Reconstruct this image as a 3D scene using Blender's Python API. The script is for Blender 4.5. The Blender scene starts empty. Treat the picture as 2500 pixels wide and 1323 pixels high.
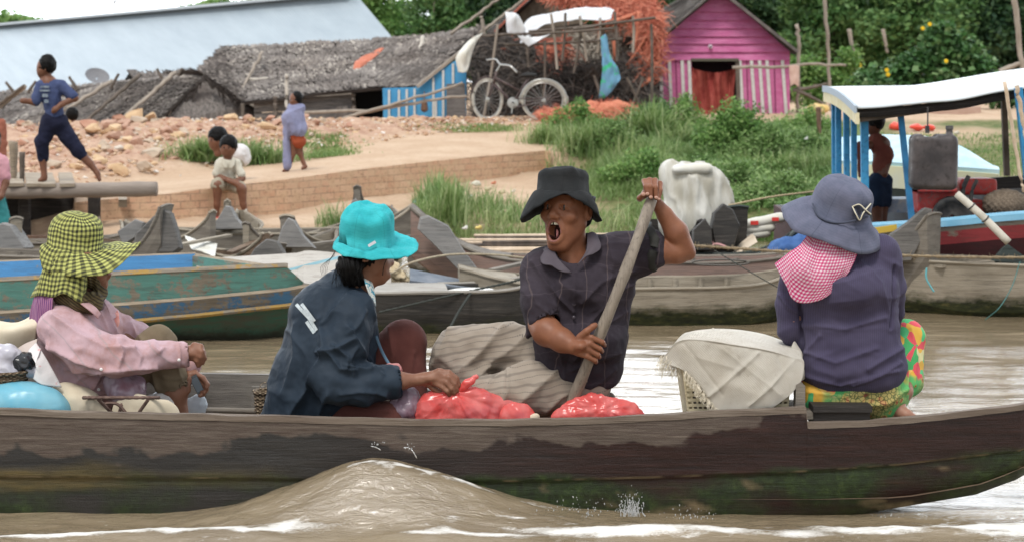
EXPO = 0.55
import bpy, math, random
import numpy as np
from mathutils import Vector, Matrix
R = math.radians
rnd = random.Random(7)
rng = np.random.default_rng(11)
F, CH, YH = 4640.0, 1.83, 200.0      # lens in photo pixels, eye height above the water, horizon row
C = bpy.context.scene.collection
A = np.array

def P(px, py, d):                      # a point of the place seen at (px,py) at d metres from the eye
    return np.array([(px-1250)/F*d, d, CH+(YH-py)/F*d])
def PZ(px, d, z):
    return np.array([(px-1250)/F*d, d, z])
def SC(d): return d/F                  # metres per photo pixel at d

# ---------------------------------------------------------------- noise
def _hash(ix, iy, iz, seed):
    n = (ix*374761393 + iy*668265263 + iz*2147483647 + seed*1274126177) & 0xffffffff
    n = ((n ^ (n >> 13))*1274126177) & 0xffffffff
    n = (n ^ (n >> 16)) & 0xffffff
    return n/float(0xffffff)
def vnoise(p, seed=0):
    p = np.asarray(p, float); i = np.floor(p).astype(np.int64); f = p-i; f = f*f*(3-2*f)
    o = 0
    for dx in (0, 1):
        for dy in (0, 1):
            for dz in (0, 1):
                w = (f[..., 0] if dx else 1-f[..., 0])*(f[..., 1] if dy else 1-f[..., 1])*(f[..., 2] if dz else 1-f[..., 2])
                o = o+w*_hash(i[..., 0]+dx, i[..., 1]+dy, i[..., 2]+dz, seed)
    return o*2-1
_RM = A(Matrix.Rotation(.7, 3, Vector((.3, .9, .5))))@A(Matrix.Rotation(.5, 3, 'Z'))
def fbm(p, s=(1, 1, 1), oct=3, seed=0):
    p = np.asarray(p, float)*A(s); o = 0; a = 1
    for k in range(oct):
        p = p@_RM; o = o+a*vnoise(p*2.03**k, seed+k*17); a *= .5
    return o
def ridged(p, s, oct=2, seed=0):
    n = 1-np.abs(fbm(p, s, oct, seed))*1.6; return np.clip(n, -.2, 1)**2

# ---------------------------------------------------------------- materials
def hexc(c):
    return c if len(c) == 4 else (*c, 1)
class NT:
    def __init__(s, name):
        s.m = bpy.data.materials.new(name); s.m.use_nodes = True; s.t = s.m.node_tree; s.n = s.t.nodes; s.l = s.t.links
        s.b = s.n['Principled BSDF']; s.tc = None
    def node(s, ty, **kw):
        x = s.n.new(ty)
        for k, v in kw.items(): setattr(x, k, v)
        return x
    def coord(s, kind='Object', scale=(1, 1, 1), rot=(0, 0, 0)):
        if s.tc is None: s.tc = s.node('ShaderNodeTexCoord')
        mp = s.node('ShaderNodeMapping'); s.l.new(s.tc.outputs[kind], mp.inputs[0])
        mp.inputs['Scale'].default_value = scale; mp.inputs['Rotation'].default_value = rot
        return mp.outputs[0]
    def noise(s, scale, co=None, detail=4, rough=.55, dist=0):
        x = s.node('ShaderNodeTexNoise'); x.inputs['Scale'].default_value = scale; x.inputs['Detail'].default_value = detail
        x.inputs['Roughness'].default_value = rough; x.inputs['Distortion'].default_value = dist
        s.l.new(co if co is not None else s.coord(), x.inputs['Vector']); return x.outputs['Fac']
    def ramp(s, fac, stops, interp='LINEAR'):
        x = s.node('ShaderNodeValToRGB'); x.color_ramp.interpolation = interp
        e = x.color_ramp.elements
        while len(e) < len(stops): e.new(.5)
        for i, (p, c) in enumerate(stops):
            e[i].position = p; e[i].color = hexc(c) if not isinstance(c, (int, float)) else (c, c, c, 1)
        s.l.new(fac, x.inputs[0]); return x.outputs[0]
    def mix(s, fac, a, b, mode='MIX'):
        x = s.node('ShaderNodeMix', data_type='RGBA', blend_type=mode)
        for sock, v in ((x.inputs[0], fac), (x.inputs[6], a), (x.inputs[7], b)):
            if isinstance(v, (int, float)): sock.default_value = v
            elif isinstance(v, tuple): sock.default_value = hexc(v)
            else: s.l.new(v, sock)
        return x.outputs[2]
    def math(s, op, a, b=0., c=None):
        x = s.node('ShaderNodeMath', operation=op)
        for i, v in enumerate((a, b) if c is None else (a, b, c)):
            if isinstance(v, (int, float)): x.inputs[i].default_value = v
            else: s.l.new(v, x.inputs[i])
        return x.outputs[0]
    def attr(s, name):
        x = s.node('ShaderNodeAttribute'); x.attribute_name = name; return x
    def sep(s, v):
        x = s.node('ShaderNodeSeparateXYZ'); s.l.new(v, x.inputs[0]); return x.outputs
    def bump(s, h, strength=.3, dist=.01):
        x = s.node('ShaderNodeBump'); x.inputs['Strength'].default_value = strength; x.inputs['Distance'].default_value = dist
        s.l.new(h, x.inputs['Height']); s.l.new(x.outputs[0], s.b.inputs['Normal'])
    def set(s, **kw):
        for k, v in kw.items():
            sock = s.b.inputs[{'color': 'Base Color', 'rough': 'Roughness', 'spec': 'Specular IOR Level', 'metal': 'Metallic', 'alpha': 'Alpha',
                               'trans': 'Transmission Weight', 'sss': 'Subsurface Weight', 'sheen': 'Sheen Weight', 'coat': 'Coat Weight'}[k]]
            if isinstance(v, (int, float)): sock.default_value = v
            elif isinstance(v, tuple): sock.default_value = hexc(v)
            else: s.l.new(v, sock)
        return s
MATS = {}
def M(name, c1, c2=None, scale=8, rough=.8, bump=0, bscale=None, bdist=.01, stretch=(1, 1, 1), spec=.3, metal=0, c3=None, lo=.35, hi=.65, s2=None, rand=0, trans=0):
    if name in MATS: return MATS[name]
    t = NT(name); co = t.coord(scale=stretch)
    col = c1
    if c2 is not None:
        col = t.mix(t.ramp(t.noise(scale, co), [(lo, 0), (hi, 1)]), c1, c2)
    if c3 is not None:
        col = t.mix(t.ramp(t.noise(s2 or scale*3.7, co, 5, .7), [(.52, 0), (.68, 1)]), col, c3)
    if rand:
        a = t.attr('rnd'); col = t.mix(1., col, t.ramp(a.outputs['Fac'], [(0, 1-rand), (1, 1+rand*.6)]), 'MULTIPLY')
    t.set(color=col, rough=rough, spec=spec, metal=metal)
    if bump: t.bump(t.noise(bscale or scale*5, co, 6, .6), bump, bdist)
    if trans:
        tr = t.node('ShaderNodeBsdfTranslucent'); mx = t.node('ShaderNodeMixShader'); mx.inputs[0].default_value = trans
        if isinstance(col, tuple): tr.inputs[0].default_value = hexc(col)
        else: t.l.new(col, tr.inputs[0])
        t.l.new(t.b.outputs[0], mx.inputs[1]); t.l.new(tr.outputs[0], mx.inputs[2])
        t.l.new(mx.outputs[0], t.n['Material Output'].inputs[0])
    MATS[name] = t.m; return t.m

# ---------------------------------------------------------------- objects
def wloc(o):
    l = Vector((0, 0, 0))
    while o is not None: l = l+o.location; o = o.parent
    return A(l)
def thing(name, label, cat, loc=(0, 0, 0), group=None, kind=None):
    o = bpy.data.objects.new(name, None); C.objects.link(o); o.location = Vector([float(v) for v in loc]); o.empty_display_size = .1
    return tag(o, label, cat, group, kind)
def tag(o, label=None, cat=None, group=None, kind=None):
    if label: o['label'] = label
    if cat: o['category'] = cat
    if group: o['group'] = group
    if kind: o['kind'] = kind
    return o
def obj(name, mb, mat, parent=None, smooth=False, uv=None, attrs=None, label=None, base=None):
    v, f = (mb.v, mb.f) if isinstance(mb, MB) else mb[:2]
    v = np.asarray(v, float).reshape(-1, 3)
    off = wloc(parent) if parent is not None else (A(base, float) if base is not None else A([0., 0., 0.]))
    me = bpy.data.meshes.new(name)
    if isinstance(f, np.ndarray):
        nf, k = f.shape
        me.vertices.add(len(v)); me.vertices.foreach_set('co', (v-off).ravel())
        me.loops.add(nf*k); me.loops.foreach_set('vertex_index', f.ravel().astype(np.int32))
        me.polygons.add(nf); me.polygons.foreach_set('loop_start', (np.arange(nf)*k).astype(np.int32))
        me.update(calc_edges=True); me.validate()
    else:
        me.from_pydata((v-off).tolist(), [], f)
    if smooth:
        me.polygons.foreach_set('use_smooth', np.ones(len(me.polygons), bool))
    if uv is not None:
        ul = me.uv_layers.new(name='UVMap'); li = np.zeros(len(me.loops), np.int32); me.loops.foreach_get('vertex_index', li)
        ul.data.foreach_set('uv', np.asarray(uv, float)[li].ravel())
    A_ = dict(attrs or {})
    if isinstance(mb, MB) and mb.r: A_['rnd'] = A(mb.r)
    for k, val in A_.items():
        if len(val) == len(me.vertices):
            at = me.attributes.new(k, 'FLOAT', 'POINT'); at.data.foreach_set('value', np.asarray(val, float).ravel())
    me.materials.append(mat)
    o = bpy.data.objects.new(name, me); C.objects.link(o)
    if parent is not None: o.parent = parent
    elif base is not None: o.location = Vector(off)
    if label: o['label'] = label
    return o
def copy_tree(o, parent=None):
    c = o.copy(); C.objects.link(c); c.parent = parent
    for ch in o.children: copy_tree(ch, c)
    return c
def norm(a): a = np.asarray(a, float); return a/(np.linalg.norm(a)+1e-12)
def frame(d, up=(0, 0, 1)):
    d = norm(d); u = A(up, float)
    if abs(np.dot(d, u)) > .97: u = A([0., 1., 0.]) if abs(d[1]) < .9 else A([1., 0., 0.])
    s = norm(np.cross(d, u)); return s, np.cross(s, d)
def spline(pts, n):                      # catmull-rom resample
    p = np.asarray(pts, float)
    if len(p) == 2: return p[0]+(p[1]-p[0])*np.linspace(0, 1, n)[:, None]
    q = np.vstack([2*p[0]-p[1], p, 2*p[-1]-p[-2]]); t = np.linspace(0, len(p)-1-1e-9, n); i = t.astype(int); f = (t-i)[:, None]
    a, b, c, d = q[i], q[i+1], q[i+2], q[i+3]
    return .5*((2*b)+(c-a)*f+(2*a-5*b+4*c-d)*f**2+(3*b-a-3*c+d)*f**3)
class MB:
    def __init__(s): s.v = []; s.f = []; s.r = []
    def add(s, vs, fs, r=None):
        n = len(s.v); s.v += [tuple(map(float, x)) for x in vs]; s.f += [tuple(i+n for i in f) for f in fs]
        if r is not None: s.r += [r]*len(vs)
        return s
    def box(s, c, half, ax=None, r=None):
        c = A(c, float); ax = ax if ax is not None else (A([1, 0, 0]), A([0, 1, 0]), A([0, 0, 1]))
        vs = [c+ax[0]*half[0]*i+ax[1]*half[1]*j+ax[2]*half[2]*k for i in (-1, 1) for j in (-1, 1) for k in (-1, 1)]
        return s.add(vs, [(0, 1, 3, 2), (4, 6, 7, 5), (0, 4, 5, 1), (2, 3, 7, 6), (0, 2, 6, 4), (1, 5, 7, 3)], r)
    def beam(s, a, b, w, h, up=(0, 0, 1), r=None):
        a, b = A(a, float), A(b, float); d = b-a; sd, u = frame(d, up)
        return s.box((a+b)/2, (np.linalg.norm(d)/2, w/2, h/2), (norm(d), sd, u), r)
    def tube(s, pts, rad, n=8, sq=1., r=None, closed=False):
        pts = np.asarray(pts, float); m = len(pts); rad = np.broadcast_to(rad, m); vs = []; fs = []
        up = A([0, 0, 1.])
        for i in range(m):
            d = pts[(i+1) % m]-pts[(i-1) % m] if closed else pts[min(i+1, m-1)]-pts[max(i-1, 0)]
            sd, u = frame(d, up)
            for k in range(n):
                a = 2*math.pi*k/n; vs.append(pts[i]+rad[i]*(math.cos(a)*sd+math.sin(a)*u*sq))
        for i in range(m if closed else m-1):
            j = (i+1) % m
            for k in range(n): fs.append((i*n+k, i*n+(k+1) % n, j*n+(k+1) % n, j*n+k))
        if not closed: fs += [tuple(range(n))[::-1], tuple((m-1)*n+k for k in range(n))]
        return s.add(vs, fs, r)
    def lathe(s, c, prof, n=24, ax=(0, 0, 1), sx=1., sy=1., r=None):
        c = A(c, float); sd, u = frame(ax, (0, 1, 0)); az = norm(ax); vs = []; fs = []; m = len(prof)
        for (ra, h) in prof:
            for k in range(n):
                a = 2*math.pi*k/n; vs.append(c+az*h+ra*(math.cos(a)*sd*sx+math.sin(a)*u*sy))
        for i in range(m-1):
            for k in range(n): fs.append((i*n+k, i*n+(k+1) % n, (i+1)*n+(k+1) % n, (i+1)*n+k))
        return s.add(vs, fs, r)
    def sheet(s, g, th=0., r=None, closed_u=False):   # g: array (m,n,3); th: thickness
        g = np.asarray(g, float); m, n = g.shape[:2]
        if th:
            du = np.gradient(g, axis=0); dv = np.gradient(g, axis=1); nn = np.cross(du, dv); nn /= np.linalg.norm(nn, axis=2, keepdims=True)+1e-12
            g2 = g-nn*th
        fs = []; mm = m if closed_u else m-1
        for i in range(mm):
            for j in range(n-1):
                a, b, c, d = i*n+j, ((i+1) % m)*n+j, ((i+1) % m)*n+j+1, i*n+j+1
                fs.append((a, b, c, d))
                if th: fs.append((a+m*n, d+m*n, c+m*n, b+m*n))
        if th:
            N = m*n
            for i in range(mm):
                i2 = (i+1) % m
                fs.append((i*n, i*n+N, i2*n+N, i2*n)); fs.append((i*n+n-1, i2*n+n-1, i2*n+n-1+N, i*n+n-1+N))
            if not closed_u:
                for j in range(n-1):
                    fs.append((j, j+1, j+1+N, j+N)); k = (m-1)*n; fs.append((k+j, k+j+N, k+j+1+N, k+j+1))
            return s.add(np.vstack([g.reshape(-1, 3), g2.reshape(-1, 3)]), fs, r)
        return s.add(g.reshape(-1, 3), fs, r)
    def poly(s, front, off, r=None):      # polygon extruded by vector off
        n = len(front); fr = [A(p, float) for p in front]; bk = [p+A(off) for p in fr]
        return s.add(fr+bk, [tuple(range(n)), tuple(range(2*n-1, n-1, -1))]+[(i, i+n, (i+1) % n+n, (i+1) % n) for i in range(n)], r)
    def rock(s, c, rad, seed, flat=.7, r=None):
        g = ICO; d = 1+.42*fbm(g*1.3+seed*7.31, oct=2, seed=seed); v = g*d[:, None]
        # facet: cut with random planes
        rr = np.random.default_rng(seed)
        for k in range(13):
            nrm = norm(rr.normal(size=3)); h = rr.uniform(.38, .8); dd = v@nrm-h; v = v-np.outer(np.maximum(dd, 0), nrm)
        v = v*A([rad, rad*rr.uniform(.7, 1.1), rad*flat]); a = rr.uniform(0, 6.3); ca, sa = math.cos(a), math.sin(a)
        v = v@A([[ca, -sa, 0], [sa, ca, 0], [0, 0, 1]])
        return s.add(v+A(c), ICOF, r)
def _ico():
    import bmesh
    bm = bmesh.new(); bmesh.ops.create_icosphere(bm, subdivisions=2, radius=1)
    v = A([x.co[:] for x in bm.verts]); f = [tuple(y.index for y in x.verts) for x in bm.faces]; bm.free(); return v, f
ICO, ICOF = _ico()

# ---------------------------------------------------------------- implicit surfaces
CORN = [(i, j, k) for i in (0, 1) for j in (0, 1) for k in (0, 1)]
EDG = [(a, b) for a in CORN for b in CORN if sum(abs(x-y) for x, y in zip(a, b)) == 1 and a < b]
class SDF:
    """smooth union of capsules and ellipsoids on a grid, taken out as one continuous surface"""
    def __init__(s, lo, hi, h):
        s.h = h; s.lo = A(lo, float)-3*h; n = np.ceil((A(hi, float)+3*h-s.lo)/h).astype(int)+1; s.n = n; s.g = np.full(n, 9., np.float32)
    def _win(s, lo, hi, pad):
        a = np.maximum(((A(lo)-pad-s.lo)/s.h).astype(int), 0); b = np.minimum(((A(hi)+pad-s.lo)/s.h).astype(int)+2, s.n)
        if (b <= a).any(): return None
        ax = [s.lo[i]+s.h*np.arange(a[i], b[i]) for i in range(3)]
        p = np.stack(np.meshgrid(*ax, indexing='ij'), -1).astype(np.float32)
        return tuple(slice(a[i], b[i]) for i in range(3)), p
    def _comb(s, sl, d, k, op):
        g = s.g[sl]
        if op == 'u':
            if k > 0:
                hh = np.clip(.5+.5*(g-d)/k, 0, 1); s.g[sl] = g*(1-hh)+d*hh-k*hh*(1-hh)
            else: s.g[sl] = np.minimum(g, d)
        else:
            d = -d
            if k > 0:
                hh = np.clip(.5-.5*(g-d)/k, 0, 1); s.g[sl] = g*(1-hh)+d*hh+k*hh*(1-hh)
            else: s.g[sl] = np.maximum(g, d)
    def cap(s, a, b, ra, rb=None, k=.02, op='u', sq=None):
        a, b = A(a, float), A(b, float); rb = ra if rb is None else rb; r = max(ra, rb)
        w = s._win(np.minimum(a, b)-r, np.maximum(a, b)+r, k+3*s.h)
        if w is None: return s
        sl, p = w; ba = b-a; pa = p-a; t = np.clip((pa@ba)/(ba@ba+1e-12), 0, 1)
        q = pa-t[..., None]*ba
        if sq is not None: q = q/A(sq)      # squash per world axis
        s._comb(sl, (np.sqrt((q*q).sum(-1))-(ra+(rb-ra)*t))*(1 if sq is None else min(sq)), k, op); return s
    def chain(s, pts, rs, k=.02, op='u', sq=None):
        for i in range(len(pts)-1): s.cap(pts[i], pts[i+1], rs[i], rs[i+1], k, op, sq)
        return s
    def ell(s, c, r, ax=None, k=.02, op='u'):
        c = A(c, float); r = A(r, float); m = r.max()
        w = s._win(c-m, c+m, k+3*s.h)
        if w is None: return s
        sl, p = w; q = p-c
        if ax is not None: q = q@A(ax, float).T
        q1 = q/r; k0 = np.sqrt((q1*q1).sum(-1)); q2 = q/(r*r); k1 = np.sqrt((q2*q2).sum(-1))+1e-9
        s._comb(sl, k0*(k0-1)/k1, k, op); return s
    def box(s, c, half, ax=None, rd=.01, k=.01, op='u'):
        c = A(c, float); hf = A(half, float); m = np.linalg.norm(hf); w = s._win(c-m, c+m, k+3*s.h)
        if w is None: return s
        sl, p = w; q = p-c
        if ax is not None: q = q@A(ax, float).T
        q = np.abs(q)-hf+rd; d = np.sqrt((np.maximum(q, 0)**2).sum(-1))+np.minimum(q.max(-1), 0)-rd
        s._comb(sl, d, k, op); return s
    def plane(s, c, n, k=.0, op='cut'):      # remove the side the normal points to
        n = norm(n); sl, p = s._win(s.lo, s.lo+s.h*s.n, 0); d = (p-A(c))@n
        s._comb(sl, -d, k, 'c'); return s
    def out(s, disp=None, smooth=1):
        v = s.g; sg = v < 0; n = A(v.shape)-1
        c = np.zeros(n, np.int8)
        for (i, j, k) in CORN: c += sg[i:i+n[0], j:j+n[1], k:k+n[2]]
        act = (c > 0) & (c < 8); ids = np.argwhere(act); idx = np.full(act.shape, -1, np.int64); idx[act] = np.arange(len(ids))
        pos = np.zeros((len(ids), 3)); cnt = np.zeros(len(ids))
        for a, b in EDG:
            a, b = A(a), A(b); va = v[tuple((ids+a).T)]; vb = v[tuple((ids+b).T)]; m = (va < 0) != (vb < 0)
            t = (va[m]/(va[m]-vb[m]))[:, None]; pos[m] += a+(b-a)*t; cnt[m] += 1
        vs = s.lo+s.h*(ids+pos/cnt[:, None]); fs = []
        for ax in range(3):
            o1, o2 = [(1, 2), (2, 0), (0, 1)][ax]
            sl0 = [slice(1, n[0]), slice(1, n[1]), slice(1, n[2])]; sl1 = list(sl0); sl0[ax] = slice(0, n[ax]); sl1[ax] = slice(1, n[ax]+1)
            s0 = sg[tuple(sl0)]; s1 = sg[tuple(sl1)]; cr = np.argwhere(s0 != s1)
            if not len(cr): continue
            flip = s0[tuple(cr.T)]
            off = A([1, 1, 1]); off[ax] = 0; e = cr+off
            u = np.zeros(3, int); u[o1] = 1; w = np.zeros(3, int); w[o2] = 1
            q = np.stack([idx[tuple((e-u-w).T)], idx[tuple((e-w).T)], idx[tuple(e.T)], idx[tuple((e-u).T)]], 1)
            q[~flip] = q[~flip][:, ::-1]; fs.append(q)
        f = np.vstack(fs); f = f[(f >= 0).all(1)]
        for _ in range(smooth):
            acc = np.zeros_like(vs); ct = np.zeros(len(vs))
            for i in range(4):
                a, b = f[:, i], f[:, (i+1) % 4]
                for x in range(3): acc[:, x] += np.bincount(a, vs[b, x], len(vs))
                for x in range(3): acc[:, x] += np.bincount(b, vs[a, x], len(vs))
                ct += np.bincount(a, minlength=len(vs))+np.bincount(b, minlength=len(vs))
            vs = vs*.45+.55*acc/np.maximum(ct, 1)[:, None]
        if disp is not None:
            nn = vnormals(vs, f); vs = vs+nn*disp(vs, nn)[:, None]
        return vs, f
def vnormals(vs, f):
    fn = np.cross(vs[f[:, 2]]-vs[f[:, 0]], vs[f[:, 3]]-vs[f[:, 1]]); nn = np.zeros_like(vs)
    for i in range(4):
        for x in range(3): nn[:, x] += np.bincount(f[:, i], fn[:, x], len(vs))
    return nn/(np.linalg.norm(nn, axis=1, keepdims=True)+1e-12)
def folds(lines, d):
    """cloth creases: each (points in photo px, width m, height m, yref sign) acts on the side facing the eye"""
    L = []
    for pts, w, a in lines:
        L.append(([P(x, y, d)[[0, 2]] for x, y in pts], w, a))
    def fn(v, n):
        s = CH; q = v.copy(); k = d/np.maximum(v[:, 1], .1)
        xz = np.stack([v[:, 0]*k, CH+(v[:, 2]-CH)*k], 1); o = np.zeros(len(v))
        for pts, w, a in L:
            best = np.full(len(v), 9.)
            for i in range(len(pts)-1):
                A0, B0 = pts[i], pts[i+1]; ba = B0-A0; pa = xz-A0; t = np.clip((pa@ba)/(ba@ba+1e-9), 0, 1)
                best = np.minimum(best, np.linalg.norm(pa-t[:, None]*ba, axis=1))
            e = best/w; o += a*(np.exp(-e*1.25)*1.1-.5*np.exp(-(e/2.1)**2))
        return o*np.clip(-n[:, 1]*1.5+.35, 0, 1)
    return fn
def facing(v, k=1.): return v
# ================================================================ camera, light, air
sc = bpy.context.scene
cam = bpy.data.cameras.new('camera'); co_ = bpy.data.objects.new('camera', cam); C.objects.link(co_); sc.camera = co_
co_.location = (0, 0, CH); co_.rotation_euler = (R(90), 0, 0)
cam.sensor_width = 36; cam.lens = F/2500*36; cam.shift_y = -(661.5-YH)/2500; cam.clip_end = 2000; cam.clip_start = .1
cam.dof.use_dof = True; cam.dof.focus_distance = 8.6; cam.dof.aperture_fstop = 4.6
w = bpy.data.worlds.new('World'); sc.world = w; w.use_nodes = True
wt = w.node_tree; bg = wt.nodes['Background']
sky = wt.nodes.new('ShaderNodeTexSky'); sky.sky_type = 'NISHITA'; sky.sun_disc = False
sky.sun_elevation = R(58); sky.sun_rotation = R(200); sky.air_density = 1.6; sky.dust_density = 4
# overcast: pale cloud sheet over the blue, brighter and darker banks
tc = wt.nodes.new('ShaderNodeTexCoord'); nz = wt.nodes.new('ShaderNodeTexNoise'); nz.inputs['Scale'].default_value = 2.2; nz.inputs['Detail'].default_value = 6
mp = wt.nodes.new('ShaderNodeMapping'); mp.inputs['Scale'].default_value = (1, 1, 3)
wt.links.new(tc.outputs['Generated'], mp.inputs[0]); wt.links.new(mp.outputs[0], nz.inputs['Vector'])
cr = wt.nodes.new('ShaderNodeValToRGB'); cr.color_ramp.elements[0].position = .3; cr.color_ramp.elements[1].position = .7
cr.color_ramp.elements[0].color = (5.6, 6.1, 6.6, 1); cr.color_ramp.elements[1].color = (8.8, 9.0, 9.2, 1)
wt.links.new(nz.outputs['Fac'], cr.inputs[0])
mx = wt.nodes.new('ShaderNodeMix'); mx.data_type = 'RGBA'; mx.inputs[0].default_value = .86
wt.links.new(sky.outputs[0], mx.inputs[6]); wt.links.new(cr.outputs[0], mx.inputs[7]); gz_ = wt.nodes.new('ShaderNodeSeparateXYZ'); wt.links.new(tc.outputs['Generated'], gz_.inputs[0])
def wm(op, a, b):
    x = wt.nodes.new('ShaderNodeMath'); x.operation = op
    for i, v_ in enumerate((a, b)):
        if isinstance(v_, (int, float)): x.inputs[i].default_value = v_
        else: wt.links.new(v_, x.inputs[i])
    return x.outputs[0]
rp = wt.nodes.new('ShaderNodeValToRGB'); rp.color_ramp.elements[0].position = .10; rp.color_ramp.elements[0].color = (1, 1, 1, 1); rp.color_ramp.elements[1].position = .8; rp.color_ramp.elements[1].color = (0, 0, 0, 1)
wt.links.new(gz_.outputs[2], rp.inputs[0]); yy = wt.nodes.new('ShaderNodeMapRange'); yy.inputs[1].default_value = -.2; yy.inputs[2].default_value = .8; wt.links.new(gz_.outputs[1], yy.inputs[0])
bright = wm('ADD', wm('MULTIPLY', wm('MULTIPLY', rp.outputs[0], yy.outputs[0]), 3.2), 1.)     # the bright band of sky beyond the village
vm = wt.nodes.new('ShaderNodeVectorMath'); vm.operation = 'SCALE'; wt.links.new(mx.outputs[2], vm.inputs[0]); wt.links.new(bright, vm.inputs[3]); wt.links.new(vm.outputs[0], bg.inputs[0])
bg.inputs[1].default_value = .1
sl = bpy.data.lights.new('sun', 'SUN'); sl.energy = 1.5; sl.angle = R(14); sl.color = (1, .96, .9)
so = bpy.data.objects.new('sun', sl); C.objects.link(so); so.location = (0, 0, 30)
so.rotation_euler = (R(32), 0, R(-20))      # high, from in front of the boat and a little to the right of the eye
sc.view_settings.view_transform = 'Standard'; sc.view_settings.look = 'None'; sc.view_settings.exposure = EXPO; sc.view_settings.gamma = 1
sc.cycles.use_denoising = True; sc.cycles.max_bounces = 6; sc.cycles.transparent_max_bounces = 12
try: sc.cycles.denoiser = 'OPENIMAGEDENOISE'
except Exception: pass
sc.cycles.use_adaptive_sampling = True; sc.cycles.adaptive_threshold = .02; sc.cycles.caustics_reflective = False; sc.cycles.caustics_refractive = False

# ================================================================ ground
COLS = [(-2500, [(17, -.6), (20.2, -.05), (20.35, .2), (20.8, .25), (20.9, .3), (22.3, .6), (25, .9), (28.5, 1.2), (30.5, .9)]),
        (0,     [(17, -.6), (20.2, -.05), (20.35, .12), (20.9, .16), (22.0, .3), (22.3, .6), (25, .82), (28.5, 1.19), (30.5, .9)]),
        (178,   [(17, -.6), (20.0, -.05), (20.15, .2), (20.75, .22), (20.95, .3), (22.3, .6), (25, .85), (28.5, 1.2), (30.5, .9)]),
        (182,   [(17, -.6), (20.0, -.05), (20.15, .26), (20.78, .30), (20.82, .50), (22.3, .6), (25, .85), (28.5, 1.22), (30.5, .9)]),
        (400,   [(17, -.6), (20.0, -.05), (20.15, .27), (21.08, .30), (21.12, .57), (24, .65), (26.5, .98), (29, 1.25), (31, .9)]),
        (555,   [(17, -.6), (20.2, -.05), (20.35, .27), (21.58, .30), (21.62, .63), (25, .69), (27, 1.0), (29.2, 1.26), (31, .95)]),
        (700,   [(17, -.6), (20.5, -.05), (20.65, .27), (22.18, .33), (22.22, .68), (26.5, .756), (28, 1.03), (29.5, 1.25), (31, 1.05)]),
        (1000,  [(17, -.6), (21.0, -.05), (21.3, .25), (24.18, .42), (24.22, .776), (28.3, 1.0), (29.3, 1.15), (30.3, 1.235), (31, 1.22)]),
        (1330,  [(17, -.6), (21.6, -.05), (22.2, .14), (26.56, .60), (26.6, .855), (29.6, 1.14), (30.2, 1.19), (31, 1.25), (32, 1.25)]),
        (1600,  [(17, -.6), (21.8, -.05), (22.4, .12), (25.5, .6), (26.5, .72), (30, 1.1), (31, 1.17), (32, 1.24), (33, 1.26)]),
        (2000,  [(17, -.6), (21.6, -.05), (22.2, .12), (25, .52), (27, .78), (30, 1.08), (31.5, 1.17), (33, 1.25), (34, 1.27)]),
        (2500,  [(17, -.6), (21.4, -.05), (22, .12), (25, .5), (27, .76), (30, 1.05), (32, 1.17), (34, 1.26), (36, 1.27)]),
        (5000,  [(17, -.6), (21.4, -.05), (22, .12), (25, .5), (27, .76), (30, 1.05), (32, 1.17), (34, 1.26), (36, 1.27)])]
CPX = A([c[0] for c in COLS], float); CD = A([[q[0] for q in c[1]] for c in COLS]); CZ = A([[q[1] for q in c[1]] for c in COLS])
def colprof(px):
    px = np.clip(px, CPX[0], CPX[-1]); i = int(np.clip(np.searchsorted(CPX, px)-1, 0, len(CPX)-2)); t = (px-CPX[i])/(CPX[i+1]-CPX[i])
    return CD[i]*(1-t)+CD[i+1]*t, CZ[i]*(1-t)+CZ[i+1]*t
def gz(px, d):                    # ground height at photo column px, d metres away
    a, b = colprof(px)
    a = np.append(a, [60, 900]); b = np.append(b, [1.3, 1.5])
    return float(np.interp(d, a, b))
pxs = np.unique(np.concatenate([np.linspace(-2500, 5000, 120), np.linspace(-200, 2700, 330), [176, 178, 180, 182]]))
NV = [4, 3, 6, 2, 14, 14, 14, 8]
rows = []; gat = []
for px in pxs:
    a, b = colprof(px); dd = []; zz = []; seg = []
    for i, n in enumerate(NV):
        t = np.arange(n)/n; dd += list(a[i]+(a[i+1]-a[i])*t); zz += list(b[i]+(b[i+1]-b[i])*t); seg += list(i+t)
    dd += [a[-1], 40, 60, 110, 300, 900]; zz += [b[-1], 1.28, 1.3, 1.35, 1.4, 1.5]; seg += [8, 8.2, 8.4, 8.6, 8.8, 9]
    rows.append([((px-1250)/F*D, D, Z) for D, Z in zip(dd, zz)]); gat.append(seg)
g = A(rows); seg = A(gat); gpx = np.repeat(pxs[:, None], g.shape[1], 1)
onpath = np.clip(1-np.abs(seg-4.5)*1.1, 0, 1)*(gpx > 300)
rub = np.clip(np.minimum(seg-5, 8-seg)*1.5, 0, 1)*(gpx < 1500)
g[..., 2] += fbm(g, (1.5, 1.5, 1.5), 3, 3)*.035*(seg > 2.2)*(1-.7*onpath)+rub*fbm(g, (4, 4, 4), 3, 9)*.06
g[..., 0] += (np.abs(seg-3) < 1.01)*fbm(g, (3, 3, 3), 2, 5)*.02
gb = MB().sheet(g[:, ::-1])
grass_m = np.clip((gpx-1380)/120, 0, 1)*np.clip((6.4-seg)*2, 0, 1)
grass_m = np.maximum(grass_m, np.clip(1-np.abs(seg-1.6)*1.2, 0, 1)*(gpx > 800))
grass_m = grass_m*(1-np.clip((gpx-2150)/100, 0, 1)*np.clip(.6+1.6*fbm(g, (.5, .5, .5), 2, 8), 0, 1))
t = NT('earth'); co = t.coord(); a1 = t.attr('grassy'); a2 = t.attr('rub')
sand = t.mix(t.ramp(t.noise(1.3, co), [(.4, 0), (.65, 1)]), (.47, .335, .23), (.54, .405, .29))
sand = t.mix(t.ramp(t.noise(14, co, 6, .7), [(.5, 0), (.75, 1)]), sand, (.38, .255, .17))
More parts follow.
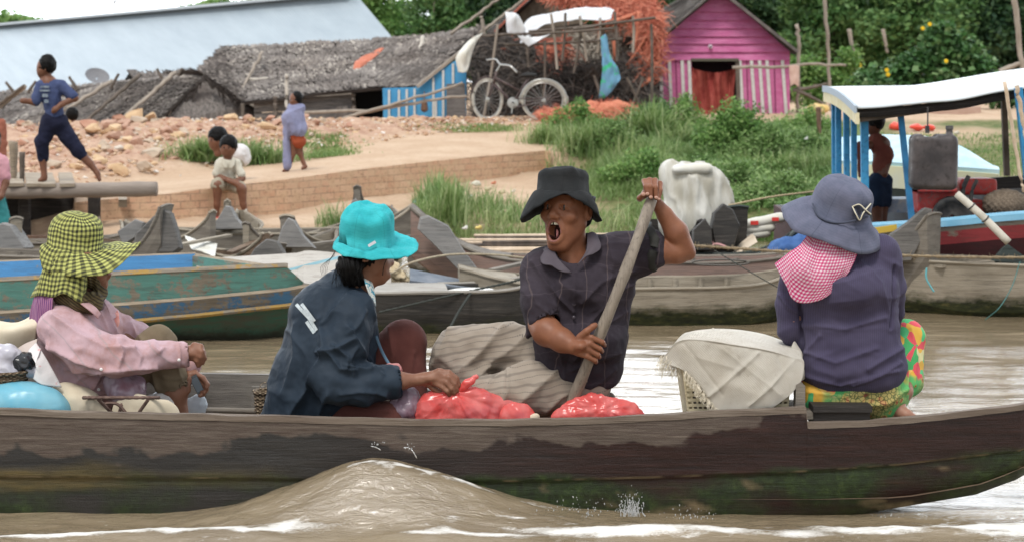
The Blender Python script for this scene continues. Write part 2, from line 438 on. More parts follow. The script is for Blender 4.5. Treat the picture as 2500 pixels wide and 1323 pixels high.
rb = t.mix(t.ramp(t.noise(5, co, 6, .75), [(.4, 0), (.6, 1)]), (.37, .225, .16), (.52, .36, .26))
gr = t.mix(t.ramp(t.noise(7, co, 6, .7), [(.4, 0), (.6, 1)]), (.07, .11, .03), (.20, .19, .09))
c = t.mix(a2.outputs['Fac'], sand, rb); c = t.mix(a1.outputs['Fac'], c, gr)
t.set(color=c, rough=.95, spec=.1); t.bump(t.noise(30, co, 8, .7), .6, .02)
obj('ground', gb, t.m, None, True, attrs={'grassy': grass_m[:, ::-1].ravel(), 'rub': rub[:, ::-1].ravel()})['kind'] = 'structure'

# ================================================================ water
xs = np.concatenate([np.linspace(-120, -9, 24), np.arange(-8, -3.2, .1), np.arange(-3.2, 3.2, .018), np.arange(3.2, 8, .1), np.linspace(9, 120, 24)])
ys = np.concatenate([np.linspace(-80, 2.9, 20), np.arange(3, 7.15, .12), np.arange(7.2, 8.29, .016), np.arange(8.3, 13.99, .045), np.arange(14, 22, .25)])
X, Y = np.meshgrid(xs, ys, indexing='ij'); Zw = np.zeros_like(X); pw = np.stack([X, Y, Zw], -1)
near = np.clip((14-np.abs(X))/8, 0, 1)
Zw += .012*fbm(pw, (.9, 2.4, 1), 3, 21)*near+.0065*fbm(pw, (2.6, 8, 1), 3, 23)*near
mpx = [380, 450, 550, 650, 740, 820, 870, 905, 960, 1050, 1130, 1250, 1400, 1520, 1700]
my = [1268, 1262, 1248, 1214, 1180, 1148, 1127, 1121, 1126, 1150, 1178, 1216, 1250, 1262, 1268]
_tx = np.linspace(380, 1700, 500); _ty = np.interp(_tx, mpx, my); _k = np.exp(-np.linspace(-2, 2, 61)**2); _ty = np.convolve(np.pad(_ty, 30, mode='edge'), _k/_k.sum(), 'valid')
mh = np.interp(X/7.93*F+1250, _tx, (1268-_ty)*7.93/F*1.06, 0, 0)
Zw += mh*np.where(Y < 7.93, np.exp(-((7.93-Y)/.20)**2), np.exp(-((Y-7.93)/.5)**2))*1.0
pX = X/7.7*F+1250
for (pc, wd, yc, hh) in ((430, 330, 7.62, .035), (1650, 260, 7.66, .045), (2350, 300, 7.75, .03), (1050, 160, 7.6, .015)):
    Zw += hh*np.exp(-((pX-pc)/wd)**2)*np.exp(-((Y-yc-.03*np.sin(X*3))/.075)**2)
hullw = np.clip(1-np.abs(Y-7.75)/.45, 0, 1)*(np.abs(X) < 3.2)
Zw += hullw*.011*fbm(pw, (4, 16, 1), 4, 31)+hullw*.004*ridged(pw, (9, 24, 1), 2, 33)
mm_ = np.clip(mh/.05, 0, 1)*np.clip((Y-7.4)/.3, 0, 1); Zw += mm_*.006*fbm(np.stack([X*.6+mh*6, Y*3, 0*X], -1), (3, 3, 1), 4, 35)
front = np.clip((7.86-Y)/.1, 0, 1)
foam_glare = hullw*np.clip(fbm(pw, (9, 40, 1), 5, 41)*1.1-.62, 0, 1)*.9
for (pc, wd_, yc, yw, aa) in ((470, 330, 7.66, .055, 1.25), (1640, 380, 7.66, .05, 1.15), (2320, 330, 7.74, .09, 1.25), (60, 220, 7.63, .04, 1.1), (1150, 200, 7.6, .03, .9)):  # white sky reflection painted into the near water's colour, mixed with real foam
    foam_glare = np.maximum(foam_glare, front*np.exp(-((pX-pc)/wd_)**4)*np.clip(aa*np.exp(-((Y-yc-.02*fbm(pw, (2.5, 1, 1), 2, 43))/yw)**2)+.55*fbm(pw, (7, 34, 1), 4, 44)-.25, 0, 1))
crest = np.clip(mh/.12, 0, 1)*np.clip(1-np.abs(Y-7.93-.02*fbm(pw, (6, 1, 1), 2, 51))/.045, 0, 1)*(pX > 840); foam_glare = np.maximum(foam_glare, crest*np.clip(.45+1.1*fbm(pw, (16, 30, 1), 4, 52), 0, 1))
foam_glare = np.maximum(foam_glare, front*0+hullw*.8*np.clip(fbm(pw, (7, 50, 1), 4, 57)-.35, 0, 1)*np.exp(-((pX-1250)/330)**2)*(Y < 7.85))
foam_glare = np.maximum(foam_glare, np.exp(-((pX-960)/90)**2)*np.clip(1-np.abs(Y-7.9)/.06, 0, 1)*.5*np.clip(fbm(pw, (14, 14, 1), 3, 47)+.6, 0, 1))
wb = MB().sheet(np.stack([X, Y, Zw], -1))
t = NT('river'); co = t.coord(); fo = t.attr('foam_glare')
mud = t.mix(t.ramp(t.noise(1.1, t.coord(scale=(1, 3, 1))), [(.35, 0), (.7, 1)]), (.20, .152, .095), (.285, .225, .145))
whites = t.ramp(t.math('ADD', fo.outputs['Fac'], t.math('MULTIPLY', t.noise(60, t.coord(scale=(1, 2, 1)), 3, .6), .5)), [(.46, 0), (.95, 1)])
c = t.mix(whites, mud, (.8, .78, .74)); t.set(color=c, rough=t.ramp(whites, [(0, .06), (1, .6)]), spec=.8)
t.b.inputs['IOR'].default_value = 1.65
hN = t.math('ADD', t.noise(5, t.coord(scale=(.55, 2.2, 1)), 5, .55), t.math('MULTIPLY', t.noise(26, t.coord(scale=(.6, 1.6, 1)), 4, .6), .22))
ch = t.attr('chop').outputs['Fac']; hN = t.math('ADD', hN, t.math('MULTIPLY', ch, t.math('ADD', t.math('MULTIPLY', t.noise(13, t.coord(scale=(.8, 3, 1), rot=(0, 0, .15)), 6, .65, .8), 1.6), t.math('MULTIPLY', t.noise(60, t.coord(scale=(.7, 1.6, 1)), 4, .6), .35))))
t.bump(hN, .6, .012)
obj('water', wb, t.m, None, True, attrs={'foam_glare': foam_glare.ravel(), 'chop': (hullw*1.).ravel()})['kind'] = 'structure'

# splashes beside the hull
mb = MB(); rr = np.random.default_rng(5)
for (px, py, sp, n, up) in ((1537, 1252, 34, 170, 46), (1690, 1266, 70, 50, 26), (1400, 1250, 110, 50, 40), (920, 1085, 22, 8, 10), (1003, 1100, 14, 10, 25), (1430, 1262, 30, 24, 20), (2180, 1262, 60, 10, 10), (975, 775, 0, 0, 0)):
    for k in range(n):
        s_ = rr.uniform(.0007, .0026); x = px+rr.normal()*sp*.5; y = py-abs(rr.normal())*up*.5
        mb.v_add = None; mb.add(P(x, y, 7.84+rr.uniform(-.05, .05))+ICO*A([s_, s_, s_*rr.uniform(1, 2.4)]), ICOF)
for k in range(26):
    p0 = P(1537+rr.normal()*16, 1260, 7.83); p1 = p0+A([rr.uniform(-.035, .035), 0, rr.uniform(.015, .085)]); mb.tube(spline([p0, (p0+p1)/2+A([rr.uniform(-.008, .008), 0, 0]), p1], 6), np.linspace(.0035, .0006, 6), 5)
for (x0, y0, x1, y1) in ((905, 1088, 930, 1098), (985, 1092, 1003, 1095), (1003, 1095, 1018, 1118)):
    mb.tube(spline([P(x0, y0, 7.85), P((x0+x1)/2, (y0+y1)/2-2, 7.84), P(x1, y1, 7.85)], 7), [.001, .0022, .0014, .0026, .0016, .003, .001], 6)
t = NT('spray'); t.set(color=(.85, .87, .88), rough=.05, spec=.6, trans=.6)
obj('water_splash', mb, t.m, None, True)
tag(bpy.data.objects['water_splash'], 'white drops of river water thrown up along the dark wet hull', 'splash', kind='stuff')

# ================================================================ leaf helpers
def quads(c, d1, d2):               # rhombus leaves: centres, half axes
    v = np.stack([c-d1, c-d2*.9+d1*.1, c+d1, c+d2*.9+d1*.1], 1).reshape(-1, 3); f = np.arange(len(v)).reshape(-1, 4); return v, f
def leafcloud(blobs, n, size, seed, up=.35, shell=.55, asp=.5):
    r = np.random.default_rng(seed); bl = A(blobs, float); wgt = (bl[:, 3:6].prod(1))**(2/3); k = r.choice(len(bl), n, p=wgt/wgt.sum())
    u = r.normal(size=(n, 3)); u /= np.linalg.norm(u, axis=1)[:, None]; rad = (shell+(1-shell)*r.random(n))*(1+.25*fbm(u*2+k[:, None], oct=2, seed=seed))
    c = bl[k, :3]+u*rad[:, None]*bl[k, 3:6]
    a = r.normal(size=(n, 3)); a[:, 2] *= .6; a /= np.linalg.norm(a, axis=1)[:, None]; nn = u*.5+r.normal(size=(n, 3))*.6+A([0, 0, up]); b = np.cross(nn, a); b /= np.linalg.norm(b, axis=1)[:, None]+1e-9
    s = size*r.uniform(.6, 1.4, n)[:, None]; v, f = quads(c, a*s, b*s*asp)
    return v, f, np.repeat(np.clip(.5+.5*r.normal(size=n)*.5+.25*fbm(c, (1.2,)*3, 2, seed), 0, 1), 4)
def leafmat(name, c1, c2, c3=None, tr=.25):
    if name in MATS: return MATS[name]
    t = NT(name); a = t.attr('rnd'); col = t.ramp(a.outputs['Fac'], [(.15, c1), (.6, c2), (.95, c3 or c2)])
    col = t.mix(t.ramp(t.noise(.9), [(.35, 0), (.65, 1)]), col, t.mix(1., col, (.62, .78, .7), 'MULTIPLY'))
    t.set(color=col, rough=.55, spec=.3)
    tn = t.node('ShaderNodeBsdfTranslucent'); t.l.new(col, tn.inputs[0]); m2 = t.node('ShaderNodeMixShader'); m2.inputs[0].default_value = tr
    t.l.new(t.b.outputs[0], m2.inputs[1]); t.l.new(tn.outputs[0], m2.inputs[2]); t.l.new(m2.outputs[0], t.n['Material Output'].inputs[0])
    MATS[name] = t.m; return t.m
LM_dark = leafmat('leaf_dark', (.022, .055, .028), (.052, .105, .04), (.12, .19, .07))
LM_mid = leafmat('leaf_mid', (.055, .12, .035), (.11, .21, .065), (.22, .32, .11))
LM_lite = leafmat('leaf_light', (.10, .20, .05), (.22, .37, .10), (.40, .50, .19), .35)
BARK = M('bark', (.13, .10, .075), (.22, .18, .14), 6, .9, .5, stretch=(1, 1, .2))

def tree_mesh(seed, kind):
    r = np.random.default_rng(seed); bl = []
    n = 34
    for k in range(n):
        a = r.uniform(0, 6.3); h = r.uniform(.12, 1.); rad = (1-.55*h)*r.uniform(.25, 1.05)
        q = r.uniform(.22, .42); bl.append((math.cos(a)*rad, math.sin(a)*rad, .25+h*1.55, q*1.1, q*1.1, q*.8))
    return leafcloud(bl, 13000, .048, seed, .35, .45), bl
TREES = [tree_mesh(50+k, k) for k in range(3)]
def tree(px, d, ht, wd, k, mat, label, group=None, name='tree', zb=None):
    z0 = (gz(px, d) if zb is None else zb); b = PZ(px, d, z0); (v, f, rn), bl = TREES[k]
    th = thing(name, label, 'tree', b, group)
    a = rnd.uniform(0, 6.3); ca, sa = math.cos(a), math.sin(a); v2 = v@A([[ca, -sa, 0], [sa, ca, 0], [0, 0, 1]])*A([wd/2.3, wd/2.3, ht/2.15])+b
    obj('crown', (v2, f), mat, th, attrs={'rnd': rn})
    m = MB(); top = b+A([0, 0, ht*.8]); m.tube(spline([b-A([0, 0, .3]), b+A([rnd.uniform(-.1, .1), 0, ht*.35]), top], 8), np.linspace(ht*.022+.03, .015, 8), 8)
    for q in range(7):
        s0 = b+A([0, 0, ht*rnd.uniform(.15, .55)]); bb = bl[rnd.randrange(len(bl))]; e = b+A([bb[0]*wd/2.3, bb[1]*wd/2.3, bb[2]*ht/2.15]); m.tube(spline([s0, (s0+e)/2+A([0, 0, .1]), e], 6), np.linspace(ht*.01+.01, .006, 6), 6)
    obj('trunk', m, BARK, th, True)
    return th
# left: behind the long roof
tree(40, 66, 3.3, 5.2, 0, LM_lite, 'light green round tree behind the left end of the long grey roof')
tree(-160, 70, 4.2, 6, 1, LM_mid, 'broad green tree at the far left end of the roof')
tree(395, 62, 3.2, 4.2, 2, LM_lite, 'light green treetop just above the long roof beside the antenna')
tree(520, 60, 3.6, 4.2, 0, LM_lite, 'bright treetop over the middle of the long grey roof')
tree(640, 58, 3.5, 4.0, 1, LM_lite, 'treetop showing over the right half of the long grey roof')
# middle
for i, (px, d, h, wd, m_, lb) in enumerate([
    (905, 58, 4.1, 3.4, LM_lite, 'yellow green tree touching the right end of the long grey roof'),
    (985, 62, 3.5, 3.4, LM_mid, 'low tree under the small gap of sky'),
    (1060, 56, 3.6, 3.2, LM_mid, 'light bushy tree over the thatched ridge'),
    (1130, 60, 4.4, 3.6, LM_mid, 'taller tree right of the gap of sky'),
    (1200, 57, 4.6, 3.4, LM_dark, 'dark tree behind the crossing bamboo poles'),
    (1290, 60, 5.2, 4.0, LM_dark, 'dark tree behind the peak of the net shelter'),
    (1400, 60, 5.2, 4.6, LM_dark, 'dark tree hidden mostly by the red net roof'),
    (1540, 60, 5.6, 5, LM_dark, 'dark tree behind the thatch of the pink house')]):
    tree(px, d, h, wd, i % 3, m_, lb, 'trees behind the houses')
for i, (px, d, h, wd, m_, lb) in enumerate([
    (1820, 52, 5.6, 4.2, LM_dark, 'dark green tree just right of the pink gable'),
    (1930, 56, 6.5, 4.6, LM_dark, 'deep green tree behind the thin leaning post'),
    (2040, 50, 6.0, 4.0, LM_mid, 'green tree above the clothes rail'),
    (2150, 54, 6.8, 4.8, LM_dark, 'dark tree between the two short stakes'),
    (2240, 49, 5.8, 4.2, LM_mid, 'mid green tree rising behind the flowering shrub'),
    (2340, 55, 6.8, 5.0, LM_dark, 'dark tree over the top of the flowering shrub'),
    (2430, 50, 6.0, 4.4, LM_dark, 'dark tree behind the tall pole on the right'),
    (2540, 52, 6.4, 5.0, LM_mid, 'green tree at the right end of the wood'),
    (2700, 54, 6.4, 5.5, LM_dark, 'dark tree beyond the end of the white canopy'),
    (1700, 54, 5.5, 5, LM_dark, 'dark tree behind the pink house roof')]):
    tree(px, d, h*.72, wd, i % 3, m_, lb, 'trees of the wood on the right')
# far wood as one mass behind them
bl = [(x, 74+rnd.uniform(-2, 3), rnd.uniform(2, 4.2), 2.4, 2, 1.6) for x in np.linspace(8, 38, 46)]
v, f, rn = leafcloud(bl, 42000, .16, 77, .3, .4)
wd_ = obj('far_wood', (v, f), LM_dark, None, attrs={'rnd': rn}); tag(wd_, 'dense dark wood closing the view behind the nearer trees', 'wood', kind='stuff')

# ================================================================ grass and weeds
def blades(pts, hts, seed, lean=.5, wid=.012):
    r = np.random.default_rng(seed); n = len(pts); a = r.uniform(0, 6.3, n); dr = np.stack([np.cos(a), np.sin(a), 0*a], 1); sd = np.stack([-np.sin(a), np.cos(a), 0*a], 1)
    h = hts[:, None]; w_ = (wid*r.uniform(.6, 1.5, n))[:, None]; L = (lean*r.uniform(.2, 1.6, n))[:, None]; up = A([0, 0, 1.])
    rings = []
    for t_, ww in ((0, .8), (.4, 1.), (.75, .7), (1., .08)):
        c = pts+up*h*(t_-.28*L*t_*t_)+dr*h*L*t_*t_*.75; rings += [c-sd*w_*ww*.5, c+sd*w_*ww*.5]
    v = np.stack(rings, 1).reshape(-1, 3); b = (np.arange(n)*8)[:, None]
    f = np.concatenate([b+A([0, 1, 3, 2]), b+A([2, 3, 5, 4]), b+A([4, 5, 7, 6])], 1).reshape(-1, 4)
    return v, f, np.repeat(r.random(n), 8)
GM = leafmat('grass_blade', (.16, .24, .07), (.31, .40, .15), (.52, .54, .30), .38)
GM2 = leafmat('weed_leaf', (.12, .20, .06), (.24, .36, .12), (.42, .50, .23), .35)
def scatter(n, fn, seed):
    r = np.random.default_rng(seed); out = []
    while len(out) < n:
        px, d = fn(r)
        out.append((*PZ(px, d, gz(px, d)),))
    return A(out)
def f_bank(r):
    while 1:
        px = r.uniform(1330, 2130); d = r.uniform(21.7, 30.8)
        lim = 1420-(d-22)*0+max(0, (d-24.5))*22
        if px > lim+35*math.sin(d*3)-130 and r.random() < np.clip((px-lim+150)/150, .1, 1) and d < 29.8+1.0*math.sin(px*.02)*.6: return px, d
pts = scatter(36000, f_bank, 61)
cl = fbm(pts, (1.1, 1.1, 1.1), 3, 62); keep = cl > -.22; pts = pts[keep]; cl = cl[keep]
v, f, rn = blades(pts, (.09+.30*np.clip(cl+.25, 0, 1.3)**1.3)*rng.uniform(.5, 1.3, len(pts)), 63, .95, .0085)
o = obj('bank_grass', (v, f), GM, None, attrs={'rnd': np.clip(rn*.8+.15*np.repeat(cl, 8), 0, 1)}); tag(o, 'long tangled green grass covering the bank', 'grass', kind='stuff')
# broad leaf weeds mixed through it
pw2 = scatter(2600, lambda r: (r.uniform(1620, 2060), r.uniform(22, 28.6)), 65)
r_ = np.random.default_rng(66); wv = []; wf = []; n0 = 0; wr = []
bl = [(p[0], p[1], p[2]+.10, .2, .2, .13) for p in pw2[fbm(pw2, (1, 1, 1), 2, 67) > -.15]]
v, f, rn = leafcloud(bl, 26000, .028, 68, .8, .3, .6)
o = obj('bank_weeds', (v, f), GM2, None, attrs={'rnd': rn}); tag(o, 'leafy green weeds growing through the grass of the bank', 'weeds', kind='stuff')
# sparse tufts on the berm and by the wall foot
def f_berm(r):
    k = r.random()
    if k < .45: return r.uniform(1010, 1330), r.uniform(21.0, 23.2)
    if k < .62: return r.normal(1080, 26), r.uniform(21.2, 23.8)
    if k < .82: return r.uniform(730, 980), r.uniform(20.5, 21.0)
    return r.uniform(1330, 1650), r.uniform(21.4, 22.6)
pts = scatter(6200, f_berm, 71); cl = fbm(pts, (2.6,)*3, 2, 73); pts = pts[cl > -.35]; cl = cl[cl > -.35]; v, f, rn = blades(pts, rng.uniform(.05, .3, len(pts))*(.7+1.1*np.clip(cl+.3, 0, 1.2)), 72, .8, .009)
o = obj('berm_grass', (v, f), GM, None, attrs={'rnd': rn}); tag(o, 'thin green grass on the earth ledge below the brick wall', 'grass', kind='stuff')
def f_low(r):
    k = r.random()
    if k < .35: return r.normal(790, 40), r.uniform(25.8, 28.4)
    if k < .5: return r.normal(1180, 60), r.uniform(28.8, 29.6)
    return r.uniform(2150, 2650), r.uniform(24, 29.5)+0
pts = scatter(9000, f_low, 75); v, f, rn = blades(pts, rng.uniform(.02, .07, len(pts)), 76, .6, .012)
o = obj('low_turf', (v, f), GM, None, attrs={'rnd': rn*.7}); tag(o, 'short thin turf on the sandy ground', 'grass', kind='stuff')
# big separate plants
def tuft(px, d, r0, h, n, label, seed, lean=.8, wid=.013, name='grass_tuft', grp=None):
    r = np.random.default_rng(seed); a = r.uniform(0, 6.3, n); q = np.abs(r.normal(size=n))*.55*r0; b = PZ(px, d, gz(px, d)-.02)
    pts = b+np.stack([np.cos(a)*q*1.6, np.sin(a)*q, 0*a], 1); v, f, rn = blades(pts, h*r.uniform(.45, 1.1, n), seed+1, lean, wid)
    o = obj(name, (v, f), GM, None, attrs={'rnd': rn}, base=b); tag(o, label, 'grass tuft', grp); return o
tuft(500, 25.4, .33, .42, 900, 'rounded green tuft left of the two sitting children', 81, 1.2)
tuft(610, 25.6, .42, .45, 1100, 'wide green tuft behind the two sitting children', 83, 1.2)
tuft(690, 26.2, .2, .2, 300, 'low green tuft by the girl in the shawl', 85, 1.0)
tuft(1590, 28.2, .28, .75, 420, 'tall arching reeds left of the round bush', 87, .9, .022)
tuft(1430, 26.6, .3, .6, 500, 'pale tall grass at the end of the brick wall', 89, .8, .012)
tuft(1660, 27.6, .25, .5, 300, 'broad bladed grass in front of the pink wall', 91, 1.1, .024)
tuft(1095, 21.6, .13, .58, 150, 'upright bright grass beside the blue rag', 93, .35, .016)
tuft(1930, 25.5, .3, .4, 400, 'grass tuft near the corner of the canopy boat', 95, .9)
tuft(1330, 27.4, .25, .4, 350, 'grass tuft hanging over the right end of the wall', 97, .9)
def bush(px, d, blobs, n, sz, mat, label, seed, up=.5, asp=.6, stems=6, cat='bush'):
    b = PZ(px, d, gz(px, d)); th = thing('bush', label, cat, b)
    bl = [(b[0]+x, b[1]+y, b[2]+z, rx, ry, rz) for (x, y, z, rx, ry, rz) in blobs]; v, f, rn = leafcloud(bl, n, sz, seed, up, .35, asp)
    obj('crown', (v, f), mat, th, attrs={'rnd': rn}); m = MB()
    for k in range(stems):
        q = bl[k % len(bl)]; m.tube(spline([b+A([rnd.uniform(-.1, .1), 0, -.05]), (b+A(q[:3]))/2+A([.03, 0, 0]), q[:3]], 6), np.linspace(.018, .006, 6), 6)
    obj('trunk', m, BARK, th, True); return th
bush(1790, 26.8, [(-.2, 0, .25, .42, .4, .36), (.18, .1, .35, .42, .4, .40), (0, 0, .55, .36, .34, .34), (-.38, 0, .2, .25, .3, .25), (.42, 0, .2, .28, .3, .26)], 9000, .026, LM_lite, 'round leafy green bush in front of the pink house', 101)
bush(1570, 29.3, [(0, 0, .2, .4, .35, .26), (.25, 0, .3, .3, .3, .25)], 3500, .026, LM_mid, 'small bush at the foot of the net rack', 103)
for i_, (px_, d_, w__, h__, lb_) in enumerate([(1400, 28.2, .45, .34, 'low rounded weed bush at the top of the bank near the path'), (1480, 26.6, .5, .32, 'light green weed bush left of the tall reeds'), (1660, 29.2, .4, .36, 'fluffy green bush before the left part of the pink wall'), (1870, 26.2, .5, .34, 'weed bush right of the round bush'), (1960, 28.6, .55, .3, 'low bush right of the pink house corner'), (1780, 24.2, .6, .26, 'spreading weeds above the white wrapped bundle'), (1560, 24.8, .5, .28, 'weed clump behind the raised hand'), (1900, 23.6, .6, .24, 'low weeds behind the folded sacks')]):
    h__ *= 1.55; w__ *= 1.15
    bush(px_, d_, [(0, 0, h__*.5, w__*.7, .35, h__*.6), (w__*.5, .1, h__*.35, w__*.5, .3, h__*.5), (-w__*.55, 0, h__*.3, w__*.45, .3, h__*.45), (w__*.2, 0, h__*.85, w__*.3, .25, h__*.35)], 3600, .024, [LM_lite, GM2][i_ % 2], lb_, 150+i_)
bush(1930, 27, [(0, 0, .2, .5, .4, .26), (.5, 0, .12, .4, .4, .2)], 4500, .026, GM2, 'spreading weed bush beside the canopy boat', 104)
BIG_SHRUB = bush(2270, 38, [(0, 0, .6, .9, .5, .6), (.35, 0, 1.15, .62, .5, .5), (.2, 0, 1.5, .42, .4, .34), (-.8, 0, .5, .6, .5, .42), (-1.35, 0, .45, .5, .5, .42), (.95, 0, .6, .6, .5, .5), (.75, 0, 1.0, .5, .4, .35), (1.5, 0, .35, .5, .5, .35), (-.4, 0, .85, .45, .4, .35)], 5200, .07, leafmat('leaf_broad', (.05, .12, .04), (.09, .20, .06), (.30, .42, .20), .25), 'big shrub with broad leaves and yellow flowers above the white canopy', 105, .8, .85)
bush(1985, 36.5, [(0, 0, .4, .45, .4, .45), (-.2, 0, .8, .35, .3, .3), (.4, 0, .6, .4, .3, .4), (.7, 0, 1.0, .3, .3, .3)], 3600, .045, LM_lite, 'light green bush between the pink wall and the big shrub', 107)
for (px, py) in ((2100, 160), (2168, 183), (2310, 150), (2253, 70), (2270, 60), (2165, 172)):
    c0 = P(px, py, 37.4); mf = MB()
    for k in range(5):
        a = k*1.257; mf.lathe(c0+A([math.cos(a)*.022, 0, math.sin(a)*.022]), [(.001, -.01), (.022, 0), (.001, .01)], 7, (0, -1, .2))
    obj('flower', mf, M('flower', (.75, .5, .02)), BIG_SHRUB)

# rocks of the rubble slope
RM = [M('rock_pale', (.60, .44, .27), (.50, .33, .20), 5, .9, .6, 22), M('rock_pink', (.48, .31, .23), (.38, .22, .155), 5, .9, .6, 22), M('rock_grey', (.42, .34, .27), (.52, .42, .32), 5, .9, .4), M('rock_red', (.38, .19, .13), (.46, .27, .19), 6, .9, .6, 22)]
RW = ['pale yellow', 'pinkish', 'greyish', 'brick red']; r = np.random.default_rng(120); cnt = 0
spec = [(225, 335, 27.2, .17, 0), (300, 415, 23.6, .16, 0), (240, 395, 24.2, .13, 0), (355, 400, 24, .15, 2), (330, 292, 28.8, .2, 0), (365, 300, 28.7, .17, 0), (650, 320, 28.3, .16, 0), (565, 297, 29, .14, 0), (760, 325, 28, .08, 2), (330, 355, 26, .17, 1)]
while len(spec) < 285:
    px = r.uniform(40, 1150) if r.random() < .8 else r.uniform(60, 420); a_, b_ = colprof(px); q = r.random(); top = a_[7]+.1
    d = a_[5]+.5+(top-a_[5]-.5)*(q**.6); spec.append((px, None, d, float(r.gamma(2.0, .022)+.035)*(1.15 if px < 450 else .7 if px > 750 else 1), int(r.choice(4, p=[.2, .45, .22, .13]))))
for i, (px, py, d, s_, k) in enumerate(spec):
    b = PZ(px, d, gz(px, d)+s_*.22) if py is None else P(px, py, d)
    if py is not None: b[2] = gz(px, d)+s_*.4
    m = MB().rock(b, s_, 300+i, .62); o = obj('rubble_stone', m, RM[k], None, False, base=b-A([0, 0, s_*.3]))
    big = 'large' if s_ > .15 else 'medium' if s_ > .09 else 'small'
    where = 'on the left part of the rubble slope' if px < 400 else 'in the middle of the rubble slope' if px < 760 else 'on the low rubble before the blue hut'
    tag(o, f'{big} {RW[k]} broken stone {where}', 'stone', f'{big} {RW[k]} stones {where}')
mb = MB()
for k in range(2600):
    px = r.uniform(-60, 1300); a_, b_ = colprof(px); d = a_[5]+(a_[7]+.2-a_[5])*r.random()**.8; s_ = r.uniform(.012, .045); mb.rock(PZ(px, d, gz(px, d)+s_*.3), s_, 1000+k % 40, .6, float(r.random()))
t = NT('pebble'); a_ = t.attr('rnd'); t.set(color=t.ramp(a_.outputs['Fac'], [(0, (.36, .18, .11)), (.35, (.5, .33, .2)), (.7, (.58, .44, .3)), (.93, (.62, .55, .48)), (1, (.75, .73, .7))]), rough=.9)
o = obj('pebbles', mb, t.m); tag(o, 'small broken pebbles and chips between the rubble stones', 'pebbles', kind='stuff')
# brick retaining wall
wpx = np.concatenate([np.linspace(182, 1345, 160)]); m = MB(); g = []
for px in wpx:
    a_, b_ = colprof(px); zt = b_[4]+.012; zb = b_[3]-.1
    col = [((px-1250)/F*(a_[3]-.02)-0, a_[3]-.02+.012*math.sin(px*.05), zb+(zt-zb)*q) for q in np.linspace(0, 1, 9)]
    g.append(col)
g = A(g); g[..., 1] += fbm(g, (3, 3, 5), 3, 140)*.012; top = g[:, -1:] + A([0, .10, 0]); g = np.concatenate([g, top], 1)
ln = np.concatenate([[0], np.cumsum(np.linalg.norm(np.diff(g[:, 0], axis=0), axis=1))]); uv = np.stack([np.repeat(ln[:, None], g.shape[1], 1), g[..., 2]], -1).reshape(-1, 2)
t = NT('brickwork'); bt = t.node('ShaderNodeTexBrick'); t.l.new(t.coord('UV'), bt.inputs['Vector']); bt.inputs['Scale'].default_value = 1; bt.inputs['Brick Width'].default_value = .235; bt.inputs['Row Height'].default_value = .082
bt.inputs['Mortar Size'].default_value = .007; bt.inputs['Color1'].default_value = (.52, .30, .19, 1); bt.inputs['Color2'].default_value = (.60, .40, .27, 1); bt.inputs['Mortar'].default_value = (.30, .20, .13, 1)
c = t.mix(t.ramp(t.noise(9, None, 6, .7), [(.4, 0), (.62, 1)]), bt.outputs['Color'], (.53, .36, .23)); c = t.mix(t.ramp(t.noise(30, None, 5, .7), [(.55, 0), (.7, 1)]), c, (.28, .15, .09))
t.set(color=c, rough=.9); t.bump(bt.outputs['Fac'], -.6, .02)
o = obj('brick_wall', MB().sheet(g[::-1]), t.m, None, uv=uv.reshape(len(wpx), -1, 2)[::-1].reshape(-1, 2)); tag(o, 'low curving orange brick retaining wall below the sandy path', 'wall')
# ================================================================ materials for old boats
def woodmat(name, c1, c2, c3, moss=.0, rough=.85, zl=.12, paint=None, pamt=.5, spec=.25, bump=.5):
    """weathered plank wood along x; green slime below zl; optional flaking paint"""
    if name in MATS: return MATS[name]
    t = NT(name); gco = t.coord(scale=(1, 1, 6)); c = t.mix(t.ramp(t.noise(2.2, gco, 6, .65), [(.35, 0), (.65, 1)]), c1, c2)
    c = t.mix(t.ramp(t.noise(9, t.coord(scale=(.35, 1, 7)), 6, .75), [(.5, 0), (.72, 1)]), c, c3)
    if paint:
        c = t.mix(t.ramp(t.noise(5, t.coord(scale=(.6, 1, 2)), 8, .75), [(.5-pamt*.25, 1), (.5-pamt*.25+.09, 0)] if 0 else [(.62-pamt*.3, 0), (.66-pamt*.3, 1)]), paint, c)
    if moss:
        geo = t.node('ShaderNodeNewGeometry'); z = t.sep(geo.outputs['Position'])[2]
        mz = t.math('ADD', z, t.math('MULTIPLY', t.math('SUBTRACT', t.noise(5, t.coord(scale=(1, 1, 2)), 6, .7), .5), .22))
        mk = t.ramp(mz, [(zl-.03, 1), (zl+.05, 0)])
        slime = t.ramp(t.noise(16, t.coord(scale=(.6, 1, 2)), 6, .75), [(.35, (.012, .013, .008)), (.55, (.03, .035, .012)), (.72, (.10, .08, .03))])
        c = t.mix(t.math('MULTIPLY', mk, moss), c, slime)
    t.set(color=c, rough=rough, spec=spec); t.bump(t.noise(12, t.coord(scale=(.3, 1, 8)), 8, .7), bump, .012); MATS[name] = t.m; return t.m
W_grey = woodmat('wood_grey', (.15, .13, .11), (.24, .215, .18), (.09, .08, .07), 1)
W_tan = woodmat('wood_tan', (.25, .215, .165), (.34, .30, .24), (.13, .11, .085), 1)
W_pink = woodmat('wood_pinkish', (.30, .20, .165), (.25, .185, .16), (.14, .11, .10), 1)
W_dark = woodmat('wood_tarred', (.022, .021, .020), (.05, .045, .04), (.09, .08, .07), 1, .6, .06)
W_teal = woodmat('wood_dark_teal', (.035, .045, .042), (.06, .075, .07), (.02, .022, .022), 1, .7)
W_plain = woodmat('wood_plain', (.26, .21, .155), (.35, .29, .22), (.14, .11, .085))
W_brown = woodmat('wood_brown', (.12, .08, .055), (.19, .135, .095), (.06, .042, .03))
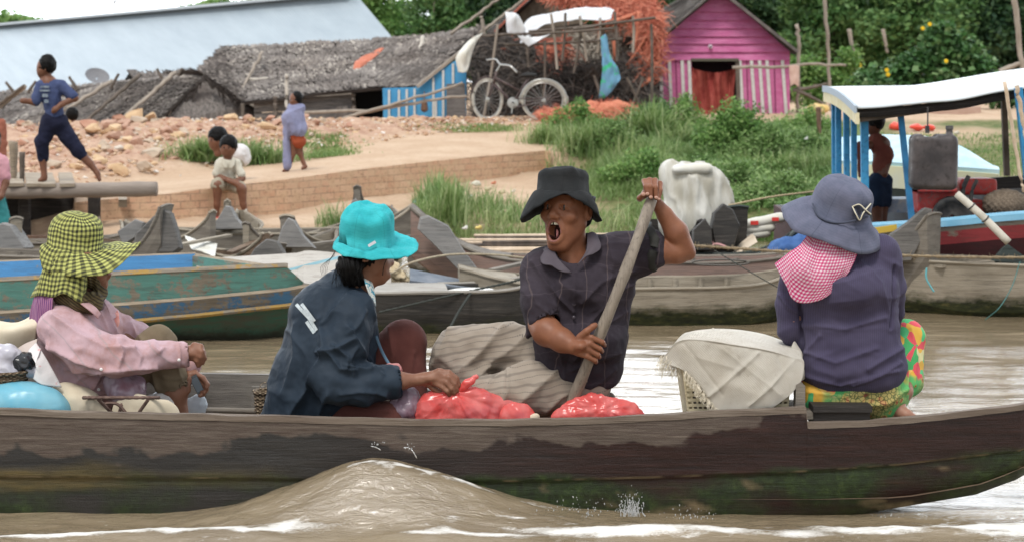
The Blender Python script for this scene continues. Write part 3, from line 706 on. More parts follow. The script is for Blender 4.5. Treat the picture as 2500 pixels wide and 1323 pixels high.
W_black = woodmat('wood_black', (.02, .018, .017), (.04, .035, .032), (.07, .06, .055), rough=.7)

# ================================================================ the rowing boat in front
GPX = [-500, 0, 250, 640, 1000, 1250, 1500, 1700, 1900, 1966, 1970, 2100, 2300, 2500, 2700, 2900]
GY = [996, 1002, 1010, 1018, 1028, 1029, 1022, 1010, 1000, 998, 1036, 1031, 1014, 990, 950, 895]
def dnear(px): return np.interp(px, [-500, 0, 1200, 2000, 2500, 2900], [8.05, 8.0, 7.98, 7.98, 8.04, 8.22])
def zgun(px): return CH-(np.interp(px, GPX, GY)-YH)*dnear(px)/F
def zbot(px): return np.interp(px, [-500, 1700, 2000, 2400, 2500, 2600, 2750, 2900], [-.1, -.08, -.03, .075, .135, .22, .36, .5])
def zseam(px): return np.interp(px, [-500, 600, 1250, 1600, 1900, 2200, 2500, 2900], [.17, .16, .15, .165, .185, .215, .267, .52])
def pfar(px): return np.interp(px, [-500, 0, 650, 1100, 1500, 2000, 2400, 2900], [9.1, 9.1, 9.0, 8.8, 8.5, 8.38, 8.3, 8.24])
def zfar(px): return np.interp(px, [-500, 0, 650, 760, 1300, 1500, 2000, 2400, 2700, 2900], [.455, .45, .445, .44, .36, .30, .30, .33, .45, .57])
pxn = np.unique(np.concatenate([np.linspace(-500, 2900, 900), [1965.9, 1966, 1969.9, 1970]]))
boat = thing('rowing_boat', 'long dark wet wooden rowing boat carrying the four people in front', 'boat', PZ(1200, 8.4, 0))
def hullside():
    g = []; nv = 44
    for px in pxn:
        zg, zs, zb = zgun(px), zseam(px), zbot(px); zs = min(max(zs, zb+.02), zg-.02); dn = dnear(px); col = []
        for q in np.linspace(0, 1, 26): col.append((dn+.02*q**1.2, zg+(zs-zg)*q))
        for q in np.linspace(0, 1, nv-26): col.append((dn+.032+.01*q+.02*q*q+.03*q**3, zs-.006+(zb-zs)*q))
        g.append([((px-1250)/F*8., d, z) for d, z in col])
    return A(g)
hg = hullside(); HP = np.repeat(pxn[:, None], hg.shape[1], 1); HYp = YH+(CH-hg[..., 2])*F/hg[..., 1]
nn = fbm(hg, (3, 3, 7), 5, 201); n2 = fbm(hg, (9, 9, 16), 4, 203)
bd = np.interp(HP, [-500, 0, 150, 225, 330, 450, 530, 640, 760, 900, 960, 1060, 1250, 1400, 1480, 1550, 1680, 1740, 1790, 1830, 1960, 1975, 2900], [1115, 1118, 1118, 1095, 1112, 1112, 1092, 1068, 1076, 1068, 1056, 1076, 1082, 1078, 1085, 1075, 1074, 1050, 1036, 1016, 1004, 1010, 800])
dry = np.clip((bd-HYp)/15+.2+nn*1.9+n2*1.5, 0, 1)
olive = np.clip(1-np.abs(HYp-1165)/42+nn*.7, 0, 1)*np.clip((330-HP)/160, 0, 1)+.35*np.clip(1-np.abs(HYp-1172)/32+nn, 0, 1)*np.clip((800-HP)/200, 0, 1)
moss = np.clip((hg[..., 2]*-1+zseam(HP)+.02+.03*nn)/.03, 0, 1)*np.clip(.6+nn*1.1+.4*(HP > 1100), 0, 1)
tanp = np.clip(fbm(hg, (4, 4, 12), 5, 207)*2.4-.95, 0, 1)*(hg[..., 2] < zseam(HP)+.01)*(HP > 1300)+np.clip(1-np.abs(hg[..., 2]-zseam(HP))/.006, 0, 1)*np.clip(n2*2+.35, 0, 1)*.8
hg[..., 1] += -.003*nn-.0015*n2
t = NT('hull_planks'); at = {k: t.attr(k).outputs['Fac'] for k in ('dry', 'olive', 'mossy', 'tan')}
grain = t.noise(7, t.coord(scale=(.35, 1, 6)), 8, .75); g2 = t.noise(40, t.coord(scale=(.15, 1, 3)), 5, .7)
sepx = t.sep(t.coord())[0]; red = t.ramp(t.math('MULTIPLY', t.math('ADD', sepx, 1.), .5), [(.1, 0), (.75, 1)])
wet = t.mix(red, t.ramp(grain, [(.3, (.016, .015, .014)), (.7, (.042, .038, .035))]), t.ramp(grain, [(.3, (.010, .004, .003)), (.6, (.030, .010, .007)), (.75, (.060, .022, .013))]))
dryc = t.mix(t.ramp(g2, [(.4, 0), (.65, 1)]), t.ramp(grain, [(.3, (.08, .062, .050)), (.6, (.145, .115, .093)), (.75, (.215, .172, .14))]), (.075, .052, .042))
c = t.mix(at['mossy'], wet, t.ramp(t.noise(22, None, 6, .7), [(.3, (.007, .010, .004)), (.55, (.02, .036, .008)), (.75, (.055, .085, .02))]))
c = t.mix(at['olive'], c, t.ramp(grain, [(.3, (.03, .028, .012)), (.7, (.15, .105, .035))])); c = t.mix(at['tan'], c, (.20, .15, .085)); c = t.mix(t.ramp(at['dry'], [(.15, 0), (.8, 1)]), c, dryc)
t.set(color=c, rough=t.ramp(at['dry'], [(.15, .30), (.8, .75)]), spec=.4); t.bump(t.math('ADD', t.math('ADD', grain, t.math('MULTIPLY', g2, .5)), t.math('MULTIPLY', t.noise(38, None, 7, .75), .8)), .5, .012)
HULLM = t.m; at_ = {'dry': dry, 'olive': np.clip(olive, 0, 1), 'mossy': moss, 'tan': np.clip(tanp, 0, 1)}
obj('hull', MB().sheet(hg), HULLM, boat, True, attrs={k: v.ravel() for k, v in at_.items()})
def xw(px, d=8.): return (px-1250)/F*8.
def strip(fn, n=220, lo=-500, hi=2900): return A([fn(px) for px in np.linspace(lo, hi, n)])
# near gunwale, inner face, floor, far side
m = MB()
pn2 = pxn[::2]
g = A([[(xw(px), dnear(px)-.004, zgun(px)-.018), (xw(px), dnear(px)-.004, zgun(px)+.006+.002*math.sin(px*.03)), (xw(px), dnear(px)+.036, zgun(px)+.006), (xw(px), dnear(px)+.038, zgun(px)-.03), (xw(px), dnear(px)+.09, zgun(px)*.5+.08), (xw(px), dnear(px)+.17, max(zbot(px)+.06, min(zgun(px)-.05, .07)))] for px in pn2])
g[..., 2] += fbm(g, (6, 6, 6), 3, 211)*.003
obj('gunwale', MB().sheet(g[:, ::-1]), woodmat('wood_gunwale', (.21, .172, .138), (.15, .115, .09), (.08, .06, .048), rough=.8), boat)
g = A([[(xw(px), dnear(px)+.04+(pfar(px)-.05-dnear(px)-.04)*q, max(zbot(px)+.045, .07)) for q in np.linspace(0, 1, 8)] for px in np.linspace(-500, 2860, 60)])
obj('floorboards', MB().sheet(g[:, ::-1]), W_brown, boat)
INNER = woodmat('wood_inner', (.115, .105, .095), (.19, .175, .155), (.06, .055, .05))
g = A([[(xw(px), pfar(px)-.02-.06*(1-q), max(zbot(px), -.08)*(1-q)+zfar(px)*q) for q in np.linspace(0, 1, 6)]+[(xw(px), pfar(px)+.02, zfar(px))]+[(xw(px), pfar(px)+.02-.12*q, zfar(px)*(1-q)+(zbot(px))*q) for q in np.linspace(.1, 1, 6)] for px in np.linspace(-500, 2900, 260)])
obj('far_side', MB().sheet(g[:, ::-1]), INNER, boat)
g = A([[(xw(px), dnear(px)+.2+(pfar(px)-.3-dnear(px))*q, zbot(px)+.01) for q in (0, .5, 1)] for px in np.linspace(-500, 2500, 80)])
obj('bottom', MB().sheet(g), W_black, boat)
for px in (-420, -60, 180, 385, 556, 760, 1130, 1400):
    obj('frame_rib', MB().poly([(xw(px)-.03, pfar(px)-.085, .03), (xw(px)+.03, pfar(px)-.085, .03), (xw(px)+.03, pfar(px)-.03, zfar(px)-.05), (xw(px)-.03, pfar(px)-.03, zfar(px)-.05)], (0, -.035, 0)), INNER, boat)
# step at the stern: post, short thwart end, seat block
obj('step_post', MB().poly([PZ(1942, 8.04, .40), PZ(1966, 8.04, .40), PZ(1966, 8.04, .545), PZ(1958, 8.04, .56), PZ(1944, 8.04, .55)], (0, .07, 0)), W_grey, boat)
obj('thwart', MB().box(P(1925, 996, 8.15), (.045, .10, .012)).box(PZ(1955, 8.2, .42), (.03, .16, .015)), W_grey, boat)
sb = MB().box(P(2046, 1012, 8.12), (.118, .10, .035)).box(P(2046, 987, 8.12), (.124, .12, .013)); obj('seat', sb, W_black, boat)
# a pole lying along the far side and the grey stone weight
o = obj('lying_pole', MB().tube(spline([P(440, 1001, 8.8), P(540, 1001, 8.8), P(640, 1003, 8.8)], 12), .014, 10), W_grey, None, True, base=P(540, 1001, 8.8)); tag(o, 'smooth grey pole lying inside the boat beside the small round basket', 'pole')
m = MB(); rp = spline([P(2200, 1022, 8.2), P(2330, 1010, 8.2), P(2430, 1000, 8.2), P(2560, 985, 8.2)], 60)
o = obj('coiled_rope', m.tube(rp, .006+.002*np.sin(np.arange(60)*2.), 7), M('rope', (.28, .23, .16), (.18, .14, .10), 60, .9, .6), None, True, base=rp[0]); tag(o, 'thin brown rope lying along the inside edge at the right end of the boat', 'rope')

# ================================================================ moored boats
def canoe(name, label, a, b, W, z0, ra=(.3, 5, 1), rb=(.3, 5, 1), mat=None, inner=None, group='moored wooden boats', zb=-.1, ribs=6, deck=(0, 0), bend=0., pw=2.6, th=.022, wt=(.06, .06), rail=True, over=(.0, .0), deckmat=None):
    a, b = A([a[0], a[1], 0.]), A([b[0], b[1], 0.]); L = np.linalg.norm(b-a); ax = (b-a)/L; sd = A([-ax[1], ax[0], 0.]); mat = mat or W_grey; inner = inner or mat
    root = thing(name, label, 'boat', (a+b)/2, group); n = 56; T = np.linspace(0, 1, n)
    def sec(t):
        s = 2*t-1; k = abs(s); wt_ = wt[0] if s < 0 else wt[1]; hw = max(W/2*(1-k**pw), wt_/2); r_, p_, _ = ra if s < 0 else rb
        zt = z0+r_*k**p_; zk = zb+(z0-zb)*.0+(r_*.72+(z0-zb)*.35)*max(0, (k-.55)/.45)**2.2
        ov = (over[0] if s < 0 else over[1])*k**8
        c = a+ax*(t*L+(ov if s > 0 else -ov))+sd*bend*(1-s*s); return c, hw, zt, zk
    og = []; ig = []
    for t in T:
        c, hw, zt, zk = sec(t); h = zt-zk
        pr = [(-1, 1), (-.97, .62), (-.86, .28), (-.6, .07), (0, 0), (.6, .07), (.86, .28), (.97, .62), (1, 1)]
        og.append([c+sd*hw*x+A([0, 0, zk+h*y]) for x, y in pr])
        hi = max(hw-th, .004); ig.append([c+sd*hi*x+A([0, 0, max(zk+h*y+th*(1.6 if y < .5 else .0), zk+.01)]) for x, y in pr])
    og, ig = A(og), A(ig); og += (fbm(og, (2, 2, 2), 2, int(abs(a[0]*97)))*.006)[..., None]*A([0, 0, 1.])
    full = np.concatenate([og, ig[:, ::-1]], 1)
    m = MB().sheet(full); k = full.shape[1]
    for e in (0, n-1): m.f.append(tuple(e*k+j for j in range(9))[::(1 if e else -1)])
    for e in range(n-1):  m.f.append((e*k, (e+1)*k, (e+1)*k+k-1, e*k+k-1))
    obj('hull', m, mat, root, False)
    if rail:
        for j in (0, 8): obj('gunwale', MB().tube(og[:, j]+A([0, 0, .004]), .014, 6), inner, root)
    for q in range(ribs):
        t = .16+.68*(q+.5)/ribs; c, hw, zt, zk = sec(t); h = zt-zk; hi = hw-th
        pr = [(-.98, .98), (-.93, .62), (-.82, .3), (-.58, .12), (0, .06), (.58, .12), (.82, .3), (.93, .62), (.98, .98)]
        obj('frame_rib', MB().tube([c+sd*hi*x+A([0, 0, zk+h*y]) for x, y in pr], .022, 4), inner, root)
    for e, dl in enumerate(deck):
        if dl:
            ts = np.linspace(0, dl, 14) if e == 0 else np.linspace(1-dl, 1, 14); g = []
            for t in ts:
                c, hw, zt, zk = sec(t); g.append([c+sd*hw*1.02*x+A([0, 0, zt+.012+.012*(1-x*x)]) for x in np.linspace(-1, 1, 7)])
            obj('end_deck', MB().sheet(g, .02), deckmat or inner, root)
    return root
def G2(px, d): return ((px-1250)/F*d, d)

# green and blue boat on the left
gb_ = thing('painted_boat', 'green and blue painted boat with a pale bow deck behind the yellow hat', 'boat', PZ(300, 13.9, 0), 'moored wooden boats')
spx = [-500, -200, 0, 300, 475, 600, 700, 742, 800, 870, 950]
R0 = [705, 693, 687, 671, 662, 656, 652, 690, 700, 700, 696]; R1 = [775, 768, 762, 742, 728, 716, 706, 698, 706, 706, 702]; R2 = [778, 772, 766, 746, 733, 721, 711, 703, 712, 712, 708]
R3 = [812, 806, 800, 782, 766, 752, 742, 736, 736, 738, 740]; R4 = [822, 816, 810, 790, 775, 761, 750, 744, 744, 746, 748]; R5 = [880, 872, 865, 850, 843, 838, 833, 830, 826, 815, 790]
DD = [13.6, 13.4, 13.3, 13.3, 13.35, 13.4, 13.5, 13.55, 13.65, 13.85, 14.2]
pg = np.linspace(-500, 950, 240)
def row(Rr, push): return A([P(px, np.interp(px, spx, Rr), np.interp(px, spx, DD)+push) for px in pg])
def bandmat(name, paint, amt, base=((.20, .17, .13), (.28, .24, .19), (.12, .10, .08)), dirt=.5):
    t = NT(name); gr = t.noise(6, t.coord(scale=(.5, 1, 5)), 8, .75); w_ = t.ramp(gr, [(.35, base[2]), (.5, base[0]), (.7, base[1])])
    c = t.mix(t.ramp(t.noise(4.5, t.coord(scale=(1, 1, 1.4)), 9, .78), [(.36+.3*amt, 0), (.42+.3*amt, 1)]), t.mix(t.ramp(gr, [(.3, 0), (.7, 1)]), paint, tuple(x*.72 for x in paint)), w_)
    c = t.mix(t.math('MULTIPLY', t.ramp(t.noise(11, t.coord(scale=(.4, 1, 3)), 6, .7), [(.5, 0), (.7, 1)]), dirt), c, tuple(x*.5 for x in base[2]))
    t.set(color=c, rough=.75); t.bump(gr, .35, .01); MATS[name] = t.m; return t.m
BG = bandmat('paint_sea_green', (.10, .26, .225), .5); BB = bandmat('paint_blue', (.06, .18, .34), .3); BY = bandmat('paint_ochre', (.36, .22, .05), .3); BB2 = bandmat('paint_sky_blue', (.06, .24, .50), .8)
t = NT('paint_deep_green'); gr = t.noise(6, t.coord(scale=(.6, 1, 3)), 8, .78)
c = t.mix(t.ramp(gr, [(.38, 0), (.6, 1)]), (.025, .11, .075), (.065, .07, .05)); z = t.sep(t.coord())[2]
c = t.mix(t.ramp(t.math('ADD', z, t.math('MULTIPLY', t.math('SUBTRACT', t.noise(9, None, 6, .75), .5), .2)), [(.02, 1), (.09, 0)]), c, (.022, .024, .014)); t.set(color=c, rough=.7); t.bump(gr, .3, .01); BDG = t.m
def band(name, ra, rb, mat, pa=0, pb=0, n=8, lab=None):
    a, b = row(ra, pa), row(rb, pb); obj(name, MB().sheet(A([a+(b-a)*q for q in np.linspace(0, 1, n)]).transpose(1, 0, 2)), mat, gb_, label=lab)
band('top_plank', R0, R1, BG, .0, .03, lab='sea green upper plank'); band('side_plank', R2, R3, BB, -.01, .03, lab='flaking blue middle plank'); band('lower_hull', R4, R5, BDG, .03, .2, 12, 'deep green lower hull')
for nm, rr_, rd, mt in (('rubbing_strake', [(x+y)/2 for x, y in zip(R1, R2)], .02, W_plain), ('lower_strake', [(x+y)/2 for x, y in zip(R3, R4)], .018, BY)):
    obj(nm, MB().tube(row(rr_, .01), rd, 6), mt, gb_)
msk = pg < 706
obj('gunwale', MB().tube(row(R0, .02)[msk]+A([0, .0, .004]), .026, 4), BY, gb_)
def xz_far(px): return P(px, np.interp(px, [-500, 0, 475, 500], [648, 642, 622, 622]), np.interp(px, [-500, 500], [14.6, 14.55]))
far = A([xz_far(px) for px in np.linspace(-500, 478, 30)]); fb = far.copy(); fb[:, 2] = .12; fb[:, 1] -= .12
obj('far_side', MB().sheet(np.stack([far, (far+fb)/2, fb], 1), .03), BB2, gb_, label='sky blue inner side'); obj('far_gunwale', MB().tube(far, .02, 4), W_plain, gb_)
sq = A([P(478, 624, 14.5), P(690, 656, 13.6)]); s2 = sq.copy(); s2[:, 2] = .15; obj('bow_board', MB().sheet(np.stack([sq, s2], 1), .03), BG, gb_); obj('board_cap', MB().tube(sq, .016, 4), W_plain, gb_)
dk = []
for px in np.linspace(480, 955, 30):
    nr = P(px, np.interp(px, spx, R0), np.interp(px, spx, DD)) if px > 735 else P(px, np.interp(px, [480, 735], [700, 692]), 13.6)
    fr = P(px, np.interp(px, [480, 760, 880, 955], [628, 612, 622, 680]), np.interp(px, [480, 760, 955], [14.7, 14.95, 14.3])); dk.append([nr+(fr-nr)*q for q in np.linspace(0, 1, 10)])
dk = A(dk)[:, :]; dk[..., 2] -= .012*(np.arange(30) < 16)[:, None]
obj('bow_deck', MB().sheet(dk, .03), woodmat('deck_pale', (.36, .33, .29), (.44, .41, .37), (.24, .21, .18)), gb_)
obj('deck_stripe', MB().sheet(A([[P(px, np.interp(px, [670, 830], [668, 627])+w_, np.interp(px, [670, 830], [14.1, 14.55])-.03) for w_ in (-3, 4)] for px in np.linspace(675, 830, 8)])), M('stripe_pale_blue', (.35, .62, .72)), gb_)
# floor inside so it is not hollow
obj('floorboards', MB().sheet(A([[P(px, 760, 13.55)*A([1, 1, 0])+A([0, 0, .1]), A([P(px, 760, 13.55)[0], 14.45, .1])] for px in (-500, 480)])), W_grey, gb_)

# black hull with pale deck between the women and the rower
canoe('black_boat', 'black hulled low boat with pale worn deck between the turquoise hat woman and the rower', G2(790, 14.0), G2(1330, 14.15), .62, .30, (.02, 4, 0), (.10, 4, 0), W_dark, woodmat('deck_grey', (.30, .28, .25), (.38, .36, .33), (.2, .18, .16)), ribs=0, deck=(.55, .0), pw=7, wt=(.5, .5))
b_ = obj('side_board', MB().sheet(A([[P(px, y0+(px-1000)*s_, d_) for (y0, s_, d_) in ((662, .2, 14.55), (690, .14, 14.35))] for px in np.linspace(1000, 1150, 6)]), .02), M('board_blue_grey', (.13, .155, .19), (.2, .22, .25), 9, .8), bpy.data.objects['black_boat'])
canoe('ribbed_boat', 'grey open boat with cross frames and mossy waterline behind the cloth covered basket', G2(1120, 14.55), G2(1960, 14.75), .86, .275, (.13, 3, 0), (.14, 5, 0), W_tan, W_tan, ribs=9, deck=(.17, .0), pw=4.5, wt=(.3, .1), zb=-.12)
canoe('pinkish_boat', 'worn pinkish brown boat with a tall leaning prow plate, behind the grey ribbed boat', G2(1060, 15.75), G2(2010, 15.5), .62, .37, (.42, 7, 0), (.12, 5, 0), W_pink, W_grey, ribs=6, deck=(.2, .1), pw=3.4, wt=(.24, .1), over=(.18, 0), zb=-.1)
canoe('dark_teal_boat', 'dark tarred boat whose bow sweeps up behind the blue cloth', G2(1480, 16.3), G2(1990, 16.05), .55, .34, (.03, 3, 0), (.42, 3, 0), W_teal, W_teal, ribs=3, deck=(0, .12), pw=3, wt=(.2, .1))
canoe('upturned_prow_boat', 'dark boat with a black pointed prow in front of the white wrapped bundle', G2(1600, 19.0), G2(1800, 16.8), .62, .36, (.1, 3, 0), (.36, 4, 0), W_dark, W_teal, ribs=3, deck=(0, .2), pw=3, wt=(.2, .2))
canoe('tar_black_canoe', 'small black canoe whose curved end peeks out left of the pointed prow', G2(1560, 17.9), G2(1712, 16.6), .42, .33, (.1, 3, 0), (.28, 4, 0), W_dark, W_dark, ribs=2, deck=(0, .1), pw=3)
canoe('grey_prow_boat', 'grey boat with a blunt prow leaning up toward the canopy boat', G2(1880, 15.9), G2(2240, 15.1), .5, .36, (.05, 3, 0), (.42, 5, 0), W_grey, W_grey, ribs=3, deck=(.1, .3), pw=3, wt=(.2, .26), over=(0, .14))
canoe('mossy_grey_boat', 'long grey boat with a white worn line, behind the woman in the pink scarf', G2(2140, 15.2), G2(3300, 15.0), .75, .39, (.05, 3, 0), (.3, 4, 0), W_tan, W_tan, ribs=8, pw=4, wt=(.15, .1), zb=-.12)
canoe('green_edged_boat', 'dark green boat with a pale metal edged prow at the right edge', G2(2330, 16.1), G2(2620, 15.5), .5, .36, (.02, 3, 0), (.5, 3, 0), W_teal, W_teal, ribs=2, deck=(0, .1), pw=3)
# the huddle of grey canoes on the left
canoe('spade_prow_boat', 'grey boat with the tallest dark spade shaped prow, right of the yellow hat', G2(-250, 16.4), G2(400, 16.0), .6, .36, (.1, 3, 0), (.42, 9, 0), W_grey, W_grey, ribs=4, deck=(.1, .13), pw=4, wt=(.2, .30), over=(0, .02))
canoe('leftmost_prow_boat', 'pale grey canoe whose pointed end rises at the left edge of the picture', G2(-60, 19.6), G2(40, 16.8), .5, .34, (.1, 3, 0), (.28, 5, 0), W_tan, W_grey, ribs=3, deck=(0, .25), pw=2.6, wt=(.1, .1))
canoe('sharp_prow_boat', 'narrow canoe with a sharp whitish prow below the seated boy', G2(590, 20.6), G2(555, 18.3), .55, .34, (.1, 3, 0), (.34, 6, 0), W_tan, W_tan, ribs=3, deck=(0, .22), pw=2.6, wt=(.1, .04))
canoe('broadside_canoe', 'long plain grey canoe lying broadside under the brick wall', G2(420, 18.4), G2(1010, 18.9), .6, .36, (.05, 3, 0), (.25, 4, 0), W_grey, W_tan, ribs=5, pw=4, wt=(.2, .1))
canoe('slanted_canoe', 'grey canoe with its pointed end up, left of the turquoise hat', G2(880, 19.6), G2(700, 16.9), .62, .33, (.1, 3, 0), (.30, 5, 0), W_grey, W_tan, ribs=4, deck=(0, .2), pw=2.6, wt=(.1, .12))
canoe('short_mossy_canoe', 'short mossy canoe end just behind the green and blue boat', G2(470, 15.9), G2(675, 15.25), .45, .30, (.0, 3, 0), (.22, 4, 0), W_grey, W_grey, ribs=2, deck=(0, .3), pw=3, wt=(.1, .2))
canoe('tilted_canoe', 'slim canoe with a pale inside and brown edge, pointing right', G2(520, 17.3), G2(650, 16.2), .34, .30, (.0, 3, 0), (.24, 3, 0), W_brown, W_tan, ribs=2, pw=3)
canoe('back_canoe', 'small canoe whose grey tip shows over the turquoise hat', G2(950, 21.2), G2(872, 19.3), .5, .34, (.1, 3, 0), (.42, 5, 0), W_grey, W_grey, ribs=2, deck=(0, .25), pw=2.6)
canoe('wide_grey_boat', 'wide grey boat right of the turquoise hat with bamboo laid across it', G2(1000, 17.4), G2(1560, 17.2), .8, .33, (.1, 3, 0), (.1, 3, 0), W_grey, W_grey, ribs=5, pw=5, wt=(.3, .3))
canoe('low_canoe', 'low grey canoe between the yellow hat and the brick wall', G2(-260, 17.6), G2(330, 17.9), .5, .33, (.1, 3, 0), (.1, 4, 0), W_tan, W_grey, ribs=4, pw=4)

def prow(parent, pts, d, dep, mat=None, tilt=.12):
    o = bpy.data.objects[parent]; g0 = [P(x, y, d) for x, y in pts]; zm = min(q[2] for q in g0); g0 = [q+A([0, (q[2]-zm)*tilt, 0]) for q in g0]; n = len(g0); c = sum(g0)/n
    front = [c+(q-c)*.93+A([0, -.02, 0]) for q in g0]; back = [q+A([0, dep, -.02]) for q in g0]; m = MB(); m.v = [tuple(q) for q in front+g0+back]
    m.f = [tuple(range(n)), tuple(range(3*n-1, 2*n-1, -1))]+[(k*n+i, k*n+n+i, k*n+n+(i+1) % n, k*n+(i+1) % n) for k in (0, 1) for i in range(n)]; obj('prow_board', m, mat or W_grey, o)
canoe('crossing_canoe', 'narrow grey canoe end crossing behind the spade shaped prow', G2(300, 18.9), G2(520, 17.4), .42, .34, (.1, 3, 0), (.3, 4, 0), W_grey, W_tan, ribs=2, deck=(0, .2), pw=2.8)
canoe('hidden_canoe', 'small grey canoe tucked between the pointed canoes left of the turquoise hat', G2(820, 18.3), G2(600, 16.6), .42, .31, (.1, 3, 0), (.28, 4, 0), W_tan, W_grey, ribs=2, deck=(0, .2), pw=2.8)
for i_, (a_, b_, lb_) in enumerate([((430, 600, 16.6), (560, 575, 17.2), 'grey plank lying across the canoes beside the white sheet'), ((560, 618, 16.2), (660, 575, 16.9), 'brown plank tilted over the slim canoe'), ((735, 600, 16.8), (860, 585, 17.4), 'thin grey board on the slanted canoe'), ((250, 585, 16.6), (345, 598, 16.4), 'rusty bar end sticking out beside the spade prow'), ((880, 640, 15.6), (1010, 596, 16.8), 'long grey oar lying behind the turquoise hat'), ((1200, 660, 15.0), (1290, 640, 15.4), 'short grey board beside the rower elbow'), ((1560, 610, 16.4), (1720, 600, 16.8), 'dark plank under the raised elbow'), ((2290, 650, 14.9), (2420, 640, 15.3), 'grey thwart board lying in the right boat')]):
    a_, b_ = P(*a_), P(*b_); o = obj('plank', MB().beam(a_, b_, .07 if i_ != 3 else .02, .022), [W_tan, W_brown, W_grey, W_brown, W_tan, W_grey, W_dark, W_tan][i_], None, base=(a_+b_)/2); tag(o, lb_, 'plank')
W_stone = woodmat('wood_stone_grey', (.10, .095, .09), (.165, .155, .145), (.05, .048, .045), 1)
W_lite = woodmat('wood_light_grey', (.17, .168, .165), (.26, .25, .24), (.09, .088, .085), .6)
prow('spade_prow_boat', [(322, 618), (330, 572), (372, 530), (398, 511), (414, 520), (428, 560), (440, 606), (425, 618)], 15.9, .16, W_stone)
prow('spade_prow_boat', [(286, 566), (330, 536), (352, 544), (338, 574), (300, 600)], 16.2, .1, W_lite)
prow('pinkish_boat', [(1018, 560), (1024, 532), (1044, 527), (1094, 552), (1132, 612), (1192, 690), (1160, 700), (1100, 640), (1050, 590)], 15.3, .14, W_lite)
prow('slanted_canoe', [(672, 606), (688, 556), (702, 533), (716, 538), (738, 575), (768, 606)], 16.7, .2, W_lite)
prow('short_mossy_canoe', [(600, 642), (622, 606), (650, 584), (676, 590), (692, 618), (700, 642)], 15.1, .2, W_stone)
prow('sharp_prow_boat', [(505, 562), (532, 534), (550, 503), (560, 504), (576, 534), (602, 560)], 18.2, .2, W_lite)
prow('leftmost_prow_boat', [(-40, 640), (-20, 560), (2, 545), (24, 552), (50, 590), (62, 606), (20, 640)], 16.6, .3, W_lite)
prow('grey_prow_boat', [(2168, 640), (2178, 572), (2225, 540), (2262, 508), (2280, 512), (2266, 556), (2222, 640)], 14.95, .14, W_stone)
prow('green_edged_boat', [(2420, 640), (2448, 605), (2500, 562), (2530, 560), (2530, 650)], 15.4, .1, W_teal)
prow('upturned_prow_boat', [(1748, 612), (1738, 560), (1745, 520), (1768, 498), (1790, 512), (1808, 550), (1790, 612)], 16.5, .2, W_dark)
prow('tar_black_canoe', [(1690, 612), (1694, 560), (1722, 534), (1738, 560), (1740, 612)], 16.4, .15, W_dark)
prow('back_canoe', [(842, 560), (858, 492), (868, 485), (884, 505), (900, 560)], 19.1, .1, W_lite)
# ---- things lying on the moored boats
def sdfobj(name, s, mat, parent=None, disp=None, smooth=2, base=None, uv=None, label=None):
    v, f = s.out(disp, smooth); return obj(name, (v, f), mat, parent, True, base=base, uv=(uv(v) if uv else None), label=label)
def clothsheet(name, pts, mat, label, cat, th=.006, seed=1, amp=.02, fr=6, n=26, kind=None):
    """pts: grid of photo points (px,py,d), bent smoothly and creased"""
    g = A([[P(*q) for q in r_] for r_ in pts]); m_, k_ = g.shape[:2]
    g = A([spline(g[i], n) for i in range(m_)]).transpose(1, 0, 2); g = A([spline(g[i], n) for i in range(n)])
    g += (fbm(g, (fr, fr, fr*.5), 3, seed)*amp)[..., None]*A([.3, -1, .4]); o = obj(name, MB().sheet(g, th), mat, None, True, base=g.reshape(-1, 3).mean(0)); tag(o, label, cat); return o
WT = M('white_plastic', (.68, .68, .64), (.60, .58, .50), 5, .5, .3, 9)
D = 17.6; s = SDF(P(1590, 390, D)-A([0, .5, 0]), P(1800, 600, D)+A([0, .5, 0])*1, .014) if False else None
def mkS(px0, py0, px1, py1, d, dep, h): return SDF((*P(px0, py1, d)[[0]], d-dep, P(px0, py1, d)[2]), (*P(px1, py0, d)[[0]], d+dep, P(px1, py0, d)[2]), h)
s = mkS(1600, 395, 1800, 640, D, .5, .016)
s.ell(P(1690, 455, D), (.27, .22, .2), k=.0).ell(P(1690, 540, D), (.30, .25, .3), k=.12).ell(P(1750, 490, D), (.15, .15, .2), k=.06).ell(P(1765, 540, D), (.12, .15, .2), k=.06).ell(P(1750, 445, D-.05), (.06, .06, .08), k=.04).ell(P(1635, 430, D), (.09, .12, .12), k=.05)
TP = M('tarp_translucent', (.50, .47, .39), (.72, .71, .66), 5, .45, .35, 9, stretch=(1.6, 1, .5), trans=.25, lo=.38, hi=.62)
o = sdfobj('wrapped_bundle', s, TP, None, lambda v, n: .030*ridged(v, (7, 7, 2.2), 2, 5)+.03*fbm(v, (5, 5, 3), 2, 6), 1, base=P(1690, 600, D)); tag(o, 'tall bundle wrapped in whitish plastic sheeting standing on a boat', 'bundle')
s = mkS(1640, 395, 1740, 440, D-.1, .2, .01); s.cap(P(1655, 414, D-.15), P(1725, 412, D-.15), .058, .055, 0, sq=(1, 1, .85))
o = sdfobj('rolled_sheet', s, WT, None, lambda v, n: .008*fbm(v, (5, 14, 14), 2, 8), 1, base=P(1690, 420, D-.1)); tag(o, 'off white rolled sheet lying on top of the wrapped bundle', 'roll')
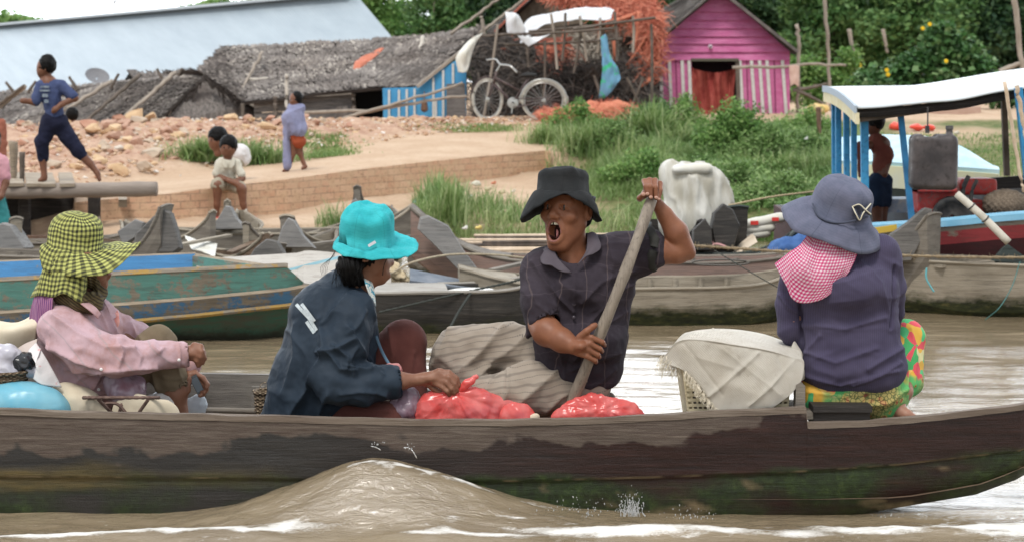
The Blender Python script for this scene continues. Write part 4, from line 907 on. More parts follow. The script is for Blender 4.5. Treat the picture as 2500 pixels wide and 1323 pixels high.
for i, (x0, y0, x1, y1, rd, nm) in enumerate([(1808, 552, 1905, 532, .055, 'topmost'), (1804, 566, 1880, 556, .05, 'middle'), (1806, 580, 1870, 570, .045, 'lowest')]):
    s = mkS(1790, 515, 1920, 600, 17, .2, .01); s.cap(P(x0, y0, 17), P(x1, y1, 17), rd, rd, 0, sq=(1, 1, .8)); o = sdfobj('folded_sack', s, WT, None, lambda v, n: .006*fbm(v, (9, 9, 9), 2, 8), 1, base=P(x0, y0, 17)); tag(o, f'white folded sack, {nm} of three heaped right of the black prow', 'sack', 'heaped white sacks')
for q_, h_ in ((P(1842, 545, 16.94), (.035, .004, .018)), (P(1893, 536, 16.94), (.03, .004, .016))): obj('red_mark', MB().box(q_, h_), M('print_red', (.7, .06, .05)), bpy.data.objects['folded_sack'])
clothsheet('beige_cloth', [[(1770, 640, 16.6), (1800, 620, 16.4), (1850, 590, 16.4)], [(1790, 615, 16.9), (1810, 588, 16.9), (1835, 572, 16.9)]], M('cloth_beige', (.6, .5, .38), (.68, .58, .46), 6, .9), 'beige cloth lying between the two dark boats', 'cloth')
clothsheet('pink_rag', [[(1720, 605, 16.4), (1750, 596, 16.4), (1775, 604, 16.4)], [(1715, 590, 16.8), (1750, 585, 16.8), (1770, 592, 16.8)]], M('cloth_dull_pink', (.55, .3, .3)), 'small dull pink rag on the edge of the dark boat', 'rag')
s = mkS(1875, 570, 1990, 660, 15.9, .3, .012); s.ell(P(1925, 612, 15.9), (.17, .13, .11), k=.0).ell(P(1905, 635, 15.9), (.1, .1, .11), k=.05).ell(P(1960, 600, 15.9), (.1, .1, .09), k=.05)
o = sdfobj('blue_cloth', s, M('cloth_blue', (.04, .10, .27), (.07, .15, .34), 8, .85), None, lambda v, n: .022*fbm(v, (9, 9, 9), 3, 15), 1, base=P(1925, 640, 15.9)); tag(o, 'crumpled blue cloth hanging over the boat beside the pink scarf', 'cloth')
# bamboo bundle
for i in range(11):
    y = 574+i*4.4+rnd.uniform(-2, 2); d = 17.3-i*.05+rnd.uniform(-.05, .05); x0 = 1098+rnd.uniform(0, 60)+(i % 3)*25
    o = obj('bamboo_stick', MB().tube(spline([P(x0, y, d), P(1300, y-2+rnd.uniform(-3, 3), d), P(1500, y+rnd.uniform(-3, 3), d)], 14), .014+.004*(i % 2), 7), [M('bamboo_pale', (.50, .38, .27), (.62, .50, .38), 12, .7), M('bamboo_dark', (.05, .04, .035), (.12, .09, .07), 12, .7)][i in (2, 5, 6)], None, True, base=P(1300, y, d))
    tag(o, ('dark wet' if i in (2, 5, 6) else 'pale')+' bamboo stick in the bundle behind the rower', 'stick', ('dark' if i in (2, 5, 6) else 'pale')+' bamboo sticks')
clothsheet('blue_rag', [[(1190, 625, 17.0), (1230, 612, 16.95), (1260, 620, 16.9)], [(1205, 602, 17.1), (1235, 596, 17.1), (1250, 602, 17.0)]], M('cloth_navy', (.04, .10, .22)), 'small blue rag on the bamboo bundle', 'rag')
s = mkS(930, 625, 1010, 705, 14.5, .15, .008); s.ell(P(955, 655, 14.5), (.07, .05, .05), k=.02).cap(P(965, 665, 14.5), P(995, 690, 14.5), .045, .02, .03)
o = sdfobj('straw_bunch', s, M('straw', (.48, .38, .24), (.62, .52, .36), 40, .9, .8, 90), None, lambda v, n: .018*fbm(v, (40, 40, 40), 2, 25), 0, base=P(965, 680, 14.5)); tag(o, 'tangled bunch of pale straw on the deck beside the turquoise hat', 'straw bunch')
m = MB().tube(spline([P(955, 668, 14.4), P(1010, 640, 14.4), P(1100, 622, 14.6), P(1200, 622, 14.8), P(1300, 632, 15)], 40), .009, 6); o = obj('bent_cane', m, M('cane', (.42, .36, .26), (.3, .25, .18), 30), None, True, base=P(1100, 622, 14.6)); tag(o, 'thin bent cane arching over the decks from the straw bunch', 'cane')
# white sheets on the grey canoes
clothsheet('white_sheet', [[(450, 578, 17.2), (500, 590, 17.1), (530, 598, 17.0)], [(470, 612, 16.8), (505, 618, 16.6), (525, 630, 16.5)]], WT, 'white sheet draped over the grey canoe behind the painted boat', 'sheet', amp=.03)
clothsheet('white_paddle_blade', [[(1080, 712, 14.3), (1130, 704, 14.3), (1200, 706, 14.1), (1212, 722, 14.0)], [(1090, 718, 14.2), (1130, 714, 14.1), (1180, 718, 13.95), (1205, 728, 13.9)]], M('paint_white', (.75, .75, .72)), 'white plastic sheet folded over the edge of the black boat', 'sheet', amp=.004)
for (nm, lab, cat, pts, rad, mat) in [
    ('mooring_rope', 'frayed brown rope stretched tight across the boats behind the pink scarf', 'rope', [(1690, 600, 14.2), (1800, 607, 14.2), (1950, 616, 14.2), (2200, 624, 14.2), (2350, 628, 14.2), (2520, 629, 14.2)], .011, M('rope_frayed', (.36, .28, .18), (.22, .17, .11), 50, .95, .8)),
    ('tan_rope', 'thin tan rope rising from the black prow toward the canopy boat', 'rope', [(1780, 502, 16.9), (1880, 482, 17.2), (1990, 468, 17.6)], .009, M('rope_tan', (.45, .36, .22))),
    ('dark_rope', 'dark knotted rope from the black boat up to the rower', 'rope', [(925, 762, 13.6), (1040, 735, 13.7), (1152, 709, 13.8), (1240, 690, 13.9), (1290, 676, 14)], .008, M('rope_dark', (.04, .045, .04))),
    ('hanging_rope', 'dark rope hanging from the knot down into the water', 'rope', [(1152, 711, 13.8), (1120, 760, 13.6), (1095, 805, 13.4), (1070, 830, 13.3)], .009, M('rope_dark', (.04, .045, .04))),
    ('thin_black_line', 'thin black line slanting across the pinkish boat', 'line', [(1745, 612, 14.4), (1800, 645, 14.2), (1860, 680, 14.1), (1910, 708, 14.1)], .004, M('rope_dark', (.04, .045, .04))),
    ('teal_string', 'thin teal string hanging from the bow of the long grey boat', 'string', [(2262, 655, 14.7), (2262, 680, 14.6), (2280, 712, 14.5)], .007, M('string_teal', (.10, .30, .32))),
    ('net_line', 'thin green line running from the right boats into the water', 'line', [(2490, 640, 14.6), (2470, 700, 14.4), (2440, 750, 14.2), (2405, 780, 14.3)], .004, M('string_green', (.06, .16, .15)))]:
    p = spline([P(*q) for q in pts], 90); rr_ = rad*(1+.3*np.sin(np.arange(90)*1.9))
    o = obj(nm, MB().tube(p, rr_, 6), mat, None, True, base=p[0]); tag(o, lab, cat)
m = MB(); r = np.random.default_rng(9); p = spline([P(*q) for q in [(1690, 600, 14.2), (1800, 607, 14.2), (1950, 616, 14.2), (2200, 624, 14.2), (2520, 629, 14.2)]], 400)
for k in range(400):
    q = p[k]; e = q+r.normal(size=3)*A([.012, .01, .016]); m.tube([q, e], [.003, .001], 3)
obj('fray', m, M('rope_frayed', ()), bpy.data.objects['mooring_rope'])
m = MB().tube(spline([P(1760+70*math.cos(a)+0, 641+7*math.sin(a), 15.0) for a in np.linspace(0, 5.8, 20)], 50), .008, 6); o = obj('wire_loop', m, M('wire', (.12, .11, .10), metal=.3, rough=.6), None, True, base=P(1800, 640, 15)); tag(o, 'bent dark wire loop on top of the pinkish boat', 'wire')
# ================================================================ houses and huts
THM = None
def thatmat(name, ramp_):
    t = NT(name); a = t.attr('rnd'); c = t.ramp(a.outputs['Fac'], ramp_); c = t.mix(t.ramp(t.noise(1.2, None, 4), [(.4, 0), (.65, 1)]), c, t.mix(1., c, (.66, .63, .62), 'MULTIPLY'))
    t.set(color=c, rough=.95, spec=.1); return t.m
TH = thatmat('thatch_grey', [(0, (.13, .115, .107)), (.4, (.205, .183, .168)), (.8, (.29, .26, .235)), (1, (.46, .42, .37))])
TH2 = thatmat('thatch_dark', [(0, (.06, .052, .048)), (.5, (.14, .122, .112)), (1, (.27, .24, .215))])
def thatch(parent, rl, rr_, er, el, seed, mat=TH, L=.26, den=1., name='thatch', th=.05, n=None):
    """ridge left/right, eave right/left"""
    rl, rr_, er, el = map(lambda q: A(q, float), (rl, rr_, er, el)); r = np.random.default_rng(seed)
    wid = max(np.linalg.norm(rr_-rl), np.linalg.norm(er-el)); ln = np.linalg.norm((rl+rr_-er-el)/2); up = norm(np.cross(rr_-rl, el-rl)); up = up*np.sign(up[2])
    g = A([[rl*(1-u)*(1-v)+rr_*u*(1-v)+er*u*v+el*(1-u)*v for v in np.linspace(0, 1, 8)] for u in np.linspace(0, 1, 14)]); g += (fbm(g, (1.5,)*3, 2, seed)*.025)[..., None]*up
    obj('roof_slab', MB().sheet(g, th if np.cross(g[1, 0]-g[0, 0], g[0, 1]-g[0, 0])@up > 0 else -th), TH2, parent)
    N = int(wid*ln*420*den); rows = int(ln/.085)
    v = np.floor(r.random(N)*rows+1)/rows+r.normal(size=N)*.012; v = np.clip(v, .05, 1.03); u = r.random(N)
    c = (rl[None]*((1-u)*(1-v))[:, None]+rr_*(u*(1-v))[:, None]+er*(u*v)[:, None]+el*((1-u)*v)[:, None]); c += (fbm(c, (1.5,)*3, 2, seed)*.025)[:, None]*up
    dn = norm((er+el)/2-(rl+rr_)/2); al = norm(rr_-rl); dn_ = dn+al*r.normal(size=N)[:, None]*.16; dn_ /= np.linalg.norm(dn_, axis=1)[:, None]
    l = (L*r.uniform(.5, 1.1, N))[:, None]; w_ = r.uniform(.006, .024, N)[:, None]; sd = np.cross(dn_, up)
    a0 = c-dn_*l+up*.012; b0 = c+up*(.014+.013*r.random(N))[:, None]
    V = np.stack([a0-sd*w_, a0+sd*w_, b0+sd*w_, b0-sd*w_], 1).reshape(-1, 3); f = np.arange(len(V)).reshape(-1, 4)
    rn = np.clip(.45+.28*r.normal(size=N)+.3*fbm(c, (.8, .8, 5), 2, seed+1), 0, 1)
    obj(name, (V, f), mat, parent, attrs={'rnd': np.repeat(rn, 4)})
POLE = M('pole_weathered', (.26, .22, .18), (.36, .31, .26), 8, .9, .3, stretch=(1, 1, .3)); POLED = M('pole_dark', (.09, .075, .06), (.16, .13, .11), 8, .9, .3)
def pole(name, pts, rad, label, cat='pole', mat=None, group=None, parent=None, n=6):
    p = spline([P(*q) for q in pts], 16); p[1:-1] += rng.normal(size=(14, 3))*min(rad*.3, np.linalg.norm(p[0]-p[-1])*.006)
    o = obj(name, MB().tube(p, np.linspace(rad*1.1, rad*.8, 16), n), mat or POLE, parent, True, base=None if parent else p[0])
    if label: tag(o, label, cat, group)
    return o
# long building with the grey metal roof
hall = thing('long_building', 'long building with one huge pale grey blue sheet metal roof', 'building', PZ(400, 44, 1.2))
rl, rr_, er, el = P(-900, 145, 78), P(868, -14, 39.6), P(1025, 172, 35.5), P(-900, 330, 60); 
t = NT('sheet_metal'); co = t.coord('UV'); z = t.sep(co)
wv = t.math('SINE', t.math('MULTIPLY', z[0], 60.)); seam = t.ramp(t.math('FRACT', t.math('MULTIPLY', z[1], 4.)), [(0, 1), (.012, 0), (.99, 0), (1, 1)])
mc = t.mix(t.ramp(t.noise(1.5, t.coord('UV', (1, 2.5, 1)), 5, .6), [(.3, 0), (.7, 1)]), (.29, .345, .39), (.36, .42, .46)); mc = t.mix(t.math('MULTIPLY', seam, .25), mc, (.25, .3, .34))
mc = t.mix(t.math('MULTIPLY', t.ramp(t.noise(3, t.coord('UV', (8, .6, 1)), 5, .7), [(.5, 0), (.8, 1)]), .35), mc, (.30, .34, .37))
t.set(color=mc, rough=.45, metal=.25, spec=.4); t.bump(wv, .12, .02)
nu, nv_ = 60, 12; g = A([[rl*(1-u)*(1-v)+rr_*u*(1-v)+er*u*v+el*(1-u)*v for v in np.linspace(0, 1, nv_)] for u in np.linspace(0, 1, nu)])
uv = A([[(u*40, v) for v in np.linspace(0, 1, nv_)] for u in np.linspace(0, 1, nu)]).reshape(-1, 2); obj('roof', MB().sheet(g), t.m, hall, uv=uv)
obj('ridge_cap', MB().beam(rl+A([0, 0, .02]), rr_+A([0, 0, .02]), .5, .06), M('metal_ridge', (.42, .47, .51), rough=.5), hall)
bk = (rr_-er)*A([-1, -1, 1]); back = rr_-(er-rr_)*A([-1, -1, 1])*A([1, 1, -1]) ; bk = A([2*rr_[0]-er[0]+2.2, 2*rr_[1]-er[1], er[2]])
obj('end_wall', MB().poly([rr_-A([0, 0, .08]), er-A([.1, 0, .08]), A([er[0]-.1, er[1], .8]), A([bk[0], bk[1], .8]), bk], (-.06, .03, 0)), M('wall_grey_wood', (.16, .14, .12), (.22, .2, .17), 5), hall)
obj('front_wall', MB().poly([el-A([0, -.3, .05]), er-A([.1, -.3, .05]), A([er[0]-.1, er[1]+.3, .8]), A([el[0], el[1]+.3, .8])], (0, .06, 0)), M('wall_grey_wood', ()), hall)
m = MB().tube([P(281, 24, 54), P(279, -60, 54)], .03, 5).tube([P(275, 8, 54), P(287, 2, 54)], .02, 4)
o = obj('antenna', m, M('metal_dull', (.3, .3, .3), rough=.6), None, base=P(281, 24, 54)); tag(o, 'thin antenna mast standing on the ridge of the long grey roof', 'antenna')
# left thatched huts
ha = thing('thatched_hut', 'low hut with long grey thatch and a pointed wooden gable, behind the running boy', 'hut', PZ(300, 31, .9))
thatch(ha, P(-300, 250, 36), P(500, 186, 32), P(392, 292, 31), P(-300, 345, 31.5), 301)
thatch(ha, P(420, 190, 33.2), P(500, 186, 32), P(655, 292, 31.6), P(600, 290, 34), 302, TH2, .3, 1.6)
gw = MB().poly([P(497, 196, 31.9), P(592, 262, 31.7), P(620, 290, 31.65), P(620, 345, 31.65), P(395, 345, 31.2), P(395, 300, 31.2)], (0, .04, 0))
BAM = NT('split_bamboo'); gr = BAM.noise(30, BAM.coord(scale=(1, 1, .12)), 4, .7); c = BAM.mix(BAM.ramp(gr, [(.35, 0), (.6, 1)]), (.06, .052, .05), (.19, .17, .155)); c = BAM.mix(BAM.ramp(BAM.noise(3), [(.5, 0), (.7, 1)]), c, (.11, .09, .08)); BAM.set(color=c, rough=.9); BAM.bump(gr, .6, .02); BAM = BAM.m
obj('gable_wall', gw, BAM, ha)
m = MB(); r = np.random.default_rng(31)
for (x0, y0, x1, y1) in ((500, 184, 600, 268), (500, 186, 392, 296)):
    for k in range(90):
        q = k/90; p0 = P(x0+(x1-x0)*q+r.normal()*3, y0+(y1-y0)*q+r.normal()*3, 31.6); m.beam(p0, p0+A([r.normal()*.05+(.10 if x1 > x0 else -.06), -.05, -.10+r.normal()*.06]), .03, .01)
obj('gable_fringe', m, TH2, ha)
pole('corner_post', [(593, 255, 31.4), (592, 300, 31.3)], .035, None, parent=ha, mat=POLED)
for i, (q) in enumerate([(275, 198, 100, 305), (340, 176+8, 205, 300), (430, 178, 292, 296), (-60, 300, 60, 210), (0, 262, 62, 212), (60, 330, 190, 230)]):
    pole('roof_pole', [(q[0], q[1], 31.9), (q[2], q[3], 31)], .035, 'bare pole lying on the thatch '+['left of the gable near the dish', 'behind the running boy', 'running down from the gable peak', 'at the far left end', 'crossing near the left edge', 'by the running boy'][i], mat=[POLE, POLED][i % 2], group='poles weighing down the thatch')
for i, x in enumerate((36, 68, 190, 270, 405, 425)):
    pole('ridge_stick', [(x, 222-x*.05+8, 32.4), (x+(20 if i % 2 else -22), 205-x*.09+(0), 32.4)], .03, 'short crossed stick on the ridge of the low thatched hut', mat=POLED, group='ridge sticks')
dish = thing('satellite_dish', 'round grey mesh satellite dish behind the low thatch', 'satellite dish', P(235, 212, 34))
prof = [(.02, 0), (.09, .012), (.16, .035), (.22, .07)]; obj('reflector', MB().lathe(P(236, 193, 34), prof, 24, norm((.3, -.55, .75))), M('mesh_grey', (.16, .16, .17), (.24, .24, .25), 60), dish); obj('mast', MB().tube([P(237, 195, 34), P(237, 225, 34)], .02, 6), POLED, dish)
sh = thing('small_shed', 'small low shed roof with a dark open end between the dish and the big thatch', 'shed', PZ(370, 34, .9))
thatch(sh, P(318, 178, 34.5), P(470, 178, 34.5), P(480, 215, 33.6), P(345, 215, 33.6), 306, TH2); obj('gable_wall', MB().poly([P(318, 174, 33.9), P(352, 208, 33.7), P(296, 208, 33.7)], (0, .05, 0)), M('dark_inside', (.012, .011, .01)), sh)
obj('bargeboard', MB().beam(P(318, 172, 33.8), P(350, 208, 33.6), .16, .03), BAM, sh)
# middle thatched house and blue hut under the same run of thatch
hb = thing('thatched_house', 'big grey thatched house with plank wall and dark doorway', 'house', PZ(760, 31.5, 1.2))
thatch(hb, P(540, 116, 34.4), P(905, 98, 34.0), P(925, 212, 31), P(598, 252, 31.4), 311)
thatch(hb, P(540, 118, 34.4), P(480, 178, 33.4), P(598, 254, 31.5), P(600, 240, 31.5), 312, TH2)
PLK = NT('plank_wall'); gr = PLK.noise(14, PLK.coord(scale=(.3, 1, 3)), 5, .7); c = PLK.mix(PLK.ramp(gr, [(.35, 0), (.65, 1)]), (.085, .078, .075), (.19, .175, .165)); PLK.set(color=c, rough=.9); PLK.bump(gr, .6, .02); PLK = PLK.m
m = MB(); 
for k, y in enumerate((235, 250, 266, 281)): m.poly([P(620, y+12, 31.5), P(862, y-6+2, 31.3-.02*k), P(862, y+13, 31.3-.02*k), P(620, y+26, 31.5)], (0, .03, 0), .3+.15*k)
obj('front_wall', m, PLK, hb); pole('corner_post', [(673, 238, 31.3), (673, 292, 31.2)], .04, None, parent=hb, mat=POLED); pole('corner_post', [(862, 222, 31.2), (864, 292, 31.1)], .04, None, parent=hb, mat=POLED)
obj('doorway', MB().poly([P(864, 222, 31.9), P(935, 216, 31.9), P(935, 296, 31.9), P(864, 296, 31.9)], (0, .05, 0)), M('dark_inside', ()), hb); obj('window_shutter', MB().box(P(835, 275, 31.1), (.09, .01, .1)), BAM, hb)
hc = thing('blue_hut', 'bright blue hut with thin white battens under grey thatch', 'hut', PZ(1020, 31.2, 1.2))
thatch(hc, P(905, 98, 34.0), P(1175, 74, 33.6), P(1022, 212, 31.2), P(905, 216, 31.1), 321, TH, .26, 1.2)
thatch(hc, P(1172, 76, 33.6), P(1178, 76, 33.6), P(1190, 110, 33.6), P(1168, 110, 32.9), 323, TH2)
BLU = NT('paint_bright_blue'); co = BLU.coord(); gr = BLU.noise(8, BLU.coord(scale=(1, 1, .4)), 5, .7); c = BLU.mix(BLU.ramp(gr, [(.4, 0), (.7, 1)]), (.05, .26, .50), (.085, .34, .58)); c = BLU.mix(BLU.ramp(BLU.noise(20, None, 4, .7), [(.62, 0), (.75, 1)]), c, (.05, .16, .26)); BLU.set(color=c, rough=.8); BLU = BLU.m
obj('wall', MB().poly([P(934, 216, 31.05), P(1012, 214, 31.05), P(1113, 148, 31.05), P(1138, 140, 31.05), P(1138, 297, 31.05), P(936, 297, 31.05)], (0, .05, 0)), BLU, hc)
WH = M('paint_white_batten', (.62, .62, .60), (.5, .5, .48), 20, .8)
for x, yt in ((948, 220), (972, 220), (991, 219), (1010, 217), (1056, 190), (1080, 172), (1104, 156), (1062, 240)):
    obj('batten', MB().box((P(x, yt, 31.03)+P(x+4, 296, 31.03))/2, (.018, .012, (296-yt)/2*SC(31))), WH, hc)
obj('bargeboard', MB().beam(P(1018, 213, 30.95), P(1168, 92, 31.2), .09, .05), POLE, hc); obj('door', MB().poly([P(1090, 206, 30.95), P(1135, 204, 30.95), P(1137, 297, 30.95), P(1090, 297, 30.95)], (0, .03, 0)), PLK, hc)
obj('hanging_lamp', MB().lathe(P(1036, 268, 30.85), [(.01, .14), (.05, .1), (.06, 0), (.045, -.03), (.001, -.05)], 10).tube([P(1036, 246, 30.85), P(1036, 225, 31)], .008, 4), M('rusty', (.12, .07, .05), (.2, .12, .08), 20), hc)
for i, (pts, lb) in enumerate([([(1010, 190, 32), (1032, 92, 33.4)], 'pale plank lying upright on the blue hut thatch'), ([(1020, 152, 32.6), (1100, 78, 33.8)], 'thin pole lying on the thatch right of the plank'), ([(1025, 170, 32.2), (1134, 84, 33.6)], 'thin slanted pole near the end of the thatch'),
    ([(830, 210, 31.8), (905, 165, 32.7), (965, 135, 33.3)], 'branch lying up the thatch below the red net'), ([(600, 196, 32.4), (720, 190, 32.3), (900, 180, 32)], 'long pale bamboo lying level across the thatch'), ([(700, 182, 31.2), (699, 290, 31.0)], 'upright grey stick behind the girl in the shawl'),
    ([(820, 296, 30.8), (960, 255, 30.6), (1130, 203, 30.5)], 'upper long rail slanting in front of the blue hut'), ([(690, 277, 31), (900, 270, 30.7), (1040, 248, 30.6), (1140, 236, 30.5)], 'lower long rail sagging in front of the blue hut'), ([(640, 128, 33), (575, 250, 31.8)], 'dark pole down the left end of the big thatch'),
    ([(1100, 84, 33), (1240, -20, 33)], 'long bamboo slanting up over the trees left of the net shelter'), ([(1170, 84, 32.6), (1290, -10, 32.6)], 'second slanting bamboo touching the net shelter'), ([(1175, 40, 32.4), (1184, 90, 32.4)], 'short upright stake at the end of the thatch')]):
    pole('plank' if i == 0 else 'pole', pts, .05 if i == 0 else .03, lb, 'plank' if i == 0 else 'pole', M('pole_pale', (.42, .38, .33), (.5, .46, .4), 9) if i in (0, 4, 5) else POLE)
clothsheet('red_net', [[(860, 185, 32.0), (872, 176, 32.1), (880, 170, 32.2)], [(868, 150, 32.6), (890, 146, 32.6), (905, 150, 32.6)], [(905, 128, 33.1), (925, 118, 33.2), (938, 118, 33.2)]], M('net_red', (.46, .13, .08), (.56, .22, .14), 60, .9, .6, 90), 'small red fishing net thrown on the thatch', 'net', amp=.05)
# pink house
D = 33.5; hp = thing('pink_house', 'small bright pink wooden house with white battens and a steep gable', 'house', PZ(1770, D, 1.24))
PK = NT('paint_pink'); gr = PK.noise(6, PK.coord(scale=(.6, 1, 2)), 6, .7); c = PK.mix(PK.ramp(gr, [(.4, 0), (.68, 1)]), (.48, .11, .27), (.58, .19, .37)); c = PK.mix(PK.ramp(PK.noise(14, PK.coord(scale=(.5, 1, 3)), 5, .75), [(.56, 0), (.74, 1)]), c, (.24, .05, .13)); PK.set(color=c, rough=.75); PK = PK.m
peak, lf, rt = P(1752, -22, D), P(1606, 108, D), P(1930, 118, D)
ys = [-22, 22, 46, 68, 92, 115, 137, 150]; m = MB()
def gx(y): return (1752-(y+22)*(146/130), 1752+(y+22)*(178/140)) if y < 104 else (1608, 1928)
for k, (ya, yb) in enumerate(zip([-22, 30, 50, 70, 90, 108, 128], [30, 50, 70, 90, 108, 128, 148])):
    a_, b_ = gx(ya), gx(yb); a_ = (max(a_[0], 1608), min(a_[1], 1928)); b_ = (max(b_[0], 1608), min(b_[1], 1928))
    m.add([P(a_[0], ya, D), P(a_[1], ya, D), P(b_[1], yb, D-.04), P(b_[0], yb, D-.04), P(b_[0], yb, D), P(b_[1], yb, D)], [(0, 1, 2, 3), (3, 2, 5, 4)])
obj('gable_boards', m, PK, hp)
for (x0, x1) in ((1608, 1688), (1802, 1928)): obj('wall', MB().poly([P(x0, 146, D), P(x1, 146, D), P(x1, 300, D), P(x0, 300, D)], (0, .05, 0)), PK, hp)
for i, x in enumerate((1612, 1634, 1665, 1682, 1806, 1834, 1854, 1872, 1910)):
    ln = 1.0 if i < 4 else 1.0; obj('batten', MB().beam(P(x, 147, D-.02), P(x+(6 if i < 4 else 10 if i > 4 else 8), 288, D-.03), .055, .03, (0, 1, 0)), WH, hp)
for x in (1650, 1823, 1890): obj('seam_board', MB().beam(P(x, 148, D-.006), P(x+4, 290, D-.006), .02, .012, (0, 1, 0)), M('pink_dark', (.2, .04, .11)), hp)
obj('lintel', MB().box(P(1745, 147, D-.04), (.42, .03, .025)), M('beam_olive', (.10, .095, .07)), hp)
obj('doorpost', MB().beam(P(1800, 150, D-.02), P(1804, 285, D-.02), .07, .05, (0, 1, 0)), POLED, hp)
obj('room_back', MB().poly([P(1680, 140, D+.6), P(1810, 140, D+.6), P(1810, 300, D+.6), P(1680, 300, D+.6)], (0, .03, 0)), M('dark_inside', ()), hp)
obj('side_wall', MB().poly([P(1608, 118, D), P(1608, 300, D), P(1608, 300, D)+A([-.1, 3.4, 0]), P(1608, 118, D)+A([-.1, 3.4, 0])], (.04, 0, 0)), PK, hp)
obj('gable_lamp', MB().lathe(P(1734, 115, D-.06), [(.001, -.04), (.03, -.02), (.04, .01), (.02, .03)], 10, (0, -1, 0)), M('lamp_pale', (.7, .6, .68)), hp)
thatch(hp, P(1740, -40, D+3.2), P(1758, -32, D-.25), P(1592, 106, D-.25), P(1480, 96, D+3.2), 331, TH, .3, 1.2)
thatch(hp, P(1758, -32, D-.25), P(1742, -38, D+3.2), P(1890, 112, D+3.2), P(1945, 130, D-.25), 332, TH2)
obj('bargeboard', MB().beam(P(1757, -30, D-.3), P(1594, 106, D-.3), .12, .04).beam(P(1748, -30, D-.3), P(1948, 128, D-.3), .1, .05), M('board_grey', (.17, .15, .14), (.10, .09, .085), 6), hp)
cu = MB().sheet(A([[P(x+(8*v if x > 1740 else 0)*0-(0 if x < 1760 else 12*v), 166+12*math.sin((x-1688)/112*3.1)+(292-166)*v, D+.10+.07*math.sin(x*.11+v*2.2)+.035*math.sin(x*.29-v*4)) for v in np.linspace(0, 1, 20)] for x in np.linspace(1688, 1797, 46)]), .01)
obj('curtain', cu, M('curtain_red', (.25, .04, .035), (.36, .09, .07), 7, .9, .4), hp)
# lean-to part of the pink house left of it, behind the rack
hl = thing('pink_lean_to', 'pink and white slatted lean to wall left of the pink house', 'lean-to', PZ(1550, 33.2, 1.24))
obj('wall', MB().poly([P(1325, 175, 33.6), P(1606, 150, 33.6), P(1606, 296, 33.6), P(1325, 296, 33.6)], (0, .05, 0)), PK, hl)
for x in (1350, 1400, 1538, 1556, 1578, 1600): obj('batten', MB().beam(P(x, 175, 33.56), P(x, 294, 33.56), .05, .03, (0, 1, 0)), WH, hl)
# net shelter: thatched gable behind, drying rack in front, nets and plastic
NR = M('net_red', ()); NRED = M('net_orange', (.50, .15, .085), (.62, .25, .16), 50, .9, .7, 70)
hs = thing('net_shelter', 'ramshackle thatched shelter draped with red nets and dark netting', 'shelter', PZ(1330, 33.5, 1.24))
thatch(hs, P(1315, -32, 34.6), P(1330, -30, 33.4), P(1205, 82, 33.4), P(1190, 80, 34.6), 341, TH2)
obj('gable_wall', MB().poly([P(1322, -26, 33.6), P(1440, 66, 33.6), P(1440, 120, 33.6), P(1215, 120, 33.6), P(1215, 76, 33.6)], (0, .04, 0)), M('thatch_flat', (.13, .11, .085), (.2, .17, .13), 14, .9, .6), hs)
obj('bargeboard', MB().beam(P(1322, -34, 33.3), P(1208, 78, 33.3), .18, .04), M('board_red', (.44, .14, .09), (.36, .11, .08), 8), hs)
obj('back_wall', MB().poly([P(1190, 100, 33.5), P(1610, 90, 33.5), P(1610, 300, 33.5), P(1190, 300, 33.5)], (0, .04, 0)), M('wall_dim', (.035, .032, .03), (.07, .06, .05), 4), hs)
r = np.random.default_rng(44)
def nest(name, x0, y0, x1, y1, d, mat, label, cat, amp, parent=None, n=30, hole=0, seed=3):
    g = A([[P(x0+(x1-x0)*u, y0+(y1-y0)*v, d) for v in np.linspace(0, 1, n)] for u in np.linspace(0, 1, n)]); g += (fbm(g, (3, 3, 2), 3, seed)*amp)[..., None]*A([.3, -1, .2]); m = MB().sheet(g)
    if hole: m.f = [q for q in m.f if fbm(A([m.v[q[0]]]), (5, 5, 5), 2, seed+5)[0] > -hole]
    o = obj(name, m, mat, parent, True, base=None if parent else g.reshape(-1, 3).mean(0))
    if label: tag(o, label, cat)
    return o
NDK = M('net_black', (.045, .042, .04), (.10, .085, .075), 30, .9, .8, 60)
def strands(parent, fn, n, ln, w_, mat, seed, name='tangled_strands'):
    r = np.random.default_rng(seed); V = []; Fq = []; rn = []
    for k in range(n):
        c = fn(r); d = r.normal(size=3)*A([1, .5, .6]); d /= np.linalg.norm(d); l = ln*r.uniform(.4, 1.3); e1 = c+d*l*.5+r.normal(size=3)*l*.18; e2 = c+d*l+A([0, 0, -.25*l])+r.normal(size=3)*l*.2; sdv = norm(np.cross(d, A([.2, -1, .3])))*w_*r.uniform(.5, 1.5)
        b = len(V); V += [c-sdv, c+sdv, e1+sdv, e1-sdv, e2+sdv*.5, e2-sdv*.5]; Fq += [(b, b+1, b+2, b+3), (b+3, b+2, b+4, b+5)]; rn += [r.random()]*6
    obj(name, (A(V), A(Fq)), mat, parent, attrs={'rnd': A(rn)})
def strmat(name, a, b, c): t = NT(name); t.set(color=t.ramp(t.attr('rnd').outputs['Fac'], [(0, a), (.5, b), (1, c)]), rough=.9); return t.m
SRED = strmat('strand_red', (.30, .07, .045), (.52, .15, .09), (.66, .28, .19)); SDK = strmat('strand_dark', (.02, .018, .018), (.07, .06, .055), (.16, .13, .11)); SPL = strmat('strand_pale', (.20, .17, .14), (.42, .38, .32), (.6, .57, .5))
strands(hs, lambda r: (lambda u, v: P(1330+270*u+20*v+r.normal()*5, -30+10*u+(20+95*u)*v+r.normal()*6, 32.9-.9*v*u-r.random()*.15))(r.random(), r.random()), 2600, .22, .006, SRED, 1)
strands(hs, lambda r: (lambda u: P(1575+u*30+r.normal()*10, 40+150*r.random()**1.3, 32.1+r.normal()*.05))(r.random()), 1300, .2, .006, SRED, 2)
